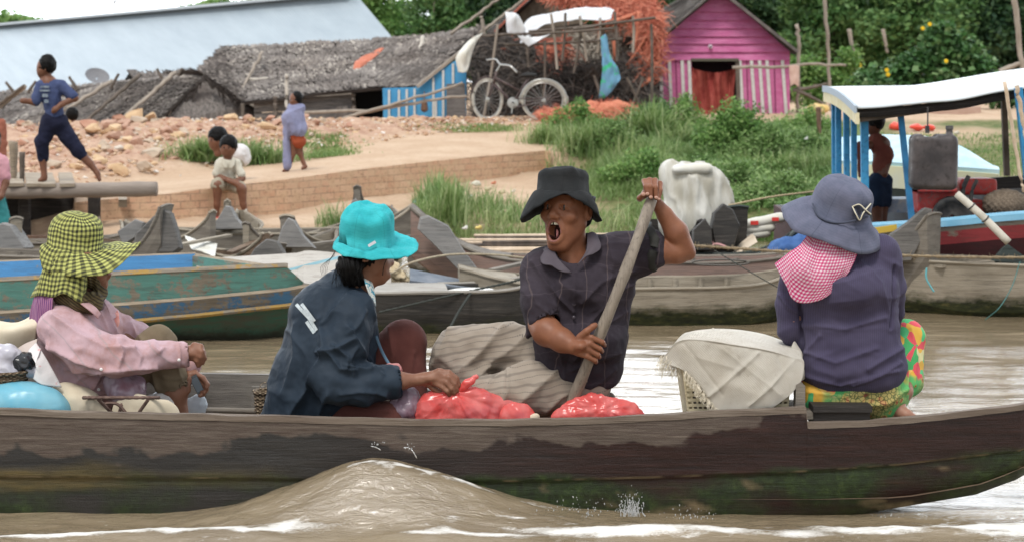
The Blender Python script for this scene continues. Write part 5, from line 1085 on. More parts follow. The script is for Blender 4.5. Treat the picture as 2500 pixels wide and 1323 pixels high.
strands(hs, lambda r: P(1200+r.random()*400, 150+r.random()*130, 31.9+r.random()*.5), 3000, .3, .006, SDK, 3)
strands(hs, lambda r: P(1150+r.random()*150, 95+r.random()*190, 32.1+r.random()*.3), 1500, .3, .006, SDK, 4)
strands(hs, lambda r: P(1400+r.random()*170, 80+r.random()*80, 32.6+r.random()*.3), 700, .2, .008, SPL, 5)
strands(hs, lambda r: P(1230+r.random()*170, 100+r.random()*90, 32.7+r.random()*.3), 600, .25, .006, SRED, 6)
obj('red_roof_net', MB().sheet(A([[P(1330+(1600-1330)*u+20*v, -30+10*u+ (20+95*u)*v+8*math.sin(u*14+v*3), 33.0-.9*v*u+.05*math.sin(u*30)) for v in np.linspace(0, 1, 16)] for u in np.linspace(0, 1, 40)]), .03), NRED, hs)
for (x0, y0, x1, y1, w_, dd) in ((1606, 40, 1570, 205, .12, 32.2), (1590, 60, 1530, 160, .07, 32.1), (1500, 95, 1490, 190, .05, 32.2), (1600, 50, 1608, 95, .1, 32.3), (1480, 60, 1560, 30, .1, 32.3), (1585, 190, 1560, 215, .07, 32.0), (1560, 30, 1535, 165, .04, 32.1)):
    p = spline([P(x0, y0, dd), P((x0+x1)/2+6, (y0+y1)/2, dd-.03), P(x1, y1, dd)], 14); obj('hanging_net', MB().tube(p, np.linspace(w_, w_*.35, 14), 7, .6), NRED, hs, True)
nest('rust_cloth', 1225, 95, 1400, 190, 33.0, M('cloth_rust', (.32, .105, .075), (.40, .16, .12), 4, .9, .4), None, None, .12, hs)
nest('pale_sheet', 1395, 70, 1570, 160, 32.9, M('sheet_stained', (.50, .46, .38), (.28, .24, .19), 6, .9, .5), None, None, .12, hs, hole=.55)
nest('dark_net', 1150, 95, 1300, 290, 32.4, NDK, None, None, .25, hs, hole=.8, seed=9); nest('dark_net', 1290, 165, 1590, 250, 32.2, NDK, None, None, .3, hs, hole=.6, seed=12)
nest('dark_net', 1520, 90, 1610, 240, 32.5, NDK, None, None, .2, hs, hole=.5, seed=14)
# drying rack of thin poles
rk = thing('drying_rack', 'tall rickety rack of thin sticks with a flat top, before the net shelter', 'rack', PZ(1400, 31.5, 1.24))
for (a_, b_) in (((1150, 92, 31.4), (1425, 60, 31.3)), ((1240, 85, 31.0), (1500, 70, 30.9)), ((1230, 110, 31.2), (1520, 96, 31)), ((1290, 78, 31.1), (1600, 44, 31.0)), ((1400, 72, 31), (1500, 52, 31.4))):
    obj('rail', MB().tube(spline([P(*a_), P((a_[0]+b_[0])/2, (a_[1]+b_[1])/2+3, a_[2]), P(*b_)], 10), .022, 5), POLED, rk)
for (x, y0, y1, x2) in ((1278, 70, 165, 1290), (1345, 35, 170, 1360), (1380, 32, 150, 1372), (1415, 40, 150, 1432), (1465, 45, 130, 1458), (1500, 30, 150, 1506), (1545, 40, 130, 1545), (1450, 185, 285, 1478), (1215, 60, 290, 1180), (1330, 100, 285, 1325), (1420, 60, 180, 1400), (1590, 60, 290, 1590), (1530, 190, 280, 1570), (1570, 190, 285, 1530)):
    obj('post', MB().tube(spline([P(x, y0, 31.1), P((x+x2)/2+2, (y0+y1)/2, 31.1), P(x2, y1, 31.1)], 8), .024, 5), [POLED, POLE][x % 2], rk)
clothsheet('white_sheet_cover', [[(1270, 110, 31.3), (1280, 60, 31.4), (1300, 40, 31.6)], [(1330, 62, 31.2), (1345, 38, 31.4), (1350, 34, 31.8)], [(1400, 52, 31.2), (1420, 24, 31.4), (1430, 20, 31.8)], [(1490, 50, 31.2), (1495, 34, 31.4), (1500, 26, 31.8)]], M('plastic_sheet', (.70, .72, .74), (.60, .62, .66), 5, .35), 'white plastic sheet stretched over the top of the drying rack', 'sheet', amp=.05)
clothsheet('white_rag', [[(1238, 80, 31.0), (1250, 84, 31.0), (1282, 82, 31.0)], [(1236, 55, 31.0), (1256, 50, 30.95), (1275, 60, 31.0)], [(1234, 28, 31.1), (1250, 32, 31.0), (1264, 40, 31.0)]], M('plastic_sheet', ()), 'bunched white rag tied at the left corner of the rack', 'rag', amp=.05)
clothsheet('torn_sheet', [[(1262, 88, 30.9), (1310, 92, 30.9), (1345, 84, 30.9)], [(1290, 115, 30.9), (1310, 104, 30.85), (1325, 95, 30.9)]], M('plastic_sheet', ()), 'torn white plastic hanging in a point below the rack top', 'sheet', amp=.03)
clothsheet('white_cloth', [[(1135, 110, 30.9), (1150, 96, 30.9), (1180, 80, 31)], [(1115, 140, 30.8), (1135, 130, 30.75), (1160, 110, 30.9)], [(1120, 175, 30.8), (1130, 178, 30.75), (1141, 175, 30.8)]], WT, 'white cloth hanging at the right end of the blue hut', 'cloth', amp=.04)
clothsheet('blue_green_cloth', [[(1468, 90, 30.8), (1478, 84, 30.8), (1484, 92, 30.8)], [(1470, 140, 30.75), (1482, 135, 30.7), (1494, 142, 30.75)], [(1468, 180, 30.7), (1492, 175, 30.65), (1516, 185, 30.7)], [(1462, 240, 30.7), (1480, 238, 30.65), (1500, 215, 30.7)]], NT('cloth_blue_green').m, 'blue cloth with green patches hanging from the rack', 'cloth', amp=.07)
mt = bpy.data.materials['cloth_blue_green']; 
_t = NT.__new__(NT); _t.m = mt; _t.t = mt.node_tree; _t.n = _t.t.nodes; _t.l = _t.t.links; _t.b = _t.n['Principled BSDF']; _t.tc = None
_t.set(color=_t.mix(_t.ramp(_t.noise(6), [(.52, 0), (.58, 1)]), (.12, .27, .40), (.05, .38, .20)), rough=.9)
# heap of red net on the ground
s = SDF((*P(1300, 300, 31)[[0]], 30.0, 1.15), (*P(1570, 230, 31)[[0]], 31.5, 1.75), .02)
for (x, z, rx, rz) in ((1345, 1.30, .28, .13), (1400, 1.31, .3, .16), (1450, 1.33, .35, .2), (1500, 1.33, .32, .22), (1535, 1.28, .22, .14)): s.ell(PZ(x, 30.6, z-.02), (rx, .35, rz), k=.08)
o = sdfobj('net_heap', s, NRED, None, lambda v, n: .035*fbm(v, (6, 6, 16), 3, 45)+.012*fbm(v, (25, 25, 40), 2, 46), 0, base=PZ(1440, 30.6, 1.22)); tag(o, 'long heap of orange red fishing net on the ground by the bicycle', 'net heap')
strands(o, lambda r: (lambda x, q: PZ(x, 30.6-.36*math.cos(q)+.0, 1.24+(.12+.10*math.exp(-((x-1490)/60)**2))*math.sin(q)))(1320+r.random()*240, r.random()*2.2), 2200, .14, .005, SRED, 7)
# ---- bicycle leaning against the rack
bk = thing('bicycle', 'old bicycle with white mudguard leaning against the net rack', 'bicycle', PZ(1260, 30.6, 1.24)); CHM = M('chrome', (.5, .5, .48), rough=.3, metal=.8); FRM = M('frame_paint', (.07, .045, .05), (.12, .09, .08), 20, .5); TYR = M('tyre', (.03, .03, .03))
def ringpts(c, rx, rz, d, tilt, n=44, dx=0): return A([P(c[0]+rx*math.cos(a)+dx, c[1]-rz*math.sin(a)+tilt*math.cos(a), d+.06*math.cos(a)*0) for a in np.linspace(0, 2*math.pi, n, endpoint=False)])
for (cx, cy, rx, rz, d, nm, guard) in ((1327, 236, 52, 48, 30.45, 'rear_wheel', 1), (1190, 245, 36, 50, 30.6, 'front_wheel', 0)):
    p = ringpts((cx, cy), rx, rz, d, 0); p[:, 2] += (gz(1300, 30.4)+.005)-p[:, 2].min(); wz = p.mean(0)
    wh = obj(nm, MB().tube(p, .021, 6, closed=True), M('tyre_whitewall', (.55, .53, .47), (.42, .40, .35), 12, .8) if guard else M('tyre_whitewall', ()), bk, True)
    q = wz+(p-wz)*.9; obj('rim', MB().tube(q, .012, 5, closed=True), CHM, wh, True); m = MB()
    for k in range(0, 44, 2): m.tube([wz, q[k]], .0025, 3)
    obj('spokes', m, CHM, wh); obj('hub', MB().lathe(wz-A([0, .05, 0]), [(.001, 0), (.035, .005), (.035, .095), (.001, .1)], 12, (0, 1, 0)), CHM, wh)
    ga = [k for k in range(44) if (2 <= k <= 26 if guard else 2 <= k <= 20)]; gq = wz+(p[ga[0]:ga[-1]+1] if not guard else np.concatenate([p[40:], p[:24]]))*1-wz*1; gq = wz+(gq-wz)*1.09
    obj('mudguard', MB().tube(gq, .028, 6, .5), CHM if guard else FRM, bk, True)
    if guard: RW_ = wz
    else: FW_ = wz
hd_ = P(1212, 175, 30.55); hb_ = P(1205, 205, 30.55); bb = P(1252, 252, 30.5); st = P(1292, 190, 30.5); sm_ = P(1280, 205, 30.5)
for nm, a_, b_, w_ in (('down_tube', hb_, bb, .02), ('top_tube', P(1208, 190, 30.55), P(1268, 222, 30.5), .018), ('seat_tube', bb, st, .018), ('seat_stay', sm_, RW_, .01), ('chain_stay', bb, RW_, .012), ('front_fork', hb_, FW_, .014), ('head_tube', hd_, hb_, .022)): obj(nm, MB().tube([a_, b_], w_, 7), FRM, bk, True)
obj('handlebar', MB().tube(spline([P(1188, 148, 30.75), P(1210, 146, 30.65), P(1222, 158, 30.55), P(1245, 162, 30.4), P(1262, 178, 30.35)], 24), .016, 7), CHM, bk, True); obj('handlebar_stem', MB().tube([P(1222, 158, 30.55), hd_], .015, 6), CHM, bk)
s = SDF(st-A([.2, .2, .15]), st+A([.2, .2, .15]), .012); s.ell(st+A([.02, 0, .04]), (.11, .07, .04)).cap(st+A([-.03, 0, .04]), st+A([-.13, 0, .03]), .03, .02, .04); sdfobj('saddle', s, TYR, bk)
obj('crank', MB().lathe(bb-A([0, .06, 0]), [(.02, 0), (.09, .005), (.09, .015), (.02, .02)], 18, (0, 1, 0)).beam(bb-A([0, .07, 0]), bb+A([-.02, -.07, -.17]), .02, .015), CHM, bk); obj('pedal', MB().box(bb+A([-.03, -.1, -.18]), (.05, .04, .012)), TYR, bk); obj('chain', MB().tube([bb+A([0, -.06, .07]), RW_+A([0, -.06, .03])], .008, 5).tube([bb+A([0, -.06, -.07]), RW_+A([0, -.06, -.03])], .008, 5), FRM, bk)
# clothes rail, stakes and leaning posts on the right
pole('clothes_rail', [(1788, 166, 33), (1900, 164, 33), (1985, 158, 33), (2065, 160, 33)], .03, 'crooked wooden rail holding clothes beside the pink house', 'rail')
clothsheet('pale_pink_garment', [[(1926, 162, 32.95), (1940, 160, 32.9), (1951, 162, 32.95)], [(1927, 185, 32.95), (1940, 184, 32.9), (1950, 188, 32.95)], [(1930, 212, 32.95), (1940, 206, 32.9), (1948, 215, 32.95)]], M('cloth_pale_pink', (.55, .36, .30), (.62, .44, .38), 8), 'pale pink garment hung on the crooked rail', 'garment', amp=.02)
for i, (pts, lb, rd) in enumerate([([(1944, 60, 34), (1950, 130, 34), (1946, 290, 34)], 'thin upright post at the right corner of the pink house', .035), ([(2012, -20, 35), (2022, 120, 35), (2028, 290, 35)], 'tall thin post rising past the top of the picture right of the pink house', .035), ([(2073, 72, 36.5), (2085, 140, 36.5)], 'short forked stake left of the flowering shrub', .04), ([(2156, 72, 36.8), (2166, 130, 36.8)], 'short bare stake standing in front of the dark wood', .035),
    ([(2474, -20, 34), (2495, 145, 34), (2500, 290, 34)], 'tall leaning pole at the right edge of the wood', .05), ([(2440, 175, 34), (2510, 148, 34)], 'slanting branch above the white canopy', .05), ([(1935, 222, 33), (1990, 212, 33), (2020, 205, 33)], 'dark low branch right of the pink wall', .035), ([(1945, 222, 33), (1985, 240, 33), (2020, 262, 33)], 'dark branch slanting down right of the pink wall', .035),
    ([(1998, 262, 27), (2000, 330, 27)], 'rusty short post with a blue rag beside the canopy boat', .035)]):
    pole('post' if i != 5 else 'branch', pts, rd, lb, 'post' if i < 5 or i == 8 else 'branch', [POLE, POLED][i in (6, 7)] if i < 8 else M('rusty', ()))
s = mkS(1970, 245, 2025, 285, 33, .4, .02); s.ell(P(1998, 268, 33), (.2, .15, .1)).ell(P(1985, 272, 33), (.1, .1, .1), k=.05); o = sdfobj('yellow_bundle', s, M('cloth_ochre', (.60, .40, .12), (.7, .55, .3), 9), None, lambda v, n: .02*fbm(v, (8, 8, 8), 2, 4), base=PZ(1998, 33, 1.2)); tag(o, 'yellowish bundle lying on the sand behind the blue posts', 'bundle')
o = obj('earth_bank', MB().sheet(A([[PZ(px, d, z) for (d, z) in ((33.5, 1.2), (33.7, 1.36), (34.5, 1.38), (36, 1.2))] for px in np.linspace(2150, 2395, 30)])), M('earth_brown', (.34, .22, .16), (.28, .17, .12), 5, .95, .5), None, True, base=PZ(2270, 34, 1.2)); tag(o, 'low brown earth bank behind the canopy boat', 'bank')
for i, (x, y, n_) in enumerate(((2185, 282, 'larger'), (2235, 290, 'middle'), (2265, 296, 'smaller'))):
    s = SDF(P(x, y, 30)-.25, P(x, y, 30)+.25, .02); s.ell(P(x, y, 30), (.11-.01*i, .1, .07-.02*i)).ell(P(x+8, y+3, 30), (.08, .08, .04), k=.03); o = sdfobj('red_plastic', s, M('plastic_red', (.70, .08, .05), rough=.4), None, lambda v, n: .015*fbm(v, (12,)*3, 2, 4), base=P(x, y+8, 30)); o.location.z = gz(x, 30); tag(o, f'{n_} piece of red plastic litter on the sand seen under the canopy', 'litter')
# litter on the bank
for i, (x, y, d, c_, lb, w_) in enumerate([(1160, 450, 24.6, (.62, .60, .5), 'crumpled cream wrapper below the brick wall', 26), (1190, 462, 24.4, (.6, .5, .35), 'beige paper scrap below the brick wall', 22), (1205, 448, 24.8, (.58, .2, .12), 'red brown scrap below the brick wall', 12), (1148, 482, 23.6, (.75, .77, .8), 'white wrapper on the grassy ledge', 12), (1252, 468, 24.2, (.7, .62, .5), 'cream plastic scrap in the grass near the black hat', 14),
    (1225, 470, 24.1, (.55, .45, .3), 'brown crumpled paper on the ledge', 20), (1135, 558, 19.5, (.75, .72, .68), 'white and pink box lid on the grass edge', 16), (1168, 558, 19.4, (.75, .6, .2), 'white and yellow packet on the grass edge', 18), (1030, 490, 22.8, (.06, .2, .28), 'dark blue rag by the upright grass', 30), (1015, 495, 22.7, (.05, .22, .3), 'teal rag end by the upright grass', 16), (1968, 340, 26.2, (.7, .7, .68), 'white scrap in the weeds beside the canopy boat', 10), (2335, 326, 28, (.6, .55, .45), 'pale stone like scrap on the turf behind the jerrycan', 14),
    (290, 362, 25.5, (.66, .6, .52), 'torn white bag among the rubble stones', 22), (270, 350, 25.9, (.7, .66, .6), 'white scrap among the rubble stones', 10), (440, 430, 22.9, (.7, .7, .7), 'tiny white scrap on the path', 5)]):
    s_ = w_*SC(d)/2; s = SDF(P(x, y, d)-s_*1.5, P(x, y, d)+s_*1.5, max(s_/9, .006)); s.ell(P(x, y, d), (s_, s_*.6, s_*.45)).ell(P(x+w_*.25, y-3, d), (s_*.5, s_*.4, s_*.5), k=s_*.3)
    o = sdfobj('litter_scrap', s, M('litter_%d' % i, c_, tuple(k*.7 for k in c_), 25), None, lambda v, n: s_*.22*fbm(v, (1/s_*1.2,)*3, 2, i), 0, base=P(x, y, d)-A([0, 0, s_*.3])); tag(o, lb, 'litter')
# ---- timber landing on the left
ld = thing('log_landing', 'rough timber landing on a big log with planks on top', 'landing', PZ(180, 20.6, .3))
obj('log', MB().tube(spline([P(-500, 474, 20.3), P(-100, 470, 20.3), P(150, 466, 20.3), P(383, 462, 20.3)], 30), .082+.004*np.sin(np.arange(30)*1.7), 14), M('log_grey', (.20, .165, .14), (.30, .255, .22), 5, .9, .7, 30, stretch=(.3, 1, 3)), ld, True)
r = np.random.default_rng(13)
for k in range(13):
    x = -280+k*40+r.uniform(-5, 5)
    if x > 190: break
    y0 = 446+r.uniform(-1, 1); obj('plank', MB().beam(PZ(x, 20.2, CH-(y0+7-YH)*SC(20.2)), PZ(x-6, 22.6, CH-(y0+7-YH)*SC(20.2)+.005), 36*SC(20.3), .035), W_plain, ld)
for x in (-300, -60, 60, 230): obj('pile', MB().tube([PZ(x, 20.6, -.1), PZ(x, 20.6, .58)], .07, 8), W_black, ld)
obj('back_beam', MB().beam(PZ(-500, 21.6, .5), PZ(230, 21.6, .5), .1, .14), W_black, ld); obj('cross_beam', MB().beam(PZ(300, 20.42, .52), PZ(300, 21.6, .56), .09, .08), W_plain, ld)
obj('retaining_boards', MB().poly([PZ(-600, 21.9, -.1), PZ(180, 21.4, -.1), PZ(180, 21.4, .5), PZ(-600, 21.9, .5)], (0, .05, 0)), W_black, ld); obj('low_block', MB().box(P(120, 590, 20.2), (.25, .1, .06)), M('block_rust', (.10, .06, .045), (.15, .09, .06), 9), ld)
pole('mooring_post', [(33, 346, 21.2), (33, 446, 21.2)], .048, 'taller grey square post on the timber landing', 'post', W_plain); pole('mooring_post', [(54, 372, 21.1), (54, 446, 21.1)], .032, 'shorter dark post beside the taller post on the landing', 'post', POLED)
o = obj('driftwood_plank', MB().poly([P(205, 560, 19.6), P(222, 535, 19.6), P(240, 530, 19.6), P(248, 568, 19.6), P(238, 572, 19.6)], (0, .08, 0)), W_plain, None, base=P(225, 570, 19.6)); tag(o, 'pale pointed plank end sticking up beside the yellow hat', 'plank')
# ---- motor boat with blue posts and a white canopy
cb = thing('canopy_boat', 'motor boat with sky blue posts and a white sheet canopy', 'boat', PZ(2300, 16.5, 0), 'moored wooden boats'); PB = M('post_blue', (.03, .20, .42), (.05, .27, .5), 9, .6, c3=(.03, .13, .25))
Dc = 15.6; zg = CH-(548-YH)*SC(Dc)
nearg = [P(1990, 556, 15.9), P(2100, 552, 15.8), P(2300, 540, Dc), P(2500, 522, 15.3), P(2900, 500, 15.0)]; ng = spline(nearg, 30)
def shift(p, dy, dz): return p+A([0, dy, dz])
obj('top_rail', MB().sheet(np.stack([shift(ng, 0, -.05), shift(ng, 0, 0), shift(ng, .16, .01), shift(ng, .18, -.04)], 1)[:, ::-1]), M('rail_sky_blue', (.20, .47, .66), (.26, .52, .70), 8, .6), cb); obj('rail_side', MB().sheet(np.stack([shift(ng, .006, -.05), shift(ng, .02, -.09)], 1)[:, ::-1]), W_grey, cb)
mr = bandmat('paint_red', (.34, .045, .05), .8); mr2 = bandmat('paint_dark_red', (.06, .010, .012), .8, ((.05, .03, .03), (.07, .04, .04), (.03, .02, .02)))
obj('side_plank', MB().sheet(np.stack([shift(ng, .02, -.09), shift(ng, .05, -.20)], 1)[:, ::-1]), mr, cb); obj('hull', MB().sheet(np.stack([shift(ng, .05, -.20), shift(ng, .12, -.42), shift(ng, .35, -.85)], 1)[:, ::-1]), mr2, cb)
fg = ng+A([0, 2.3, .04]); obj('far_side', MB().sheet(np.stack([fg, shift(fg, .0, -.5), shift(fg, -.2, -.85)], 1), .04), M('boards_mixed', (.16, .15, .14), (.30, .32, .34), 4, .8), cb); obj('floorboards', MB().sheet(np.stack([shift(ng, .1, -.42), shift(fg, -.1, -.42)], 1), .02), W_black, cb)
obj('bow_board', MB().sheet(np.stack([ng[:1]+A([[0, 0, 0]]), fg[:1]], 1).repeat(2, 0)*1.0+A([[[0, 0, 0]], [[0, 0, -.8]]]), .03), mr2, cb)
# posts
for (xt, yt, d, yb, w_) in ((2036, 250, 17.6, 520, .045), (2046, 250, 17.3, 525, .05), (2066, 255, 16.9, 530, .05), (2084, 270, 16.4, 535, .045), (2110, 284, 15.75, 545, .06)):
    obj('post', MB().beam(P(xt, yt-15, d), P(xt+2, yb, d), w_, .05, (0, 1, 0)), PB, cb)
obj('post', MB().beam(P(2196, 255, 15.7), P(2226, 536, 15.7), .045, .05, (0, 1, 0)), M('post_blue_dark', (.025, .12, .25), (.04, .2, .4), 6), cb)
obj('post', MB().beam(P(2450, 225, 17.6), P(2458, 430, 17.6), .05, .05, (0, 1, 0)), POLED, cb); obj('post', MB().beam(P(2486, 215, 15.4), P(2510, 440, 15.4), .06, .05, (0, 1, 0)), PB, cb)
def can(u, v):       # u along the boat, v near->far
    x = 2095+u*700; xl = 2095-80*v; px = xl+(x-2095)*(1+.02*v); d = 15.5+2.4*v; z0 = CH-(np.interp(px, [1990, 2095, 2230, 2500, 2900], [265, 262, 256, 212, 180])-YH)*SC(15.5); z = z0+.0*v+.16*math.sin(v*1.5)+.008*math.sin(u*11+v)-.007*math.sin(u*23)*(1-v)
    return A([(px-1250)/F*d, d, z])
g = A([[can(u, v) for v in np.linspace(0, 1, 14)] for u in np.linspace(0, 1, 70)])
t = NT('canopy_sheet'); wv_ = t.ramp(t.math('FRACT', t.math('MULTIPLY', t.sep(t.coord())[1], 2.6)), [(0, 1), (.03, 0), (.97, 0), (1, 1)]); t.set(color=t.mix(t.math('MULTIPLY', wv_, .5), t.mix(t.noise(3), (.62, .66, .68), (.50, .55, .58)), (.24, .28, .30)), rough=.5); t.bump(wv_, .3, .02)
obj('canopy', MB().sheet(g, .015), t.m, cb, True)
e = g[0]; obj('canopy_end_board', MB().sheet(np.stack([e-A([.02, 0, .05]), e-A([.02, 0, .14])], 1), .03), M('board_cream', (.62, .55, .33), (.7, .64, .45), 6), cb); obj('canopy_end_edge', MB().sheet(np.stack([e+A([-.03, 0, .01]), e-A([.03, 0, .05])], 1), .02), M('edge_grey_blue', (.36, .42, .48)), cb)
for v_ in (.03, .5, .97): q = A([can(u, v_) for u in np.linspace(.0, 1, 30)]); obj('canopy_beam', MB().tube(q-A([0, 0, .06]), .035, 4), W_black, cb)
obj('near_beam', MB().beam(P(2100, 290, 15.65), P(2300, 262, 15.65), .06, .06), POLED, cb); obj('side_panel', MB().beam(P(2110, 268, 16), P(2190, 262, 16), .04, .05), POLED, cb)
obj('engine_shelf', MB().sheet(A([[P(2340, 440, 17.6), P(2340, 470, 17.6)], [P(2620, 420, 17.6), P(2620, 450, 17.6)]]), .05), W_black, cb)
obj('locker', MB().box(P(2190, 500, 17.3), (.16, .2, .06)), M('locker_blue_white', (.25, .35, .48), (.5, .5, .48), 14), cb); obj('yellow_plank', MB().beam(P(2120, 566, 15.65), P(2190, 556, 15.6), .05, .05), M('paint_yellow', (.55, .38, .06)), cb)
# red engine
en = thing('boat_engine', 'dirty red engine with a black flywheel in the canopy boat', 'engine', P(2310, 530, 16.2)); ER = M('engine_red', (.36, .03, .03), (.45, .06, .05), 10, .5, .3, c3=(.15, .12, .11))
s = SDF(P(2225, 545, 16.3)-A([0, .4, 0]), P(2440, 420, 16.3)+A([0, .4, 0]), .012); s.box(P(2275, 482, 16.2), (.16, .2, .13), rd=.02).box(P(2380, 455, 16.4), (.16, .15, .07), rd=.03, k=.02).box(P(2275, 462, 16.1), (.17, .2, .02), rd=.01, k=.0).box(P(2340, 510, 16.3), (.2, .18, .08), rd=.02, k=.02)
sdfobj('body', s, ER, en, None, 0); fw = thing('x', '', '') if False else None
obj('flywheel', MB().lathe(P(2325, 530, 15.95), [(.02, .0), (.10, .01), (.13, -.02), (.165, -.03), (.175, .0), (.165, .05), (.02, .06)], 28, (0, 1, 0)), M('iron_black', (.025, .025, .027), (.08, .075, .07), 14, .6), en, True)
obj('exhaust_pipe', MB().tube(spline([P(2350, 500, 16), P(2352, 460, 16), P(2365, 430, 16)], 10), .02, 8).tube(spline([P(2368, 500, 16), P(2374, 465, 16), P(2385, 440, 16)], 10), .016, 8), M('iron_black', ()), en, True)
# hanging jerrycan
jc = thing('jerrycan', 'grimy translucent jerrycan hanging by a cord under the canopy', 'jerrycan', P(2278, 466, 15.0)); Dj = 15.0; U = SC(Dj)
s = SDF(P(2210, 475, Dj)-A([0, .15, 0]), P(2345, 315, Dj)+A([0, .15, 0]), .009); s.box(P(2278, 396, Dj), (57*U, .10, 68*U), rd=.055); s.box(P(2266, 330, Dj), (17*U, .12, 5*U), rd=.012, k=.01, op='s').cap(P(2318, 330, Dj), P(2318, 318, Dj), .028, .028, .01); s.cap(P(2278, 345, Dj-.10), P(2278, 450, Dj-.10), .01, .01, .012, 's')
sdfobj('can', s, M('can_grimy', (.04, .036, .038), (.095, .082, .082), 5, .4, .2, c3=(.035, .03, .03)), jc, lambda v, n: .003*fbm(v, (9,)*3, 2, 3)); obj('cap', MB().lathe(P(2318, 317, Dj), [(.001, .03), (.03, .03), (.032, 0)], 14), M('iron_black', ()), jc, True)
obj('cord', MB().tube(spline([P(2265, 262, Dj), P(2265, 300, Dj), P(2264, 322, Dj)], 8), .006, 6).tube([P(2264, 308, Dj), P(2264, 326, Dj)], .018, 8), M('iron_black', ()), jc)
# white pole, wicker ball, sticks, boat beyond
pw_ = spline([P(2336, 474, 14.6), P(2400, 530, 14.5), P(2462, 592, 14.4)], 12); o = obj('white_pole', MB().tube(pw_, [.030]*12, 12), M('pole_white', (.55, .52, .45), (.42, .39, .33), 10, .7, .2), None, True, base=pw_[5]); tag(o, 'thick off white pole resting on the blue rail of the canopy boat', 'pole')
for q in (3, 6): obj('tie_ring', MB().tube(A([pw_[q]+A([.033*math.cos(a)*.7, .033*math.sin(a), .033*math.cos(a)*.7]) for a in np.linspace(0, 6.28, 12, endpoint=False)]), .006, 5, closed=True), M('iron_black', ()), o)
s = SDF(P(2390, 540, 16)-A([0, .4, 0]), P(2530, 440, 16)+A([0, .4, 0]), .014); s.ell(P(2455, 500, 16), (.19, .2, .13)); o = sdfobj('wicker_trap', s, M('wicker_brown', (.13, .10, .075), (.24, .19, .14), 60, .9, .8, 90), None, lambda v, n: .008*np.sin(v[:, 0]*150)*np.sin(v[:, 2]*120), 0, base=P(2455, 530, 16)); tag(o, 'round brown wicker fish trap beside the red engine', 'fish trap')
pole('stick', [(2452, 200, 14.8), (2490, 420, 14.8), (2500, 470, 14.8)], .014, 'thin bare stick leaning on the canopy edge', 'stick', M('bamboo_pale', ())); pole('stick', [(2482, 210, 14.7), (2505, 340, 14.7)], .018, 'brown branch leaning at the right end of the canopy', 'stick', M('bamboo_pale', ()))
bb_ = thing('light_blue_boat', 'light blue and pale yellow boat moored behind the canopy boat', 'boat', PZ(2250, 20, 0), 'moored wooden boats')
ln = spline([P(2040, 345, 20.4), P(2170, 338, 20.0), P(2310, 352, 19.4), P(2430, 420, 18.9)], 26); l2 = spline([P(2040, 400, 19.9), P(2170, 405, 19.2), P(2310, 415, 18.8), P(2440, 425, 18.6)], 26)
obj('cabin_roof', MB().sheet(np.stack([ln, (ln+l2)/2+A([0, 0, .02]), l2], 1), .04), M('paint_pale_blue', (.36, .58, .70), (.50, .66, .72), 5, .6), bb_); l3 = l2-A([0, -.02, .22]); obj('side', MB().sheet(np.stack([l2, l3], 1), .04), M('paint_pale_yellow', (.62, .60, .36), (.55, .56, .45), 5, .7), bb_)
obj('rear_edge', MB().tube(ln, .03, 4), M('rail_sky_blue', ()), bb_); l4 = l3-A([0, -.4, .8]); obj('hull', MB().sheet(np.stack([l3, l4], 1), .04), W_teal, bb_)
# ================================================================ people
def skinmat(name, c1, c2):
    t = NT(name); c = t.mix(t.ramp(t.noise(14, None, 5, .6), [(.35, 0), (.65, 1)]), c1, c2); t.set(color=c, rough=.48, spec=.32); t.b.inputs['Subsurface Weight'].default_value = .06
    t.b.inputs['Subsurface Scale'].default_value = .006; t.b.inputs['Subsurface Radius'].default_value = (1, .35, .2); t.bump(t.noise(130, None, 4, .6), .10, .004); return t.m
SK_man = skinmat('skin_dark_brown', (.24, .098, .052), (.185, .072, .038)); SK_w = skinmat('skin_brown', (.25, .12, .075), (.20, .09, .055)); SK_kid = skinmat('skin_kid', (.19, .085, .05), (.14, .06, .036)); SK_f = skinmat('skin_foot', (.32, .165, .11), (.26, .125, .08))
HAIR = NT('hair_black'); HAIR.set(color=(.006, .0055, .0055), rough=.55, spec=.12); HAIR.bump(HAIR.noise(60, HAIR.coord(scale=(1, 1, .2)), 4), .5, .01); HAIR = HAIR.m
NAIL = M('nail', (.42, .24, .18), rough=.35)
def clothmat(name, c1, c2, wsc=420, rough=.85, bump=.25, sheen=.2, wr=0, extra=None):
    t = NT(name); c = t.mix(t.ramp(t.noise(5, None, 6, .65), [(.32, 0), (.68, 1)]), c1, c2)
    if extra: c = extra(t, c)
    t.set(color=c, rough=rough, spec=.10, sheen=sheen*.15)
    h = t.noise(wsc, None, 2); 
    if wr:
        rg = t.node('ShaderNodeTexNoise'); rg.noise_type = 'RIDGED_MULTIFRACTAL'; rg.inputs['Scale'].default_value = wr*.7; rg.inputs['Detail'].default_value = 3; rg.inputs['Distortion'].default_value = .5; t.l.new(t.coord(scale=(.8, 1, 1.2), rot=(.3, .5, .4)), rg.inputs['Vector'])
        h = t.math('ADD', t.math('ADD', t.math('MULTIPLY', h, .15), t.math('MULTIPLY', t.noise(wr, t.coord(scale=(1, 1, .6)), 5, .55, .6), .8)), t.math('MULTIPLY', rg.outputs['Fac'], .35))
    t.bump(h, bump, .012 if wr else .002); return t.m
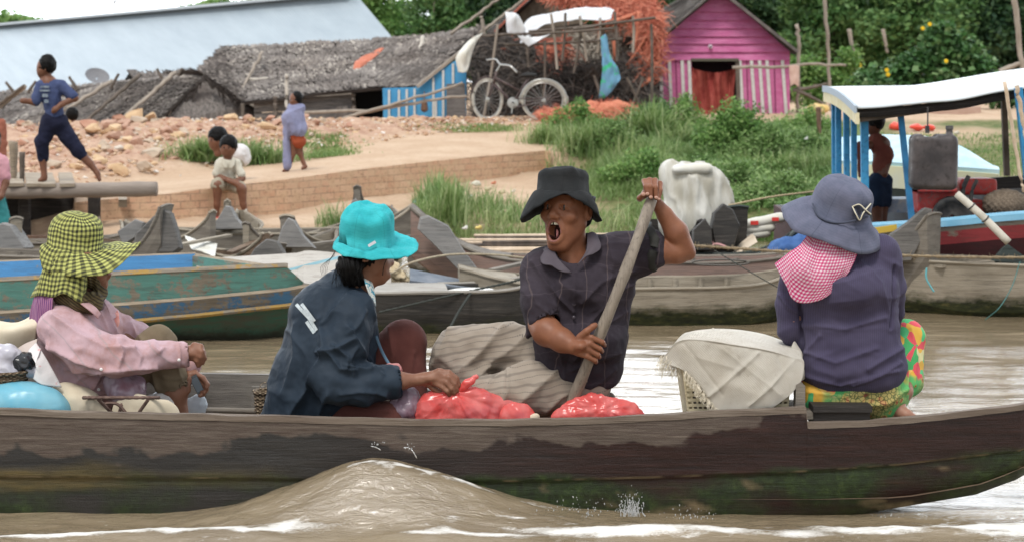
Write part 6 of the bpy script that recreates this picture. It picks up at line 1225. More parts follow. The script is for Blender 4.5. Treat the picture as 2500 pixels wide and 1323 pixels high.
def ginghammat(name, light, mid, dark, k, soft=.06, both=True):
    t = NT(name); s = t.sep(t.coord('UV'))
    def st(v, kk, w=.5): return t.ramp(t.math('FRACT', t.math('MULTIPLY', v, kk)), [(0, 0), (soft, 1), (w, 1), (w+soft, 0)])
    a, b = st(s[0], k), st(s[1], k if both else k*1.0); c = t.mix(a, light, mid); c2 = t.mix(a, mid, dark); c = t.mix(b, c, c2)
    c = t.mix(t.ramp(t.noise(9, None, 5, .6), [(.4, 0), (.75, .35)]), c, tuple(x*.6 for x in light)); t.set(color=c, rough=.85, spec=.2, sheen=.0); t.bump(t.noise(16, t.coord(scale=(1, 1, .5)), 5, .6), .35, .01); return t.m
GIY = ginghammat('gingham_yellow', (.46, .47, .15), (.17, .175, .06), (.022, .022, .018), 46, .12); GIP = ginghammat('gingham_pink', (.72, .62, .66), (.60, .16, .30), (.48, .02, .12), 78)
def hat(parent, c, D, rx, ry, h, roll, pitch, brim, mat, yaw=0, dome=2.4, flat=.75, nb=9, name='hat', wob=0, seed=1, sag=.0, n=64, hair=False):
    U = SC(D); ro, pi_, ya = R(roll), R(pitch), R(yaw)
    Ry = A(Matrix.Rotation(ro, 3, 'Y')); Rx = A(Matrix.Rotation(pi_, 3, 'X')); Rz = A(Matrix.Rotation(ya, 3, 'Z')); Rm = Rx@Ry@Rz; org = P(c[0], c[1], D); G = []; uvs = []
    TH_ = np.linspace(0, 2*math.pi, n, endpoint=False)
    for th in TH_:
        ca, sa = math.cos(th), math.sin(th); ring = []; s = 0; last = None; uu = []
        for q in np.linspace(0, 1, 18)**1.4:
            rr_ = (1-(1-q)**dome)**(1/dome) if False else math.sin(q*math.pi/2)**flat; zz = h*(math.cos(q*math.pi/2))**(1/dome*1.3)
            ring.append((rx*rr_*ca, ry*rr_*sa, zz))
        ext, drop = brim(math.degrees(th))
        for q in np.linspace(.12, 1, nb): ring.append(((rx+ext*q)*ca, (ry+ext*q)*sa, -drop*(q**(1.6))+1.5*math.sin(q*3.14)))
        for i, p in enumerate(ring):
            if last is not None: s += math.dist(p, last)
            last = p; uu.append((th*rx*1.12*U, s*U))
        G.append(ring); uvs.append(uu)
    G = A(G)*U; G += ((fbm(G*1.0+seed, (14, 14, 14), 3, seed)+.5*ridged(G+seed, (9, 9, 16), 2, seed))*(.006+wob))[..., None]*A([.5, -.5, 1]); G = G@Rm.T+org
    m = MB().sheet(G, .004, closed_u=True); uv = np.concatenate([A(uvs).reshape(-1, 2)]*2); return obj(name, m, mat, parent, True, uv=uv)
def hatx(t, c):
    s_ = t.sep(t.coord('UV')); w_ = t.ramp(t.math('FRACT', t.math('MULTIPLY', s_[1], 85.)), [(0, 1), (.12, 0), (.9, 0), (1, 1)]); g_ = t.ramp(t.math('FRACT', t.math('MULTIPLY', s_[0], 7.)), [(0, 1), (.015, 0), (.985, 0), (1, 1)])
    c = t.mix(t.math('MULTIPLY', w_, .28), c, t.mix(1., c, (.45, .5, .5), 'MULTIPLY')); c = t.mix(t.math('MULTIPLY', g_, .5), c, t.mix(1., c, (.4, .45, .45), 'MULTIPLY'))
    return t.mix(t.ramp(t.noise(11, None, 5, .7), [(.4, 0), (.68, .6)]), c, t.mix(1., c, (.58, .66, .68), 'MULTIPLY'))
def cap_chain(s, J, pts, k=.02, op='u'):
    for i in range(len(pts)-1):
        a, b = pts[i], pts[i+1]; s.cap(J(*a[:3]), J(*b[:3]), a[3]*J.U, b[3]*J.U, k, op)
class Jf:
    def __init__(s, D): s.D = D; s.U = SC(D)
    def __call__(s, px, py, dd=0.): return P(px, py, s.D+dd)
def sheetpx(name, rows, J, mat, parent, n=(30, 30), th=.004, amp=.0, fr=(14, 14, 6), seed=2, uvk=1., cre=()):
    g = A([[J(*q) for q in r_] for r_ in rows]); g = A([spline(x, n[1]) for x in g]).transpose(1, 0, 2); g = A([spline(x, n[0]) for x in g]).transpose(1, 0, 2)
    U_ = np.cumsum(np.concatenate([np.zeros((1, n[1])), np.linalg.norm(np.diff(g, axis=0), axis=2)]), 0); V_ = np.cumsum(np.concatenate([np.zeros((n[0], 1)), np.linalg.norm(np.diff(g, axis=1), axis=2)], 1), 1)
    uv = np.stack([np.broadcast_to(V_.mean(0), U_.shape), np.broadcast_to(U_.mean(1)[:, None], U_.shape)], -1).reshape(-1, 2)*uvk
    for (a_, b_, w_, h_) in cre:      # pressed creases between two photo points
        A0, B0 = P(*a_, J.D-.2)[[0, 2]], P(*b_, J.D-.2)[[0, 2]]; pa = g[..., [0, 2]]-A0; ba = B0-A0; q_ = np.clip((pa@ba)/(ba@ba), 0, 1); e_ = np.linalg.norm(pa-q_[..., None]*ba, axis=-1)/w_
        g[..., 1] -= .45*h_*(np.exp(-e_*1.4)-.5*np.exp(-(e_/2.2)**2))
    g = g+((fbm(g, fr, 3, seed)+.7*ridged(g, A(fr)*.6, 2, seed+3))*amp)[..., None]*A([.35, -1, .25]); o = obj(name, MB().sheet(g, th), mat, parent, True, uv=np.concatenate([uv, uv]) if th else uv); return o
def fingers(s, J, lst, r0=7, k=.004):
    for f in lst:
        m = len(f); 
        for i in range(m-1): s.cap(J(*f[i]), J(*f[i+1]), J.U*(r0-.6*i), J.U*(r0-.6*(i+1)), k if i else .012)

# ---------------------------------------------------------------- the rower
J = Jf(8.35); U = J.U
man = thing('person', 'shouting man in a black hat and dark shirt, gripping the paddle with both hands', 'person', P(1400, 1010, 8.35))
fv = norm((-.52, -.84, .10)); uv_ = norm(A([0.06, .08, 1])-fv*np.dot(A([.06, .08, 1]), fv)); rv = np.cross(fv, uv_); AX = (rv, uv_, fv); HC = J(1389, 487)
def HL(x, y, z): return HC+(rv*x+uv_*y+fv*z)*U
s = SDF(J(1255, 1040)-A([0, .42, 0]), J(1712, 400)+A([0, .3, 0]), .0042)
s.ell(HC, A([57, 62, 66])*U, AX, 0).ell(HL(0, -36, 16), A([50, 56, 48])*U, AX, .03)
s.cap(HL(-38, -60, 8), HL(-14, -112, 36), 17*U, 15*U, .03).cap(HL(38, -60, 8), HL(14, -112, 36), 17*U, 15*U, .03).ell(HL(0, -114, 42), A([20, 13, 14])*U, AX, .02)
s.ell(HL(0, -76, 42), A([32, 38, 25])*U, AX, .03).ell(HL(-31, -43, 47), A([18, 15, 14])*U, AX, .02).ell(HL(31, -43, 47), A([18, 15, 14])*U, AX, .02)
s.cap(HL(-34, -8, 51), HL(-8, -12, 60), 6*U, 7*U, .015).cap(HL(34, -8, 51), HL(8, -12, 60), 6*U, 7*U, .015).cap(HL(0, -14, 60), HL(0, -38, 73), 6*U, 9*U, .015).ell(HL(0, -43, 74), A([11, 9, 9])*U, AX, .01).ell(HL(-11, -46, 66), A([8, 7, 9])*U, AX, .008).ell(HL(11, -46, 66), A([8, 7, 9])*U, AX, .008)
s.ell(HL(-23, -21, 62), A([12, 6, 7])*U, AX, .008, 's').ell(HL(23, -21, 62), A([12, 6, 7])*U, AX, .008, 's').ell(HL(-23, -20, 54), A([11, 8, 8])*U, AX, .006).ell(HL(23, -20, 54), A([11, 8, 8])*U, AX, .006)
for sx in (-1, 1): s.cap(HL(sx*16, -48, 66), HL(sx*29, -78, 58), 3.2*U, 3.2*U, .008, 's').cap(HL(sx*14, -25, 62), HL(sx*33, -29, 55), 1.6*U, 1.6*U, .005, 's')
lp = [HL(21*math.cos(a), -80+27*math.sin(a), 64-7*abs(math.cos(a))-(3 if math.sin(a) < 0 else 0)) for a in np.linspace(0, 2*math.pi, 20)]
for i in range(19): s.cap(lp[i], lp[i+1], 5*U, 5*U, .008)
s.ell(HL(0, -80, 64), A([17, 23.5, 34])*U, AX, .003, 's')
for sx in (-1, 1): s.ell(HL(sx*56, -30, -4), A([7, 20, 13])*U, AX, .008).ell(HL(sx*62, -27, 0), A([5, 11, 6])*U, AX, .004, 's')
s.ell(HL(5, -47, 82), A([2.4, 2, 4])*U, AX, .002, 's').ell(HL(-5, -47, 82), A([2.4, 2, 4])*U, AX, .002, 's')
s.cap(HL(0, -80, -8), J(1400, 655, .02), 40*U, 44*U, .03).cap(HL(-20, -80, 5), J(1392, 660, -.06), 9*U, 7*U, .02).cap(HL(28, -75, 0), J(1408, 660, -.06), 9*U, 7*U, .02)
s.ell(J(1410, 690, .04), A([80, 60, 40])*U, None, .05).cap(J(1420, 720, .04), J(1420, 900, .04), 40*U, 40*U, .03).cap(J(1340, 655, .02), J(1500, 625, .02), 34*U, 34*U, .04)
cap_chain(s, J, [(1322, 655, .0, 32), (1322, 790, -.1, 30), (1335, 808, -.14, 34), (1372, 830, -.2, 27), (1402, 845, -.24, 19.5)], .025)
s.ell(J(1417, 842, -.25), A([19, 31, 15])*U, None, .02)
cap_chain(s, J, [(1510, 625, .0, 30), (1610, 614, -.03, 33), (1655, 616, -.03, 29), (1682, 619, -.03, 17)], .012); cap_chain(s, J, [(1672, 608, -.035, 24), (1651, 568, -.045, 29), (1624, 526, -.05, 20), (1606, 500, -.06, 15.5)], .012)
s.ell(J(1592, 472, -.045), A([25, 27, 13])*U, None, .02)
def PL(t): return P(1591-196*t, 488+506*t, 8.35-.10-.12*math.sin(t*3.0)*1.2)
dp = PL(.7)[1]-8.35
fingers(s, J, [[(1420, 826, -.25), (1444, 823, dp-.045), (1471, 835, dp-.04), (1476, 842, dp+.02)], [(1417, 838, -.25), (1440, 838, dp-.05), (1465, 851, dp-.04), (1470, 857, dp+.02)], [(1414, 851, -.25), (1436, 853, dp-.048), (1460, 866, dp-.04), (1463, 871, dp+.02)], [(1412, 862, -.25), (1432, 868, dp-.044), (1453, 879, dp-.035), (1455, 883, dp+.015)]], 7.4)
fingers(s, J, [[(1415, 822, -.26), (1432, 808, -.27), (1447, 797, -.27), (1453, 793, -.265)]], 8.6)
fingers(s, J, [[(1578, 462, -.05), (1573, 443, -.09), (1577, 456, -.135), (1580, 474, -.14)], [(1588, 460, -.05), (1586, 440, -.09), (1588, 456, -.14), (1589, 483, -.142)], [(1598, 460, -.05), (1600, 441, -.09), (1601, 458, -.138), (1602, 484, -.14)], [(1606, 464, -.05), (1612, 449, -.085), (1612, 465, -.12), (1608, 487, -.13)]], 7.2)
fingers(s, J, [[(1572, 478, -.05), (1562, 486, -.085), (1562, 484, -.11), (1571, 476, -.135)]], 8.2)
s.box(HL(0, 62, 0), A([90, 52, 110])*U, AX, .004, .004, 's'); body = sdfobj('body', s, SK_man, man, None, 1)
for sx, nm in ((-1, 'eye'), (1, 'eye')):
    e = MB().lathe(HL(sx*23, -21.5, 59.5), [(.001, 4.2*U), (4*U, 3.6*U), (8*U, 1.6*U), (9.5*U, -1*U)], 14, fv, 1, .30); o = obj('eye', e, M('eye_dark', (.02, .012, .01), rough=.15, spec=.6), man, True)
    obj('eyebrow', MB().tube(spline([HL(sx*9, -6, 60), HL(sx*22, 0, 59), HL(sx*37, -7, 50)], 8), [2*U, 3*U, 3*U, 2.8*U, 2.5*U, 2*U, 1.5*U, 1*U], 6, .6), HAIR, man, True)
m = MB(); 
for i in range(20): pass
lipm = M('lip', (.20, .075, .06), (.27, .12, .10), 40, .4); obj('lips', MB().tube(A([HL(19*math.cos(a), -80+25.2*math.sin(a), 67.5-7*abs(math.cos(a))-(3 if math.sin(a) < 0 else 0)) for a in np.linspace(0, 2*math.pi, 30, endpoint=False)]), 3.3*U, 7, closed=True), lipm, man, True)
obj('mouth_inside', MB().lathe(HL(0, -80, 40), [(.001, 0), (15*U, 2*U), (16*U, 20*U)], 18, fv, 1, 1.3), M('mouth_dark', (.03, .006, .006)), man, True)
s = SDF(HL(-20, -110, 20)-.05, HL(20, -60, 70)+.05, .003); s.ell(HL(2, -90, 56), A([9.5, 11, 10])*U, AX, 0).cap(HL(2, -88, 60), HL(1, -82, 52), 8*U, 7*U, .01); sdfobj('tongue', s, M('tongue', (.45, .17, .17), (.52, .25, .24), 60, .3), man)
for k, xx in enumerate((-11, -6, -1.2, 8.5)): obj('tooth', MB().box(HL(xx, -60.5, 61.5-abs(xx)*.25), (2.3*U, 3.8*U, 1.6*U), AX), M('tooth', (.72, .66, .52), rough=.3), man)
s = SDF(HC-.25, HC+.25, .006); s.ell(HL(0, 4, -6), A([60, 62, 66])*U, AX, 0).cap(HL(44, -8, 20), HL(50, -26, 6), 9*U, 5*U, .01).ell(HL(0, -40, -40), A([44, 34, 28])*U, AX, .02); s.plane(HL(0, -5, 34), fv*.9-uv_*.45, 0).plane(HL(0, 10, 0), uv_, 0); sdfobj('hair', s, HAIR, man, lambda v, n: .004*fbm(v, (60, 60, 60), 2, 3))
for (x, y, dd, w_) in ((1580.5, 476, -.155, 4), (1589, 484, -.157, 4), (1602, 485, -.155, 4), (1608.5, 489, -.145, 3.5), (1571, 477, -.15, 4.5)): obj('nail', MB().lathe(J(x, y-2, dd), [(.001, .003), (w_*.7*U, .0025), (w_*U, 0)], 10, (0, -1, .15), 1, 1.2), NAIL, man, True)
# shirt
def linesx(t, c):
    s_ = t.sep(t.coord()); w1 = t.ramp(t.math('FRACT', t.math('ADD', t.math('MULTIPLY', s_[0], 9.), t.math('MULTIPLY', t.noise(2.2), 1.6))), [(0, 1), (.03, 0), (.97, 0), (1, 1)]); w2 = t.ramp(t.math('FRACT', t.math('ADD', t.math('MULTIPLY', s_[2], 8.), t.math('MULTIPLY', t.noise(2.2), 1.6))), [(0, 1), (.03, 0), (.97, 0), (1, 1)])
    c = t.mix(t.math('MULTIPLY', w1, .35), c, (.20, .15, .14)); return t.mix(t.math('MULTIPLY', w2, .15), c, (.16, .13, .15))
SHIRT = clothmat('shirt_dark_plum', (.026, .021, .028), (.055, .045, .056), 500, .9, .55, .15, 11, linesx)
s = SDF(J(1255, 980)-A([0, .3, 0]), J(1640, 560)+A([0, .3, 0]), .0065)
s.ell(J(1425, 700, .02), A([116, 100, 66])*U, None, 0).ell(J(1420, 830, .02), A([110, 118, 66])*U, None, .06).cap(J(1385, 700, .02), J(1385, 880, .02), 72*U, 72*U, .05).cap(J(1460, 700, .02), J(1450, 880, .02), 72*U, 66*U, .05).ell(J(1412, 905, .0), A([104, 60, 68])*U, None, .05)
s.cap(J(1330, 650, .02), J(1510, 618, .02), 46*U, 50*U, .05).cap(J(1385, 625, .04), J(1425, 615, .04), 46*U, 46*U, .04)
cap_chain(s, J, [(1320, 655, .0, 46), (1318, 730, -.06, 47), (1328, 778, -.1, 42)], .03); cap_chain(s, J, [(1515, 632, .0, 62), (1560, 618, -.01, 50), (1585, 610, -.02, 45)], .04); s.cap(J(1500, 650, .02), J(1500, 760, .02), 40*U, 36*U, .05)
s.cap(J(1587, 611, -.025), J(1598, 609, -.03), 46*U, 45*U, .002, sq=(.65, 1, 1))
s.cap(J(1300, 790, -.06), J(1288, 822, -.05), 16*U, 4*U, .04)
s.plane(J(1305, 885, 0), norm((-.42, 0, -.91)), .01) if False else None
s.cap(J(1337, 818, -.15), J(1330, 760, -.09), 34*U, 34*U, .006, 's'); s.plane(J(1400, 952, 0), norm((.10, 0, -1)), .01)
s.cap(J(1387, 570, -.10), J(1404, 664, -.17), 44*U, 6*U, .012, 's').cap(J(1390, 560, 0), J(1396, 616, -.03), 45*U, 40*U, .01, 's')
fl = folds([([(1405, 668), (1400, 780), (1392, 900)], .010, .006), ([(1300, 640), (1340, 700), (1400, 760)], .018, .012), ([(1545, 690), (1500, 720), (1440, 790), (1400, 850)], .022, .014), ([(1550, 660), (1470, 690), (1420, 740)], .018, .010), ([(1530, 760), (1470, 800), (1400, 880)], .02, .012), ([(1510, 860), (1450, 880), (1390, 905)], .02, .012), ([(1340, 820), (1370, 860), (1380, 920)], .02, .012), ([(1480, 580), (1500, 640), (1480, 720)], .018, .008), ([(1290, 680), (1310, 740), (1345, 770)], .015, .009), ([(1350, 700), (1360, 780), (1350, 850)], .016, .009), ([(1500, 900), (1470, 930), (1440, 945)], .016, .008), ([(1540, 640), (1560, 620), (1578, 585)], .014, .01)], 8.35)
sdfobj('shirt', s, SHIRT, man, lambda v, n: 1.7*fl(v, n)+.0065*fbm(v, (7, 7, 11), 3, 71)+.007*ridged(v, (6, 6, 9), 2, 73)+.0028*fbm(v, (26, 26, 26), 2, 72), 1)
COL = clothmat('collar_plum', (.075, .062, .075), (.11, .095, .11), 500, .9, .4, .15, 14)
sheetpx('collar', [[(1352, 600, -.045), (1362, 630, -.105), (1396, 666, -.135)], [(1336, 602, -.04), (1340, 632, -.115), (1372, 662, -.15)], [(1318, 618, -.03), (1322, 642, -.11), (1346, 645, -.145)]], J, COL, man, (14, 14), .004, .002)
sheetpx('collar', [[(1434, 572, -.04), (1432, 612, -.10), (1410, 650, -.13)], [(1446, 568, -.035), (1448, 602, -.10), (1430, 628, -.14)], [(1456, 574, -.02), (1466, 606, -.09), (1446, 622, -.125)]], J, COL, man, (14, 14), .004, .002)
s_ = None
obj('pocket', MB().sheet(A([[J(x, y, -.125-.012*math.sin((x-1425)*.04)) for y in np.linspace(705, 775, 8)] for x in np.linspace(1430, 1492, 8)]), .004), SHIRT, man) if False else None
for (x, y) in ((1402, 700), (1402, 742), (1401, 774), (1399, 812)): obj('button', MB().lathe(J(x, y, -.130), [(.001, .004), (4*U, .004), (4.4*U, 0)], 12, (0, -1, 0)), M('button_dark', (.06, .05, .06), rough=.3), man, True)
# trousers
t = NT('trousers_striped'); co = t.coord(); geo = t.sep(co); wob = t.noise(3.2, co, 3); bs = t.math('ADD', t.math('ADD', t.math('MULTIPLY', geo[2], 19.), t.math('MULTIPLY', geo[0], -3.0)), t.math('MULTIPLY', wob, 1.6))
st1 = t.ramp(t.math('FRACT', bs), [(0, 0), (.08, 1), (.2, 1), (.28, 0)]); dash = t.ramp(t.math('FRACT', t.math('MULTIPLY', geo[0], 95.)), [(.35, 0), (.45, 1)]); st2 = t.math('MULTIPLY', t.ramp(t.math('FRACT', t.math('ADD', bs, .35)), [(0, 1), (.05, 1), (.08, 0)]), dash)
c = t.mix(t.ramp(t.noise(5, co, 5), [(.3, 0), (.7, 1)]), (.26, .215, .17), (.34, .29, .24)); c = t.mix(t.math('MULTIPLY', st1, .6), c, (.14, .115, .095)); c = t.mix(t.math('MULTIPLY', st2, .6), c, (.06, .05, .045)); t.set(color=c, rough=.9, sheen=.0); t.bump(t.noise(13, co, 5, .6), .4, .012); TRM = t.m
s = SDF(J(1030, 1060)-A([0, .4, 0]), J(1520, 770)+A([0, .5, 0]), .0085)
s.cap(J(1400, 905, .10), J(1240, 850, .17), 62*U, 60*U, .0).cap(J(1240, 850, .17), J(1125, 850, .17), 60*U, 58*U, .04).cap(J(1110, 868, .16), J(1175, 960, .05), 50*U, 42*U, .05).cap(J(1090, 880, .15), J(1075, 900, .15), 40*U, 26*U, .04)
s.cap(J(1430, 940, .0), J(1300, 945, -.04), 60*U, 62*U, .03).cap(J(1300, 945, -.04), J(1195, 965, -.05), 60*U, 50*U, .04).cap(J(1190, 985, -.02), J(1400, 1010, .06), 38*U, 36*U, .03).cap(J(1420, 960, .02), J(1465, 985, .02), 50*U, 26*U, .04)
fl = folds([([(1140, 960), (1165, 925), (1195, 890)], .02, .02), ([(1170, 990), (1190, 940), (1230, 900), (1300, 885)], .014, .012), ([(1230, 800), (1180, 850), (1130, 900)], .03, .02), ([(1290, 815), (1250, 850), (1200, 880)], .025, .016), ([(1380, 890), (1330, 930), (1260, 990)], .025, .015), ([(1430, 930), (1380, 965), (1330, 1000)], .02, .012), ([(1100, 800), (1080, 850), (1060, 890)], .02, .014), ([(1240, 900), (1240, 950), (1220, 1000)], .02, .012)], 8.4)
sdfobj('trousers', s, TRM, man, lambda v, n: 1.7*fl(v, n)+.006*fbm(v, (6, 6, 9), 3, 75)+.007*ridged(v, (4, 4, 9), 2, 77)+.004*fbm(v, (22, 22, 22), 2, 76), 1)
s = SDF(J(1400, 1040)-.2, J(1510, 950)+.2, .009); s.cap(J(1425, 990, -.02), J(1485, 975, -.0), 24*U, 18*U, .02); sdfobj('rolled_cuff', s, clothmat('cloth_grey_brown', (.12, .105, .09), (.18, .16, .135), wr=14), man, lambda v, n: .01*fbm(v, (16,)*3, 2, 3))
HB = clothmat('hat_black', (.014, .0145, .016), (.028, .029, .030), 500, .9, .5, .2, 12, hatx)
def br(a):
    c = math.cos(R(a)); f = max(0, -math.sin(R(a))); b = max(0, math.sin(R(a)))
    return 38-14*f, 12+(66 if c < 0 else 48)*abs(c)**1.5+24*b-7*f+4*math.sin(R(a*3+30))
hat(man, (1374, 470), 8.335, 61, 74, 56, 4, -5, br, HB, dome=5.5, flat=.42, wob=.004, seed=3)
obj('rolled_sleeve', MB().tube(A([P(1591, 609, 8.325)+A([.016*math.sin(a*3)*.4, .083*math.cos(a), .080*math.sin(a)]) for a in np.linspace(0, 2*math.pi, 30, endpoint=False)]), .021+.003*np.sin(np.arange(30)*1.7), 9, closed=True), clothmat('cuff_dark', (.030, .030, .028), (.05, .05, .046), 500, .9, .6, 0, 14), man, True)
for (x, y) in ((1397, 441), (1419, 452)): obj('eyelet', MB().lathe(P(x, y, 8.36-.108+.0006*abs(x-1376)), [(.002, .002), (.0045, .004), (.006, .0)], 10, (.3, -1, 0)), M('eyelet', (.16, .07, .06), rough=.4), man)
obj('hat_band_tab', MB().box(J(1413, 470, -.085), (.022, .006, .016), (norm((.9, .4, -.35)), norm((-.4, .9, 0)), norm((.3, 0, 1)))), HB, man)
pd = thing('paddle', 'long worn grey wooden paddle shaft held upright by the shouting man', 'paddle', PL(.9))
pp = A([PL(q) for q in np.linspace(0, 1.09, 60)]); pp[:, 0] += .006*np.sin(np.linspace(0, 5, 60)); obj('shaft', MB().tube(pp, .0245+.0015*np.sin(np.linspace(0, 25, 60)), 14), M('paddle_wood', (.21, .175, .14), (.30, .255, .205), 9, .6, .4, 30, stretch=(3, 3, .35), c3=(.13, .105, .08)), pd, True)

# ---------------------------------------------------------------- woman with the turquoise hat
J = Jf(8.35); U = J.U; w2 = thing('person', 'woman in a dark blue jacket and turquoise hat reaching to a red bag', 'person', P(800, 1020, 8.35))
s = SDF(J(780, 1040)-A([0, .35, 0]), J(1135, 540)+A([0, .35, 0]), .0045)
s.ell(J(900, 592, .0), A([50, 60, 50])*U, None, 0).ell(J(925, 640, .0), A([30, 42, 36])*U, None, .03).ell(J(928, 678, .0), A([18, 14, 18])*U, None, .03).cap(J(900, 655, .0), J(865, 725, .0), 32*U, 36*U, .03).ell(J(956, 640, .02), A([7, 9, 8])*U, None, .02).ell(J(946, 672, 0), A([9, 6, 10])*U, None, .01)
s.ell(J(892, 636, -.105), A([9, 14, 5])*U, None, .01)
cap_chain(s, J, [(850, 740, 0, 45), (810, 920, 0, 50), (900, 975, 0, 40)], .05); cap_chain(s, J, [(870, 750, -.1, 30), (815, 915, -.2, 26), (900, 930, -.19, 24), (975, 930, -.17, 21), (1022, 926, -.16, 14)], .02)
s.ell(J(1052, 922, -.16), A([27, 18, 11])*U, None, .02).cap(J(1030, 925, -.16), J(1074, 908, -.165), 13*U, 9*U, .02)
fingers(s, J, [[(1070, 906, -.165), (1096, 908, -.175), (1114, 922, -.18), (1121, 941, -.175)], [(1068, 915, -.17), (1096, 920, -.19), (1110, 936, -.195), (1116, 954, -.185)], [(1064, 925, -.17), (1090, 933, -.195), (1102, 948, -.2), (1108, 960, -.19)], [(1058, 932, -.165), (1080, 944, -.19), (1092, 955, -.195), (1097, 963, -.185)]], 7.2)
fingers(s, J, [[(1040, 936, -.15), (1062, 950, -.15), (1082, 960, -.155), (1094, 965, -.16)]], 7.6)
s.box(J(905, 540, 0), (.2, .3, 60*U), None, .004, .004, 's'); sdfobj('body', s, SK_w, w2, lambda v, n: .001*fbm(v, (60,)*3, 2, 4), 1)
s = SDF(J(800, 720)-A([0, .3, 0]), J(990, 520)+A([0, .3, 0]), .005); s.ell(J(898, 596, .0), A([60, 62, 62])*U, None, 0).cap(J(878, 605, -.03), J(874, 622, -.05), 20*U, 20*U, .01)
cap_chain(s, J, [(874, 620, -.06, 19), (856, 650, -.075, 34), (858, 675, -.07, 24), (834, 692, -.06, 9)], .012); s.cap(J(858, 660, -.07), J(880, 690, -.06), 26*U, 10*U, .02).cap(J(925, 615, -.05), J(938, 660, -.06), 12*U, 3*U, .01)
s.plane(J(940, 610, 0), norm((1, -.15, -.35)), .01).plane(J(905, 596, 0), norm((.05, .15, 1)), .004)
hv = sdfobj('hair', s, HAIR, w2, lambda v, n: .004*np.sin(v[:, 0]*300+v[:, 2]*60)+.003*fbm(v, (50, 50, 12), 2, 5), 1)
m = MB(); r = np.random.default_rng(3)
for k in range(26):
    x = r.uniform(822, 880); m.tube(spline([J(x+12, 625, -.09), J(x+r.uniform(-14, 10), 660, -.13), J(x+r.uniform(-24, 8), 690+r.uniform(0, 14), -.11)], 9), np.linspace(.0022, .0006, 9), 4)
for k in range(5): m.tube(spline([J(818, 612+k*3, -.02), J(800-k*4, 650, -.03), J(798-k*3, 672, -.03)], 8), .0009, 3)
m.tube(spline([J(944, 632, -.08), J(937, 650, -.09), J(934, 672, -.08)], 8), .002, 4); obj('loose_hair', m, HAIR, w2)
obj('hair_tie', MB().tube(A([J(880, 612, -.07)+A([.004*math.cos(a), .03*math.sin(a)*.9, .026*math.cos(a)]) for a in np.linspace(0, 6.28, 16, endpoint=False)]), .005, 6, closed=True), M('tie_yellow', (.6, .45, .1)), w2)
JK = clothmat('jacket_navy', (.018, .027, .040), (.029, .042, .060), 600, .55, .4, .0, 9)
s = SDF(J(630, 1050)-A([0, .42, 0]), J(1000, 640)+A([0, .35, 0]), .0065)
s.ell(J(805, 770, .0), A([95, 92, 76])*U, None, 0).cap(J(808, 790, .0), J(775, 950, .02), 98*U, 112*U, .05).cap(J(850, 800, .02), J(868, 920, .04), 66*U, 56*U, .05).cap(J(760, 940, 0), J(722, 1035, 0), 88*U, 84*U, .06).cap(J(838, 700, .0), J(872, 712, .0), 40*U, 38*U, .04).cap(J(820, 696, .02), J(870, 705, -.02), 32*U, 22*U, .015)
cap_chain(s, J, [(865, 765, -.12, 52), (830, 860, -.19, 56), (818, 925, -.22, 50), (880, 935, -.21, 45), (958, 930, -.175, 36)], .035); s.cap(J(795, 850, -.12), J(700, 1000, -.05), 60*U, 40*U, .06)
s.cap(J(958, 929, -.175), J(990, 928, -.17), 29*U, 30*U, .004, 's').cap(J(872, 620, 0), J(872, 695, -.01), 34*U, 30*U, .006, 's').plane(J(800, 1030, 0), (0.02, 0, -1), 0)
fl = folds([([(870, 690), (905, 740), (922, 800), (905, 900)], .014, .010), ([(780, 780), (790, 850), (760, 930), (710, 1010)], .03, .024), ([(770, 860), (820, 850), (860, 830)], .02, .02), ([(850, 800), (880, 850), (900, 890)], .02, .018), ([(800, 860), (830, 900), (870, 905)], .018, .018), ([(840, 890), (890, 900), (930, 900)], .018, .014), ([(830, 960), (880, 955), (940, 960)], .018, .012), ([(720, 790), (720, 870), (690, 960)], .025, .012), ([(850, 720), (820, 760), (790, 790)], .02, .01), ([(800, 960), (780, 1000), (775, 1030)], .02, .016), ([(870, 850), (855, 880), (865, 915)], .014, .012), ([(810, 840), (850, 870), (845, 900)], .015, .014), ([(890, 760), (870, 800), (850, 815)], .018, .012), ([(900, 870), (915, 900), (935, 915)], .013, .01)], 8.25)
sdfobj('jacket', s, JK, w2, lambda v, n: 1.7*fl(v, n)+.008*fbm(v, (5, 5, 7), 3, 81)+.012*ridged(v, (5, 5, 5), 2, 83)+.0035*fbm(v, (20, 20, 20), 3, 82), 1)
def onsurf(o, x, y, off=.003):      # point on a part where the sight line meets it
    dg = bpy.context.evaluated_depsgraph_get(); pr = o.parent.location; a = A([0, 0, CH]); d = norm(P(x, y, 8)-a); ok, loc, nn_, ix = o.ray_cast(Vector(a)-Vector(wloc(o.parent)), Vector(d))
    return (A(loc)+wloc(o.parent)-d*off, A(nn_)) if ok else (P(x, y, 8.25), A([0, -1, 0]))
bpy.context.view_layer.update(); jk = w2.children[-1] if w2.children[-1].name.startswith('jacket') else [c for c in w2.children if c.name.startswith('jacket')][0]
RF = M('reflective_tape', (.36, .41, .43), (.50, .55, .57), 90, .35)
for (x0, y0, x1, y1) in ((723, 742, 760, 782), (736, 741, 768, 784), (748, 784, 767, 812), (756, 779, 773, 806)):
    g = []
    for q in np.linspace(0, 1, 10):
        a_, _ = onsurf(jk, x0+(x1-x0)*q-3.2, y0+(y1-y0)*q+2.6, .005); b_, _ = onsurf(jk, x0+(x1-x0)*q+3.2, y0+(y1-y0)*q-2.6, .005); g.append([a_, b_])
    obj('reflective_stripe', MB().sheet(A(g), 0), RF, w2)
sc_ = NT('collar_scarf'); sc_.set(color=sc_.mix(sc_.ramp(sc_.noise(45, None, 3, .6), [(.45, 0), (.52, 1)]), (.06, .28, .38), (.62, .62, .58)), rough=.9)
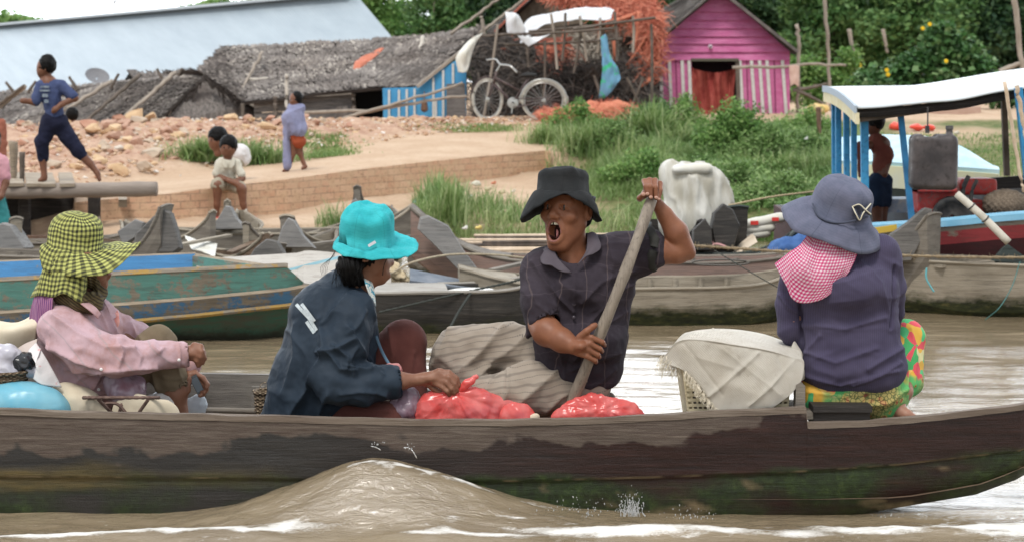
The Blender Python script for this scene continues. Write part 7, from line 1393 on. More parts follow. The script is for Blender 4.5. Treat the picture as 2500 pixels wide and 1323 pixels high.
sheetpx('neck_scarf', [[(888, 680, -.08), (893, 700, -.11), (908, 738, -.115)], [(900, 686, -.07), (904, 705, -.09), (915, 745, -.1)], [(908, 690, -.03), (912, 710, -.06), (916, 748, -.08)]], J, sc_.m, w2, (12, 12), .004, .006)
PBR = clothmat('trousers_maroon', (.085, .030, .026), (.125, .048, .040), 400, .9, .4, .3, 14)
s = SDF(J(800, 1060)-A([0, .4, 0]), J(1060, 760)+A([0, .45, 0]), .007); s.cap(J(870, 950, .12), J(985, 832, .14), 62*U, 54*U, .0).cap(J(988, 835, .14), J(1012, 1010, .06), 52*U, 34*U, .03).cap(J(840, 1020, -.08), J(950, 1020, -.14), 44*U, 38*U, .02).cap(J(950, 1020, -.14), J(985, 1035, -.1), 36*U, 24*U, .03)
fl = folds([([(950, 800), (960, 870), (950, 950)], .02, .010), ([(1010, 860), (1000, 930), (1000, 990)], .016, .007), ([(860, 985), (900, 1000), (960, 1002)], .014, .006)], 8.4)
sdfobj('trousers', s, PBR, w2, lambda v, n: 1.7*fl(v, n)+.005*fbm(v, (8, 8, 8), 3, 85), 1)
sheetpx('blue_strap', [[(915, 820, -.02), (930, 860, -.03), (950, 895, -.06)], [(921, 818, -.02), (937, 858, -.03), (957, 893, -.06)]], J, M('strap_blue_grey', (.12, .2, .28)), w2, (4, 14), .003)
HT = clothmat('hat_turquoise', (.03, .40, .44), (.07, .50, .53), 500, .9, .6, .2, 15, hatx)
def br(a):
    c = math.cos(R(a)); s1 = math.sin(R(a)); return 16+44*max(0, c)**.8+10*max(0, -s1)+8*max(0, s1), 12+4*s1-2*c
hat(w2, (896, 590), 8.35, 66, 62, 90, 2, 17, br, HT, dome=3.0, flat=.62, wob=.009, seed=5)
obj('hat_band_gap', MB().box(J(908, 596, -.135), (.018, .003, .006), (norm((1, 0, .6)), A([0, 1, 0]), norm((-.6, 0, 1)))), M('band_white', (.6, .6, .65)), w2)

# ---------------------------------------------------------------- woman with the yellow hat
J = Jf(8.5); U = J.U; w1 = thing('person', 'seated woman in a pink shirt and yellow checked hat, holding a phone', 'person', P(200, 1010, 8.5))
s = SDF(J(60, 1060)-A([0, .4, 0]), J(520, 520)+A([0, .4, 0]), .0045)
s.ell(J(195, 606, 0), A([54, 60, 52])*U, None, 0).ell(J(240, 655, 0), A([28, 44, 36])*U, None, .03).cap(J(262, 628, 0), J(273, 648, 0), 6*U, 7*U, .012).ell(J(268, 655, 0), A([8, 4, 7])*U, None, .006).ell(J(265, 664, 0), A([8, 4, 9])*U, None, .006).ell(J(263, 673, 0), A([8, 4.6, 9])*U, None, .006).ell(J(250, 694, 0), A([14, 11, 15])*U, None, .02).ell(J(258, 632, -.06), A([6, 4, 4])*U, None, .006, 's')
s.cap(J(220, 690, .02), J(200, 740, .02), 34*U, 38*U, .03); cap_chain(s, J, [(185, 800, 0, 45), (210, 950, 0, 45)], .05)
cap_chain(s, J, [(160, 800, -.14, 34), (285, 868, -.2, 28), (400, 864, -.15, 24), (455, 862, -.12, 19)], .02); cap_chain(s, J, [(250, 800, .08, 30), (345, 840, .12, 28), (440, 888, .08, 20), (466, 900, .06, 16)], .02)
s.ell(J(469, 860, -.11), A([21, 25, 14])*U, None, .02); fingers(s, J, [[(474, 842, -.12), (490, 846, -.13), (497, 862, -.12)], [(476, 852, -.13), (492, 858, -.145), (499, 874, -.13)], [(474, 862, -.13), (489, 869, -.145), (494, 884, -.13)], [(470, 870, -.12), (481, 879, -.135), (485, 891, -.125)]], 8)
s.ell(J(468, 912, .05), A([17, 23, 12])*U, None, .015); fingers(s, J, [[(478, 912, .03), (496, 922, .02), (507, 938, .0), (504, 946, -.01)], [(476, 922, .04), (494, 934, .03), (504, 950, .0), (499, 958, -.01)], [(472, 930, .04), (488, 946, .03), (496, 962, .0), (488, 965, -.01)], [(462, 926, .0), (459, 942, -.01), (461, 952, -.01)]], 7)
cap_chain(s, J, [(240, 985, .0, 40), (385, 845, .0, 34), (415, 925, .0, 29), (428, 960, .0, 26), (444, 1035, .0, 20)], .03)
s.box(J(205, 553, 0), (.22, .3, 58*U), None, .004, .004, 's'); sdfobj('body', s, SK_w, w1, None, 1)
for sx in (0,): obj('eye', MB().lathe(J(258, 634, -.068), [(.001, 3*U), (4*U, 1*U), (5*U, 0)], 10, (.4, -1, 0), 1, .5), M('eye_dark', ()), w1)
obj('lips', MB().tube(spline([J(272, 668, -.01), J(270, 668, -.035), J(262, 669, -.055)], 8), 2.6*U, 6), lipm, w1, True)
def pinkx(t, c):
    s_ = t.sep(t.coord()); w1_ = t.ramp(t.math('FRACT', t.math('ADD', t.math('MULTIPLY', t.math('ADD', s_[2], t.math('MULTIPLY', s_[0], .8)), 7.), t.math('MULTIPLY', t.noise(2), 1.2))), [(0, 1), (.045, 0), (.955, 0), (1, 1)])
    c = t.mix(t.ramp(t.noise(7, None, 5, .7), [(.45, 0), (.7, 1)]), c, (.40, .225, .205)); return t.mix(t.math('MULTIPLY', w1_, .35), c, (.24, .27, .27))
PS = clothmat('shirt_faded_pink', (.47, .32, .35), (.52, .37, .41), 500, .9, .5, .2, 10, pinkx)
s = SDF(J(60, 1050)-A([0, .42, 0]), J(500, 720)+A([0, .4, 0]), .0065)
s.ell(J(182, 805, 0), A([92, 66, 76])*U, None, 0).cap(J(185, 815, 0), J(222, 955, 0), 90*U, 76*U, .05).cap(J(240, 800, .03), J(262, 880, .03), 58*U, 46*U, .05).cap(J(185, 760, 0), J(225, 765, 0), 42*U, 36*U, .04).cap(J(215, 930, 0), J(210, 1010, 0), 66*U, 66*U, .03)
cap_chain(s, J, [(150, 800, -.14, 56), (215, 855, -.2, 50), (285, 872, -.22, 46), (350, 872, -.2, 37), (445, 864, -.13, 28)], .03); cap_chain(s, J, [(262, 790, .1, 40), (330, 828, .14, 38), (400, 870, .12, 30), (468, 893, .07, 20)], .025)
s.cap(J(450, 863, -.125), J(480, 862, -.12), 23*U, 24*U, .003, 's').cap(J(215, 700, 0), J(228, 752, -.04), 34*U, 22*U, .012, 's')
fl = folds([([(130, 770), (200, 820), (262, 850), (330, 850)], .022, .016), ([(120, 840), (190, 880), (260, 900), (380, 895)], .022, .020), ([(160, 900), (240, 905), (300, 905)], .018, .014), ([(190, 770), (240, 820), (290, 830)], .02, .012), ([(285, 835), (300, 860), (290, 890)], .014, .012), ([(330, 850), (345, 870), (340, 890)], .012, .010), ([(370, 845), (385, 860), (400, 850)], .012, .010), ([(170, 950), (200, 920), (240, 905)], .018, .012), ([(205, 1000), (225, 950), (250, 910)], .014, .014), ([(255, 750), (280, 800), (300, 830)], .014, .010), ([(320, 790), (330, 815), (345, 830)], .014, .01), ([(230, 730), (262, 800), (268, 850)], .010, .006), ([(120, 800), (130, 860), (150, 930)], .02, .010), ([(436, 840), (440, 865), (436, 890)], .007, .006)], 8.35)
sdfobj('shirt', s, PS, w1, lambda v, n: 1.7*fl(v, n)+.007*fbm(v, (6, 6, 8), 3, 91)+.009*ridged(v, (6, 6, 8), 2, 93)+.003*fbm(v, (24,)*3, 2, 92), 1)
bpy.context.view_layer.update(); sh_ = [c for c in w1.children if c.name.startswith('shirt')][0]
sheetpx('collar', [[(196, 742, -.19), (222, 762, -.20), (238, 778, -.18)], [(214, 738, -.15), (234, 752, -.17), (245, 766, -.16)]], J, PS, w1, (8, 12), .005, .003)
sheetpx('collar', [[(252, 738, -.02), (262, 756, -.05), (270, 782, -.06)], [(262, 735, .02), (278, 752, .0), (282, 775, -.03)]], J, PS, w1, (8, 12), .005, .003)
for (x, y) in ((247, 901), (241, 950), (437, 878), (233, 990)):
    p_, n_ = onsurf(sh_, x, y, .004); obj('button', MB().lathe(p_, [(.001, .003), (3.6*U, .003), (4*U, 0)], 12, (0, -1, 0)), M('button_white', (.75, .73, .72), rough=.3), w1, True)
s = SDF(J(275, 810)-A([0, .25, 0]), J(300, 755)+A([0, .1, 0]), .006); s.ell(onsurf(sh_, 283, 783, -.006)[0], (10*U, .014, 22*U)).ell(onsurf(sh_, 287, 765, -.004)[0], (6*U, .010, 10*U), k=.01); sdfobj('pocket_paper', s, M('paper_coral', (.75, .28, .24), (.8, .42, .36), 40, .6), w1, lambda v, n: .004*fbm(v, (40,)*3, 2, 2))
KH = clothmat('trousers_khaki', (.20, .155, .105), (.135, .105, .068), 400, .95, .5, .1, 13)
s = SDF(J(200, 1060)-A([0, .35, 0]), J(475, 775)+A([0, .35, 0]), .0075); s.cap(J(240, 985, .02), J(380, 842, .0), 58*U, 46*U, 0).cap(J(385, 842, .0), J(422, 925, .0), 46*U, 38*U, .03).cap(J(422, 925, 0), J(428, 940, 0), 38*U, 34*U, .01).cap(J(372, 900, -.02), J(392, 960, -.03), 18*U, 6*U, .03)
s.cap(J(430, 945, 0), J(440, 990, 0), 31*U, 31*U, .004, 's')
fl = folds([([(355, 870), (370, 900), (385, 950)], .014, .014), ([(340, 820), (360, 850), (350, 900)], .018, .012), ([(410, 860), (430, 890), (445, 930)], .014, .008), ([(400, 920), (425, 925), (450, 920)], .01, .007)], 8.5)
sdfobj('trousers', s, KH, w1, lambda v, n: 1.7*fl(v, n)+.007*fbm(v, (9,)*3, 3, 95), 1)
SCB = NT('scarf_olive_brown'); s3 = SCB.sep(SCB.coord()); wv = SCB.ramp(SCB.math('FRACT', SCB.math('MULTIPLY', SCB.math('ADD', s3[2], SCB.math('MULTIPLY', s3[0], .7)), 70.)), [(.3, 0), (.6, 1)]); SCB.set(color=SCB.mix(wv, (.045, .032, .018), (.12, .09, .04)), rough=.95); SCB = SCB.m
s = SDF(J(120, 780)-A([0, .35, 0]), J(285, 600)+A([0, .3, 0]), .006); s.ell(J(212, 655, 0), A([40, 62, 52])*U, None, 0).cap(J(226, 620, -.02), J(240, 690, -.03), 27*U, 16*U, .02); cap_chain(s, J, [(150, 722, -.10, 22), (195, 738, -.13, 26), (228, 738, -.11, 22), (245, 715, -.05, 16), (248, 712, .05, 16)], .02); s.cap(J(228, 735, -.12), J(228, 752, -.13), 20*U, 14*U, .02)
s.cap(J(270, 622, -.02), J(258, 692, -.02), 34*U, 20*U, .004, 's')
fl = folds([([(225, 620), (215, 670), (225, 720)], .012, .010), ([(240, 640), (232, 690), (245, 725)], .010, .008), ([(160, 725), (200, 738), (240, 720)], .010, .010), ([(170, 740), (210, 755), (240, 735)], .008, .008)], 8.4)
sdfobj('scarf', s, SCB, w1, lambda v, n: 1.7*fl(v, n)+.003*fbm(v, (22,)*3, 2, 97), 1)
def br(a):
    c = math.cos(R(a)); s1 = math.sin(R(a)); k = max(0, c); nearb = max(0, -s1); return 14+78*k**.7+34*nearb**1.5*(.4+.6*max(0, c+.35)), 6+50*nearb**1.2*(1-.62*max(0, c))-34*k**2*(1-nearb)+16*max(0, s1)+8*math.sin(R(a*5))
hat(w1, (182, 604), 8.5, 65, 62, 84, 7, 6, br, GIY, dome=2.6, flat=.75, wob=.003, seed=9)
sheetpx('neck_flap', [[(134, 606, .08), (110, 660, .08), (74, 728, .05)], [(126, 618, -.06), (106, 662, -.08), (92, 722, -.09)], [(150, 626, -.13), (138, 668, -.15), (128, 726, -.16)], [(180, 632, -.15), (168, 670, -.17), (158, 718, -.19)], [(205, 636, -.14), (202, 676, -.165), (196, 742, -.17)], [(214, 640, -.11), (212, 680, -.13), (208, 728, -.13)]], J, GIY, w1, (40, 34), .004, .022, (16, 16, 5), 6)
PU = NT('cloth_purple'); s3 = PU.sep(PU.coord()); PU.set(color=PU.mix(PU.ramp(PU.math('FRACT', PU.math('MULTIPLY', s3[0], 90.)), [(.3, 0), (.6, 1)]), (.10, .022, .13), (.30, .13, .22)), rough=.9); PU = PU.m
sheetpx('purple_fringe', [[(92, 704, -.02), (78, 750, -.01), (72, 792, .0)], [(108, 708, -.11), (98, 750, -.13), (94, 798, -.13)], [(130, 716, -.14), (128, 752, -.17), (131, 786, -.17)]], J, PU, w1, (30, 16), .005, .012, (30, 30, 4), 8)
ph = o = obj('phone', MB().box(J(481, 938, .01), (.018, .006, .044), (norm((.85, .2, .45)), norm((-.2, 1, 0)), norm((-.45, 0, .85)))), M('phone_dark', (.05, .055, .06), rough=.25, spec=.6), None, base=J(481, 938, .01)); tag(o, 'small dark mobile phone in the hand of the woman in pink', 'phone'); obj('screen', MB().box(J(481, 938, .0), (.015, .001, .032), (norm((.85, .2, .45)), norm((-.2, 1, 0)), norm((-.45, 0, .85)))), M('phone_screen', (.10, .12, .14), rough=.1), o)

# ---------------------------------------------------------------- woman steering, seen from behind
J = Jf(8.2); U = J.U; w3 = thing('person', 'woman seen from behind in a slate blue shirt and wide slate hat', 'person', P(2060, 1000, 8.2))
s = SDF(J(1890, 1050)-A([0, .35, 0]), J(2270, 430)+A([0, .45, 0]), .0055)
s.ell(J(2050, 525, 0), A([52, 60, 52])*U, None, 0).cap(J(2050, 560, 0), J(2055, 640, 0), 40*U, 46*U, .03).cap(J(2060, 650, .02), J(2075, 930, .04), 46*U, 46*U, .03).cap(J(2120, 950, .05), J(2205, 880, .15), 28*U, 26*U, .03)
cap_chain(s, J, [(2210, 900, .15, 30), (2205, 955, .02, 22), (2192, 990, -.03, 17)], .02); cap_chain(s, J, [(2190, 1000, -.03, 20), (2212, 1012, -.06, 14), (2232, 1019, -.08, 9)], .015); cap_chain(s, J, [(1935, 780, 0, 25), (1950, 860, .12, 20), (1990, 900, .2, 16)], .02)
s.box(J(2045, 440, 0), (.22, .3, 62*U), None, .004, .004, 's'); sdfobj('body', s, SK_f, w3, None, 1)
def rib(t, c):
    s_ = t.sep(t.coord()); return t.mix(t.math('MULTIPLY', t.ramp(t.math('FRACT', t.math('MULTIPLY', s_[0], 110.)), [(.3, 0), (.6, 1)]), .28), c, (.035, .03, .045))
SL = clothmat('shirt_slate', (.062, .054, .100), (.088, .078, .130), 500, .9, .45, .25, 7, rib)
s = SDF(J(1885, 1000)-A([0, .35, 0]), J(2225, 560)+A([0, .45, 0]), .0065)
s.ell(J(2062, 700, 0), A([124, 112, 72])*U, None, 0).cap(J(2025, 700, 0), J(2030, 880, .01), 76*U, 80*U, .04).cap(J(2110, 700, 0), J(2120, 880, .01), 74*U, 86*U, .05).cap(J(2030, 890, .02), J(2125, 885, .02), 82*U, 86*U, .03).cap(J(1980, 640, 0), J(2150, 622, 0), 46*U, 48*U, .05).cap(J(2040, 600, 0), J(2070, 600, 0), 46*U, 46*U, .04)
cap_chain(s, J, [(1950, 665, 0, 42), (1930, 740, 0, 34), (1932, 800, .02, 32), (1955, 860, .12, 26)], .018); cap_chain(s, J, [(2160, 640, 0, 44), (2180, 700, .03, 30), (2182, 760, .1, 24), (2170, 820, .2, 20)], .014)
s.plane(J(2070, 950, 0), norm((.02, 0, -1)), .008)
fl = folds([([(1957, 650), (1953, 740), (1960, 840), (1948, 900)], .010, -.022), ([(2183, 650), (2180, 720), (2176, 800)], .008, -.016), ([(1960, 790), (2060, 802), (2160, 775)], .022, .010), ([(1980, 700), (2060, 690), (2150, 660)], .03, .008), ([(1970, 860), (2040, 885), (2140, 850)], .02, .009), ([(2120, 900), (2170, 870), (2205, 850)], .02, .012), ([(1960, 915), (2050, 940), (2190, 905)], .014, .008), ([(2100, 640), (2150, 690), (2170, 760)], .02, .008), ([(2000, 820), (1975, 850), (1960, 890)], .018, .010), ([(1905, 720), (1925, 750), (1945, 760)], .012, .010), ([(2080, 940), (2130, 925), (2200, 885)], .012, .010)], 8.05)
sdfobj('shirt', s, SL, w3, lambda v, n: 1.7*fl(v, n)+.005*fbm(v, (5, 5, 9), 3, 101)+.006*ridged(v, (3.5, 3.5, 9), 2, 103)+.002*fbm(v, (22,)*3, 2, 102), 1)
t = NT('sarong_floral'); co = t.coord(); vo = t.node('ShaderNodeTexVoronoi'); vo.inputs['Scale'].default_value = 19; dn = t.node('ShaderNodeTexNoise'); dn.inputs['Scale'].default_value = 5; t.l.new(co, dn.inputs['Vector'])
ad = t.node('ShaderNodeMix', data_type='RGBA', blend_type='ADD'); ad.inputs[0].default_value = .22; t.l.new(co, ad.inputs[6]); t.l.new(dn.outputs['Color'], ad.inputs[7]); t.l.new(ad.outputs[2], vo.inputs['Vector'])
pal = t.ramp(t.sep(vo.outputs['Color'])[0], [(0, (.05, .33, .10)), (.3, (.62, .36, .05)), (.5, (.60, .07, .09)), (.68, (.07, .42, .16)), (.84, (.75, .45, .12)), (.95, (.60, .55, .28))], 'CONSTANT')
ring = t.ramp(vo.outputs['Distance'], [(.12, (.55, .03, .06)), (.18, (.02, .02, .02)), (.22, (.62, .36, .08)), (.30, (.10, .40, .12))], 'LINEAR'); c = t.mix(t.ramp(t.noise(4, co, 3), [(.48, 0), (.54, 1)]), pal, ring); vo2 = t.node('ShaderNodeTexVoronoi'); vo2.inputs['Scale'].default_value = 60; vo2.feature = 'DISTANCE_TO_EDGE'; t.l.new(co, vo2.inputs['Vector'])
zz = t.sep(co)[2]; hipm = t.ramp(zz, [(.07, 1), (.13, 0)]) if False else t.ramp(t.noise(2.3, co, 2), [(.5, 0), (.56, 1)]); net = t.mix(t.ramp(vo2.outputs['Distance'], [(.05, 0), (.12, 1)]), (.10, .05, .02), (.50, .33, .12)); c = t.mix(t.math('MULTIPLY', hipm, .8), c, net); t.set(color=c, rough=.8, sheen=.0); t.bump(t.noise(14, co, 4), .4, .01); SAR = t.m
s = SDF(J(1920, 1040)-A([0, .35, 0]), J(2280, 750)+A([0, .5, 0]), .0075); s.cap(J(2000, 958, .02), J(2150, 955, .02), 62*U, 66*U, 0).ell(J(2150, 968, .0), A([62, 34, 70])*U, None, .04).cap(J(2150, 950, .05), J(2212, 825, .2), 66*U, 44*U, .04).cap(J(2214, 825, .2), J(2216, 930, .1), 42*U, 40*U, .03).cap(J(2216, 930, .1), J(2210, 962, .03), 38*U, 20*U, .02)
fl = folds([([(2225, 800), (2238, 860), (2235, 940)], .012, .010), ([(2200, 850), (2215, 900), (2215, 960)], .012, .010), ([(1960, 955), (2060, 965), (2160, 950)], .012, .007), ([(2100, 990), (2170, 985), (2215, 950)], .012, .008)], 8.2)
sdfobj('sarong', s, SAR, w3, lambda v, n: 1.7*fl(v, n)+.006*fbm(v, (10,)*3, 3, 105), 1)
HS = clothmat('hat_slate', (.105, .11, .16), (.15, .155, .215), 500, .9, .45, .3, 12, hatx)
def br(a):
    c = math.cos(R(a)); s1 = math.sin(R(a)); return 52+8*max(0, -s1)+8*max(0, -c), 30+8*abs(s1)+14*abs(c)+3*math.sin(R(a*4))
hat(w3, (2046, 518), 8.18, 70, 66, 84, 17, 20, br, HS, dome=3.0, flat=.68, wob=.0015, seed=12)
kn = [J(2092, 512, -.165), J(2084, 505, -.16), J(2100, 498, -.16), J(2114, 512, -.155), J(2122, 522, -.15), J(2128, 500, -.14)]
obj('hat_knot', MB().tube(spline([J(2083, 507, -.15), J(2090, 522, -.17), J(2098, 536, -.165), J(2106, 520, -.165), J(2124, 500, -.14)], 16), .010, 8, .5).tube(spline([J(2083, 507, -.15), J(2098, 503, -.165), J(2110, 516, -.165), J(2124, 524, -.14)], 12), .010, 8, .5), HS, w3, True)
obj('knot_piping', MB().tube(spline([J(2081, 505, -.16), J(2090, 524, -.18), J(2099, 538, -.172), J(2108, 520, -.175), J(2126, 498, -.15)], 20), .003, 6).tube(spline([J(2081, 505, -.16), J(2098, 500, -.175), J(2114, 514, -.172), J(2126, 524, -.15)], 20), .003, 6), M('piping_cream', (.6, .56, .44)), w3, True)
obj('hat_band', MB().tube(spline([J(1984, 498, -.08), J(2000, 530, -.14), J(2040, 545, -.165), J(2085, 540, -.16), J(2118, 530, -.12)], 24), .005, 6), HS, w3, True)
sheetpx('scarf', [[(1978, 560, -.10), (1950, 600, -.13), (1920, 622, -.10), (1894, 644, -.06)], [(1998, 568, -.13), (1975, 620, -.17), (1945, 660, -.17), (1912, 690, -.12)], [(2030, 575, -.145), (2010, 630, -.18), (1985, 680, -.19), (1950, 735, -.16)], [(2066, 582, -.145), (2055, 630, -.17), (2035, 680, -.18), (1998, 733, -.17)], [(2098, 588, -.13), (2088, 625, -.15), (2068, 665, -.16), (2040, 704, -.165)]], J, GIP, w3, (44, 40), .004, .013, (14, 14, 7), 14)

# ---------------------------------------------------------------- goods in the boat
J = Jf(8.35)
def blob(name, J_, prims, mat, label, cat, h=.007, disp=.008, fr=9, k=.03, group=None, fn=None, smooth=1, seed=3):
    xs_ = [q[0] for q in prims]; ys_ = [q[1] for q in prims]; U = J_.U; mr_ = max(max(q[3:6]) for q in prims)*U
    lo = np.min([J_(q[0], q[1], q[2]) for q in prims], 0)-mr_; hi = np.max([J_(q[0], q[1], q[2]) for q in prims], 0)+mr_; s = SDF(lo, hi, h)
    for i, q in enumerate(prims): s.ell(J_(q[0], q[1], q[2]), A(q[3:6])*U, None, k if i else 0)
    b = J_(np.mean(xs_), max(ys_), np.mean([q[2] for q in prims])); o = sdfobj(name, s, mat, None, lambda v, n: disp*fbm(v, (fr,)*3, 3, seed)+(fn(v, n) if fn else 0), smooth, base=b); tag(o, label, cat, group); return o
def plast(name, c1, c2, tr=.35, rough=.28, c3=None):
    t = NT(name); c = t.mix(t.ramp(t.noise(6, None, 3, .5, .6), [(.35, 0), (.68, 1)]), c1, c2)
    if c3: c = t.mix(t.ramp(t.noise(8, None, 2), [(.54, 0), (.72, .8)]), c, c3)
    t.set(color=c, rough=rough, spec=.6); rg = t.node('ShaderNodeTexNoise'); rg.noise_type = 'RIDGED_MULTIFRACTAL'; rg.inputs['Scale'].default_value = 9; rg.inputs['Detail'].default_value = 3; rg.inputs['Distortion'].default_value = .6; t.l.new(t.coord(scale=(.7, 1, 1.5)), rg.inputs['Vector']); t.bump(rg.outputs['Fac'], .45, .012); tn = t.node('ShaderNodeBsdfTranslucent'); t.l.new(c, tn.inputs[0]); mm = t.node('ShaderNodeMixShader'); mm.inputs[0].default_value = tr; t.l.new(t.b.outputs[0], mm.inputs[1]); t.l.new(tn.outputs[0], mm.inputs[2]); t.l.new(mm.outputs[0], t.n['Material Output'].inputs[0]); return t.m
RP = plast('bag_red', (.84, .11, .10), (.90, .30, .28), .38, .22, (.60, .12, .14)); PP = plast('bag_clear_purple', (.36, .24, .30), (.50, .42, .50), .4, .2, (.22, .07, .09)); CY = plast('bag_cyan', (.22, .62, .80), (.36, .72, .84), .4, .3)
fr_ = lambda x0, y0, n_, a_: (lambda v, n: a_*.9*fbm(np.stack([np.arctan2((CH+(YH-y0)*SC(8.2))-v[:, 2], v[:, 0]-P(x0, y0, 8.2)[0])*n_*.35, np.hypot((CH+(YH-y0)*SC(8.2))-v[:, 2], v[:, 0]-P(x0, y0, 8.2)[0])*7, v[:, 1]*3], 1), (1, 1, 1), 3, int(n_)))
o = blob('plastic_bag', J, [(1130, 1016, -.14, 112, 34, 75), (1230, 1022, -.12, 72, 22, 60), (1108, 975, -.15, 22, 22, 22), (1060, 1015, -.14, 46, 26, 60)], RP, 'red plastic bag pinched by the woman in the turquoise hat', 'bag', .006, .010, 14, .03, None, fr_(1110, 955, 16, .006))
s = SDF(J(1090, 990, -.2)-.1, J(1170, 905, -.1)+.1, .005); cap_chain(s, J, [(1112, 968, -.165, 9), (1118, 955, -.17, 7), (1140, 935, -.17, 10), (1162, 920, -.17, 7)], .008); s.cap(J(1116, 960, -.17), J(1100, 975, -.17), 7*U, 8*U, .01); sdfobj('knotted_end', s, RP, o, lambda v, n: .004*fbm(v, (50,)*3, 2, 2))
blob('plastic_bag', J, [(1262, 1020, -.20, 44, 20, 40), (1250, 1012, -.18, 20, 12, 20)], RP, 'small flat red plastic bag between the two bigger red bags', 'bag', .006, .008, 16)
blob('plastic_bag', J, [(1450, 1026, -.18, 104, 24, 60), (1425, 1006, -.17, 36, 15, 36), (1475, 1002, -.18, 14, 24, 14), (1520, 1020, -.17, 55, 20, 45)], RP, 'light red plastic bag at the foot of the paddle', 'bag', .006, .010, 16, .025, None, fr_(1475, 990, 14, .005))
bq = blob('plastic_bag', J, [(1474, 994, -.17, 10, 14, 8), (1466, 1000, -.17, 16, 8, 10), (1486, 1000, -.17, 12, 8, 8)], RP, 'small knotted end of red plastic sticking up beside the paddle', 'bag', .004, .006, 40, .01)
blob('paper_scrap', J, [(1305, 1018, -.22, 14, 7, 10)], M('paper_cream', (.6, .5, .38)), 'small cream scrap between the red bags', 'scrap', .004, .004, 30)
blob('plastic_bag', J, [(985, 1000, -.10, 44, 52, 36), (1000, 970, -.1, 26, 30, 26), (975, 1025, -.12, 40, 26, 40)], PP, 'clear purple tinted plastic bag between the knees of the woman in turquoise', 'bag', .006, .010, 16, .03, None, fr_(985, 930, 18, .006))
blob('plastic_bag', J, [(950, 905, -.13, 26, 12, 16), (970, 900, -.12, 14, 10, 12)], plast('bag_pale_red', (.7, .25, .24), (.78, .42, .4)), 'pale red bag end showing above the jacket cuff', 'bag', .005, .008, 24)
blob('pink_strip', J, [(1042, 972, -.1, 8, 18, 6), (1050, 965, -.1, 6, 10, 6)], M('plastic_pink_pale', (.72, .35, .33)), 'pale pink strip standing beside the red bag', 'strip', .004, .002, 24)
J1 = Jf(8.35)
blob('plastic_bag', J1, [(310, 950, -.02, 50, 46, 36), (285, 925, -.02, 30, 26, 30)], PP, 'clear plastic bag of dark fruit in the lap of the woman in pink', 'bag', .006, .010, 16, .03, None, fr_(300, 905, 16, .005))
blob('plastic_bag', J1, [(320, 992, -.05, 44, 14, 40), (380, 998, .05, 50, 10, 40)], plast('bag_whitish', (.55, .52, .5), (.68, .66, .66)), 'flat whitish plastic bag under the iron ring stand', 'bag', .006, .006, 16)
blob('plastic_sheet', J1, [(410, 985, .3, 50, 12, 40), (480, 990, .3, 26, 8, 30)], plast('sheet_silver', (.6, .65, .7), (.75, .78, .8)), 'silvery plastic sheet on the boat floor behind the shin', 'sheet', .007, .008, 14)
# cyan bundle, sacks, basket at the left end
blob('cyan_bundle', J1, [(60, 992, -.14, 100, 56, 60), (-30, 985, -.12, 90, 50, 60), (120, 1010, -.12, 50, 44, 50)], CY, 'cyan plastic covered bundle at the left end of the front boat', 'bundle', .007, .006, 8, .04)
SK = clothmat('sack_beige', (.58, .50, .37), (.64, .57, .45), 300, .9, .4, .1, 9)
blob('sack', J1, [(190, 990, -.04, 60, 46, 50), (160, 968, -.02, 46, 28, 40), (230, 1020, -.03, 50, 24, 40)], SK, 'beige cloth sack slumping beside the cyan bundle', 'sack', .007, .012, 9, .03)
blob('sack', J1, [(330, 1012, -.08, 60, 16, 50), (400, 1016, -.08, 40, 10, 40)], SK, 'flat beige sack under the iron ring stand', 'sack', .007, .008, 9, .03)
clothsheet('cream_sheet', [[(-40, 870, 8.5), (40, 860, 8.45), (85, 830, 8.4)], [(-40, 800, 8.5), (30, 802, 8.4), (92, 790, 8.38)], [(-40, 772, 8.7), (40, 785, 8.6), (95, 754, 8.5)]], SK, 'cream cloth standing behind the woman in pink', 'cloth', .006, amp=.02)
blob('sack', Jf(8.6), [(10, 830, 0, 80, 50, 40), (-20, 860, 0, 70, 50, 40)], SK, 'full cream sack at the left edge behind the white bag', 'sack', .009, .01, 6, .03)
WB = NT('bag_white_printed'); WB.set(color=WB.mix(WB.ramp(WB.noise(26, WB.coord(scale=(1, 1, 2)), 3), [(.62, 0), (.66, 1)]), WB.mix(WB.noise(5), (.60, .57, .56), (.72, .70, .70)), (.66, .40, .40)), rough=.6); WB.bump(WB.noise(9, None, 5), .5, .015); WB = WB.m
clothsheet('white_bag', [[(88, 838, 8.34), (108, 870, 8.28), (128, 905, 8.26), (150, 945, 8.26)], [(70, 860, 8.30), (86, 885, 8.22), (100, 915, 8.22), (105, 940, 8.22)], [(100, 850, 8.3), (92, 870, 8.24), (88, 900, 8.22), (82, 925, 8.22)]], WB, 'white printed bag with faded red marks beside the woman in pink', 'bag', .005, amp=.012)
clothsheet('white_bag', [[(38, 856, 8.4), (60, 842, 8.38), (92, 828, 8.36)], [(40, 890, 8.36), (62, 880, 8.32), (88, 872, 8.32)], [(30, 915, 8.34), (60, 918, 8.28), (100, 930, 8.28)]], M('bag_pinkish', (.50, .42, .38), (.58, .50, .46), 9), 'open dull pinkish bag mouth at the left', 'bag', .005, amp=.012)
blob('black_bag', J1, [(58, 885, -.08, 30, 26, 26), (40, 875, -.06, 20, 14, 20)], plast('bag_black', (.012, .013, .016), (.03, .032, .038), .05, .25), 'crumpled black plastic in the open bag on the left', 'bag', .006, .012, 24)
blob('white_bag', J1, [(18, 865, -.08, 36, 26, 26), (10, 910, -.08, 46, 30, 30), (70, 908, -.07, 34, 16, 20)], plast('bag_lilac_white', (.55, .54, .62), (.7, .69, .74), .2), 'lilac white plastic bag at the left edge', 'bag', .006, .012, 16)
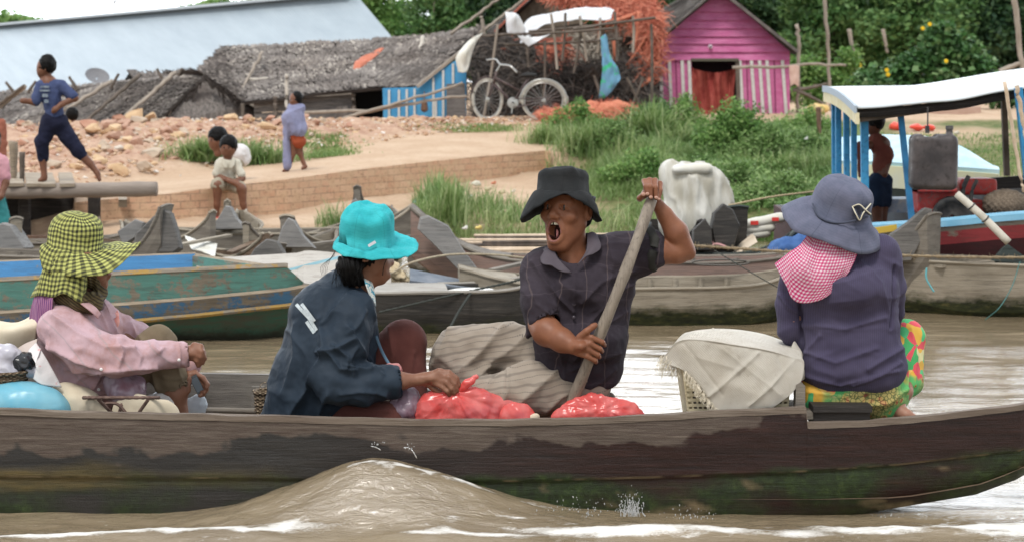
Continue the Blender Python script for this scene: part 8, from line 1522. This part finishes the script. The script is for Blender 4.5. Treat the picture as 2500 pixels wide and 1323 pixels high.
WK = NT('wicker'); s3 = WK.sep(WK.coord()); wv = WK.math('MULTIPLY', WK.math('SINE', WK.math('MULTIPLY', s3[2], 420.)), WK.math('SINE', WK.math('MULTIPLY', s3[0], 240.))); WK.set(color=WK.mix(WK.ramp(wv, [(.3, 0), (.7, 1)]), (.13, .09, .055), (.34, .26, .17)), rough=.85); WK.bump(wv, .8, .01); WK = WK.m
def basket(name, px, py0, py1, d, rt_, rb, lab, mat=WK, handle=False):
    U = SC(d); c = P(px, py1, d); H = (py1-py0)*U; th = thing(name, lab, 'basket', c); n = 34; m = MB()
    m.lathe(c, [(rb*U, 0), ((rb+rt_)/2*U, H*.5), (rt_*U, H), (rt_*U-.012, H), ((rb+rt_)/2*U-.012, H*.5), (rb*U-.012, .01), (.001, .01)], n); obj('weave', m, mat, th, True)
    for k in range(6): obj('hoop', MB().tube(A([c+A([(rb+(rt_-rb)*k/5)*U*1.02*math.cos(a), (rb+(rt_-rb)*k/5)*U*1.02*math.sin(a), H*k/5]) for a in np.linspace(0, 6.28, 28, endpoint=False)]), .004 if k < 5 else .009, 5, closed=True), mat, th, True)
    return th
basket('round_basket', 14, 905, 985, 8.28, 56, 46, 'dark wicker basket between the bags at the left end'); bs_ = basket('round_basket', 650, 955, 1030, 8.5, 30, 26, 'small light wicker basket behind the navy jacket')
obj('wire_handle', MB().tube(spline([P(632, 952, 8.46), P(640, 935, 8.5), P(665, 930, 8.55)], 10), .002, 4), WK, bs_)
rs = thing('ring_stand', 'rusty iron ring stand of ribbed bar beside the woman in pink', 'stand', P(295, 1005, 8.2)); RU = M('iron_rust', (.10, .06, .05), (.17, .11, .09), 30, .75, .5, 90)
Jr = Jf(8.2); obj('ring', MB().tube(A([Jr(296+92*math.cos(a), 970, .09*math.sin(a))+A([0, 0, -.0]) for a in np.linspace(0, 6.28, 60, endpoint=False)]), .0075+.0012*np.sin(np.arange(60)*3.1), 7, closed=True), RU, rs, True)
for (x0, x1, dd) in ((240, 278, -.06), (362, 335, -.04), (300, 290, .08)): obj('leg', MB().tube([Jr(x0, 974, dd), Jr(x1, 1012, 0)], .0075, 6), RU, rs)
obj('lower_bar', MB().tube(spline([Jr(250, 985, 0), Jr(285, 985, 0), Jr(312, 1012, 0)], 10), .007, 6), RU, rs)
# woven basket under a white sackcloth
D = 8.25; U = SC(D); tb = thing('woven_basket', 'square pale cane basket with open weave under white sackcloth', 'basket', P(1770, 1020, D)); CN = M('cane_pale', (.50, .43, .28), (.60, .53, .37), 30, .7)
x0, x1 = 1666, 1905; z0 = P(0, 1022, D)[2]; z1 = P(0, 884, D)[2]; X0 = P(x0, 0, D)[0]; X1 = P(x1, 0, D)[0]
fp = [A([X0+.02, D-.16, 0]), A([X1, D-.16, 0]), A([X1, D+.16, 0]), A([X0+.02, D+.16, 0])]; fp_t = [A([X0-.015, D-.19, 0]), A([X1+.02, D-.19, 0]), A([X1+.02, D+.19, 0]), A([X0-.015, D+.19, 0])]
m1, m2, m3 = MB(), MB(), MB()
for e in range(4):
    a0, a1, b0, b1 = fp[e], fp[(e+1) % 4], fp_t[e], fp_t[(e+1) % 4]; nst = int(np.linalg.norm(a1-a0)/.0195)
    for k in range(nst+1): q = k/nst; m1.beam(a0+(a1-a0)*q+A([0, 0, z0]), b0+(b1-b0)*q+A([0, 0, z1]), .008, .003, norm(np.cross(a1-a0, A([0, 0, 1.]))))
    nr_ = 11
    for k in range(nr_+1):
        v_ = k/nr_; p0, p1 = a0+(b0-a0)*v_, a1+(b1-a1)*v_; z_ = z0+(z1-z0)*v_; m2.beam(p0+A([0, 0, z_]), p1+A([0, 0, z_]), .013, .005) if False else m2.beam(p0+A([0, 0, z_]), p1+A([0, 0, z_]), .004, .0125)
    m3.beam(b0+A([0, 0, z1]), b1+A([0, 0, z1]), .014, .02)
m4 = MB()
for e in range(4):
    a0, a1 = fp[e]*A([.96, 1, 1]), fp[(e+1) % 4]*A([.96, 1, 1])
m4.box(A([(X0+X1)/2+.02, D, (z0+z1)/2]), ((X1-X0)/2-.035, .12, (z1-z0)/2-.03))
obj('stakes', m1, CN, tb); obj('weave', m2, CN, tb); obj('rim', m3, CN, tb); obj('contents', m4, M('contents_brown', (.10, .08, .06), (.16, .13, .09), 20), tb)
t = NT('sackcloth'); co = t.coord(); wf = t.math('MULTIPLY', t.math('SINE', t.math('MULTIPLY', t.sep(co)[0], 900.)), t.math('SINE', t.math('MULTIPLY', t.sep(co)[2], 900.))); c = t.mix(t.ramp(t.noise(3, co, 6, .7), [(.4, 0), (.7, 1)]), (.74, .70, .62), (.60, .54, .45)); c = t.mix(t.ramp(t.noise(30, co, 3, .7), [(.55, 0), (.75, .5)]), c, (.50, .44, .35)); t.set(color=c, rough=.9); t.bump(t.math('ADD', wf, t.math('MULTIPLY', t.noise(12, co, 6, .65), 5.)), .6, .012); SKC = t.m
J3 = Jf(8.25)
rows_ = [[(1700, 814, .2), (1735, 802, .18), (1800, 804, .17), (1868, 816, .15), (1925, 836, .12)],
         [(1668, 814, .0), (1705, 807, .0), (1790, 812, .0), (1885, 834, -.02), (1950, 850, -.06)],
         [(1622, 868, -.12), (1668, 826, -.19), (1790, 838, -.205), (1885, 854, -.2), (1958, 874, -.15)],
         [(1612, 884, -.13), (1672, 836, -.215), (1790, 848, -.222), (1888, 864, -.215), (1962, 890, -.16)],
         [(1640, 892, -.18), (1698, 880, -.225), (1790, 888, -.228), (1890, 906, -.225), (1955, 930, -.19)],
         [(1668, 905, -.20), (1718, 935, -.225), (1790, 938, -.23), (1880, 945, -.23), (1930, 962, -.21)],
         [(1690, 928, -.20), (1740, 976, -.225), (1790, 985, -.23), (1850, 985, -.23), (1900, 985, -.21)],
         [(1712, 948, -.20), (1750, 1003, -.222), (1790, 1005, -.228), (1840, 1004, -.226), (1880, 998, -.21)]]
o = sheetpx('sackcloth', rows_, J3, SKC, None, (110, 110), .004, .012, (6, 6, 6), 21, cre=[((1850, 858), (1705, 985), .016, .030), ((1668, 836), (1760, 960), .02, -.018), ((1940, 880), (1830, 985), .018, .022), ((1760, 850), (1900, 960), .02, .014), ((1900, 870), (1930, 960), .014, -.016), ((1700, 870), (1800, 900), .02, .012)]); o.location = Vector((0, 0, 0)); tag(o, 'frayed off white sackcloth draped over the square cane basket', 'cloth')
m = MB(); r = np.random.default_rng(8)
for k in range(260):
    q = r.random(); 
    if q < .45: a_ = J3(1612+r.uniform(0, 60), 880+r.uniform(-14, 14), -.12+r.uniform(-.06, .03)); l = r.uniform(.03, .075); e = a_+A([-.03*r.random()-.0, -.01, -l])
    else: u = r.random(); a_ = J3(1672+78*u+r.uniform(-4, 4), 902+98*u, -.222); l = r.uniform(.012, .045); e = a_+A([-.012*r.random(), -.01, -l])
    m.tube(spline([a_, (a_+e)/2+r.normal(size=3)*.008, e], 5), np.linspace(.0016, .0006, 5), 3)
obj('fray', m, M('thread_cream', (.72, .66, .54)), o)
sheetpx('cloth_peak', [[(1718, 838, .1), (1738, 800, .08), (1752, 816, .08)], [(1728, 840, .06), (1745, 822, .04), (1792, 836, .04)]], J3, SKC, o, (8, 12), .004, .004)
sheetpx('folded_corner', [[(1925, 865, -.1), (1940, 832, -.08), (1955, 868, -.06)], [(1945, 900, -.13), (1960, 868, -.1), (1966, 905, -.06)], [(1935, 940, -.14), (1962, 925, -.12), (1964, 912, -.06)]], J3, SKC, o, (12, 12), .004, .006)
# ================================================================ people on the bank
def figure(label, D, torso, limbs, head, shirt=None, shorts=None, hr=(20, 24, 22), base=None, skin=None, sm=None, tm=None, hair_shift=(0, -6), name='person', face=(1, 0), long_hair=0, h=.011, extra=None, neck=None, hairmat=None):
    """limbs/shirt/shorts: chains of (px,py,dd,radius px); head: (px,py,dd)"""
    J = Jf(D); U = J.U; allp = [q for ch in limbs+[torso] for q in ch]; xs = [q[0] for q in allp]+[head[0]]; ys = [q[1] for q in allp]+[head[1]]
    base = base or (np.mean(xs), max(ys)); th = thing(name, label, 'person', P(base[0], base[1], D))
    def box(chs, pad=40):
        ps = [q for ch in chs for q in ch]; return SDF(np.min([J(*q[:3])-q[3]*U for q in ps], 0)-.02, np.max([J(*q[:3])+q[3]*U for q in ps], 0)+.02, h)
    hc = [(head[0], head[1], head[2], max(hr)+3)]; s = box(limbs+[torso, hc]); fx, fy = face
    s.ell(J(*head), (hr[0]*U, hr[2]*U, hr[1]*U), None, 0).ell(J(head[0]+fx*5, head[1]+10, head[2]-.012*fy), (hr[0]*.72*U, hr[2]*.72*U, hr[1]*.72*U), None, .02)
    s.ell(J(head[0]+fx*hr[0]*.95, head[1]+5, head[2]-hr[2]*U*.95*fy), A([2.6, 2.6, 3.4])*U, None, .012)
    for e in (-1, 1):
        ex = head[0]+fx*hr[0]*.55+e*6*abs(fy); s.ell(J(ex, head[1]+1, head[2]-hr[2]*U*(.9 if fy else .75)), A([3, 3, 2])*U, None, .006, 's')
    s.ell(J(head[0]-fx*2+(hr[0]*.95 if fy else 0), head[1]+4, head[2]-(0 if fy else hr[2]*U*.95)), A([3, 3, 5])*U, None, .006)
    nk = neck or (head[0]-fx*2, head[1]+hr[1]+8); s.cap(J(head[0]-fx*2, head[1]+hr[1]*.5, head[2]), J(*nk, head[2]), 9*U, 10*U, .02)
    for ch in [torso]+limbs: cap_chain(s, J, ch, .02)
    s_b = sdfobj('body', s, skin or SK_kid, th, None, 1)
    s = box([[(head[0], head[1], head[2], max(hr)+8)]]); s.ell(J(head[0]+hair_shift[0]-fx*3, head[1]+hair_shift[1], head[2]+.012*fy), (hr[0]*1.13*U, hr[2]*1.16*U, hr[1]*1.02*U), None, 0)
    if long_hair: s.cap(J(head[0]-fx*6, head[1], head[2]+.02), J(head[0]-fx*6, head[1]+long_hair, head[2]+.02), hr[0]*.95*U, hr[0]*.7*U, .02)
    s.ell(J(head[0]+fx*hr[0]*1.0, head[1]+hr[1]*.72, head[2]-hr[2]*U*fy*1.1), (hr[0]*.8*U, hr[2]*.85*U, hr[1]*.95*U), None, .008, 's')
    sdfobj('hair', s, hairmat or HAIR, th, lambda v, n: .006*fbm(v, (40,)*3, 2, 3), 1)
    for nm, chs, mt in (('shirt', shirt, sm), ('shorts', shorts, tm)):
        if chs:
            s = box(chs)
            for ch in chs: cap_chain(s, J, ch, .03)
            sdfobj(nm, s, mt, th, lambda v, n: .009*fbm(v, (11, 11, 8), 3, 7)+.004*fbm(v, (30,)*3, 2, 8), 1)
    for e in (-1, 1):
        if fy or e == 1: obj('eye', MB().lathe(J(head[0]+fx*hr[0]*.6+e*6*abs(fy), head[1]+1, head[2]-hr[2]*U*(.93 if fy else .72)), [(.001, .004), (2.4*U, .002), (3*U, 0)], 8, (fx*.5, -1, 0), 1, .5), M('eye_dark', ()), th)
    return th, J
SB = clothmat('shirt_navy', (.045, .06, .13), (.07, .09, .18), 300, .9, .5, .1, 8); SN = clothmat('trousers_ink', (.012, .014, .03), (.02, .022, .045), 300, .9, .4, .1, 8)
th, J = figure('running boy in a navy shirt and rolled dark trousers on the timber landing', 20.6, [(118, 205, 0, 22), (134, 290, 0, 18)],
    [[(100, 208, -.04, 10), (86, 250, -.08, 9), (60, 247, -.12, 6.5), (54, 247, -.12, 6.5)], [(150, 212, .02, 10), (183, 240, .0, 9), (150, 256, -.08, 6.5), (134, 268, -.12, 6.5), (130, 274, -.12, 5)],
     [(124, 300, 0, 20), (101, 348, -.02, 14), (104, 390, 0, 10), (108, 428, 0, 7), (108, 436, 0, 7), (97, 441, -.02, 5)], [(142, 300, .04, 20), (190, 370, .04, 14), (220, 400, .05, 9), (238, 424, .05, 6.5), (243, 440, .03, 5)]],
    (109, 166, 0), [[(102, 210, -.02, 13), (146, 210, .02, 14)], [(122, 215, 0, 25), (134, 288, 0, 22)], [(100, 210, -.04, 14), (88, 246, -.08, 13)], [(150, 212, .02, 14), (178, 236, .0, 13.5)]],
    [[(126, 292, 0, 24), (142, 300, 0, 24)], [(124, 300, 0, 23), (102, 346, -.02, 17.5), (105, 386, 0, 13)], [(142, 300, .04, 23), (190, 368, .04, 17), (200, 379, .04, 13)]], (19, 25, 21), (104, 441), sm=SB, tm=SN, face=(-1, 0), neck=(120, 198), hair_shift=(4, -8))
mk = MB()
for (x, y, w_, h_) in ((110, 213, 11, 2.2), (109, 221, 12, 2), (110, 232, 8, 4), (113, 246, 6, 3)): mk.box(J(x, y, -.112-.0004*(y-210)), (w_*J.U, .002, h_*J.U))
prm = M('print_faded', (.28, .33, .36), (.10, .13, .2), 60)
for i, (x, y, w_, h_) in enumerate(((109, 213, 11, 2.4), (109, 222, 12, 2.2), (110, 234, 7, 4), (113, 248, 5, 4))): obj('shirt_print', MB().box(J(x, y, -.122-.0003*(y-210)), (w_*J.U, .002, h_*J.U)), prm, th)
CR = clothmat('shirt_cream', (.48, .45, .37), (.56, .53, .45), 300, .9, .5, .1, 9); BGE = clothmat('shorts_beige', (.28, .245, .185), (.36, .32, .25), 300, .9, .5, .1, 9)
th, J = figure('boy in a cream shirt sitting on the brick wall with folded arms', 21.45, [(555, 400, .05, 18), (556, 440, .1, 16)],
    [[(536, 398, .02, 8), (529, 430, .0, 7.5), (560, 442, -.12, 6.5), (584, 452, -.14, 6)], [(577, 398, .02, 8), (592, 436, .0, 7.5), (572, 446, -.13, 6.5), (590, 458, -.15, 6)], [(545, 448, .05, 14), (531, 452, -.12, 13), (530, 500, -.1, 8), (528, 524, -.08, 6.5), (522, 530, -.14, 5)], [(566, 450, .05, 14), (590, 462, -.12, 12), (594, 500, -.1, 8), (600, 522, -.08, 6.5), (610, 528, -.14, 5)]],
    (557, 360, .02), [[(540, 400, .04, 13), (572, 400, .04, 13)], [(555, 405, .05, 22), (556, 440, .08, 21)], [(536, 400, .02, 11.5), (530, 424, 0, 11)], [(576, 400, .02, 11.5), (589, 426, 0, 11)]],
    [[(545, 448, .07, 19), (531, 452, -.10, 17)], [(566, 450, .07, 19), (586, 460, -.08, 16)]], (20, 25, 21), (558, 530), sm=CR, tm=BGE, face=(-.35, 1), neck=(556, 388))
for x, y in ((522, 531), (610, 530)): obj('flip_flop', MB().box(J(x+2, y+2, -.14), (13*J.U, .05, 2.2*J.U)), M('rubber_red', (.5, .09, .08)), th)
sheetpx('collar', [[(543, 384, -.05), (552, 400, -.075), (556, 412, -.08)], [(540, 388, -.03), (544, 404, -.07), (548, 412, -.075)]], J, CR, th, (8, 8), .006); sheetpx('collar', [[(568, 384, -.05), (562, 400, -.075), (558, 412, -.08)], [(574, 388, -.03), (572, 404, -.07), (566, 412, -.075)]], J, CR, th, (8, 8), .006)
figure('crouching child in white, bent over behind the boy on the wall', 22.4, [(560, 365, .05, 14), (590, 385, .1, 18)], [[(560, 368, .1, 7), (548, 395, .1, 6), (540, 415, .05, 6)], [(590, 392, .1, 14), (570, 408, .0, 10), (585, 425, .05, 8)]], (530, 342, 0), [[(556, 362, .05, 17), (585, 374, .08, 22), (592, 388, .1, 20)]], [[(590, 388, .1, 19), (580, 398, .05, 16)]], (22, 24, 21), (575, 425), sm=clothmat('shirt_white', (.62, .60, .60), (.7, .68, .68), 300, .9, .5, .1, 9), tm=BGE, face=(-.8, .6), hair_shift=(0, -9))
SHW = clothmat('shawl_lilac', (.20, .21, .33), (.26, .27, .40), 300, .9, .5, .2, 9); SKR = clothmat('skirt_rust', (.34, .085, .04), (.28, .06, .03), 300, .9, .4, .1, 30)
th, J = figure('small girl wrapped in a lilac shawl walking down the sandy path', 23.6, [(722, 275, 0, 12), (724, 330, 0, 14)], [[(716, 345, 0, 10), (716, 375, 0, 7), (706, 405, 0, 5.5), (701, 415, 0, 5), (692, 418, -.03, 4)], [(731, 345, .02, 10), (733, 375, .02, 7), (741, 398, .02, 5), (745, 408, .02, 5), (738, 412, -.02, 4)], [(722, 285, -.06, 7), (704, 290, -.1, 6)]],
    (720, 243, 0), None, [[(722, 325, 0, 17), (730, 346, 0, 17)]], (14, 17, 15), (720, 418), tm=SKR, face=(-.6, 1), long_hair=16, hair_shift=(3, -3), neck=(724, 262))
s = SDF(J(675, 430)-A([0, .2, 0]), J(760, 245)+A([0, .2, 0]), .012); s.cap(J(722, 272, 0), J(722, 310, 0), 21*J.U, 25*J.U, 0).cap(J(716, 262, 0), J(735, 265, 0), 12*J.U, 12*J.U, .03).cap(J(710, 290, -.04), J(727, 318, -.02), 22*J.U, 21*J.U, .02).cap(J(698, 290, -.05), J(702, 408, -.02), 10*J.U, 9*J.U, .04)
fl = folds([([(700, 280), (720, 270), (740, 262)], .03, .02), ([(702, 300), (700, 350), (706, 410)], .02, .02), ([(718, 290), (720, 320), (712, 332)], .02, .015), ([(738, 280), (736, 310), (730, 330)], .02, .015)], 23.5); sdfobj('shawl', s, SHW, th, lambda v, n: fl(v, n)+.012*fbm(v, (8,)*3, 3, 5), 1)
# at the left edge
PKS = clothmat('shirt_rose', (.52, .26, .30), (.60, .33, .37), 300, .9, .5, .2, 9); TL = clothmat('sarong_teal', (.03, .17, .18), (.05, .24, .24), 300, .9, .5, .2, 9)
figure('person in a rose shirt and teal sarong cut by the left edge of the picture', 19.0, [(-18, 400, 0, 24), (-16, 480, 0, 24)], [[(8, 400, 0, 11), (14, 445, -.04, 9), (2, 480, -.1, 8), (-10, 490, -.12, 7)], [(-18, 480, 0, 22), (-10, 560, 0, 16), (-6, 640, 0, 10)]], (-22, 345, 0), [[(-16, 400, 0, 30), (-14, 470, 0, 28)], [(6, 396, 0, 16), (12, 432, -.02, 15)]], [[(-18, 480, 0, 30), (0, 545, 0, 26), (8, 575, 0, 16)]], (24, 30, 26), (-12, 640), sm=PKS, tm=TL, face=(1, 0))
figure('person in rust brown clothes standing behind at the left edge of the picture', 22.5, [(-12, 320, 0, 18), (-10, 400, 0, 18)], [[(-10, 400, 0, 14), (-8, 455, 0, 9)]], (-22, 255, 0), [[(-12, 320, 0, 22), (-8, 380, 0, 24)], [(4, 300, 0, 10), (8, 350, 0, 10)]], [[(-10, 380, 0, 22), (-8, 440, 0, 16)]], (20, 26, 22), (-10, 455), sm=clothmat('shirt_rust', (.26, .09, .06), (.32, .13, .09), 300, .9, .4, .1, 9), tm=SN, face=(1, 0))
figure('person half hidden behind the rubble crest with only head and pink shoulders showing', 29.6, [(178, 305, .05, 12), (178, 345, .05, 12)], [[(170, 305, .05, 7), (165, 330, .05, 6)]], (175, 279, 0), [[(170, 308, .05, 12), (188, 308, .05, 12)], [(178, 310, .05, 15), (178, 345, .05, 15)]], None, (14, 17, 15), (178, 345), sm=PKS, face=(-.3, -1), hair_shift=(0, 0))
# in the canopy boat
th, J = figure('bare chested boy in dark shorts standing under the white canopy', 17.0, [(2150, 350, 0, 20), (2150, 430, 0, 18)], [[(2164, 350, 0, 10), (2168, 395, -.02, 9), (2160, 425, -.06, 7)], [(2130, 350, -.02, 10), (2110, 365, -.08, 8), (2098, 352, -.1, 7)], [(2138, 445, 0, 18), (2140, 500, 0, 15), (2142, 545, 0, 11), (2142, 590, 0, 8)], [(2158, 445, .05, 18), (2156, 500, .05, 14), (2154, 560, .05, 9), (2154, 595, .05, 7)]],
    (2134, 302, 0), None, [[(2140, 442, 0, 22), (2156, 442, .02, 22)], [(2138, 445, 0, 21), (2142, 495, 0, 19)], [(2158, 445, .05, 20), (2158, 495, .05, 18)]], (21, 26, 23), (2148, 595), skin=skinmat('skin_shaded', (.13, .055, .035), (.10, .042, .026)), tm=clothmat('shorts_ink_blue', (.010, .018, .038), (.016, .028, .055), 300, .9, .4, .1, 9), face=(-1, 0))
s = SDF(J(2085, 445)-A([0, .3, 0]), J(2182, 330)+A([0, .2, 0]), .012); s.cap(J(2140, 345, 0), J(2160, 380, 0), 21*J.U, 22*J.U, 0).cap(J(2155, 380, .0), J(2150, 415, 0), 22*J.U, 20*J.U, .03).cap(J(2098, 358, -.1), J(2100, 430, -.08), 8*J.U, 6*J.U, .02)
sdfobj('checked_cloth', s, clothmat('cloth_brick', (.12, .035, .028), (.17, .06, .045), 300, .9, .5, .1, 30), th, lambda v, n: .008*fbm(v, (12,)*3, 3, 5), 1)
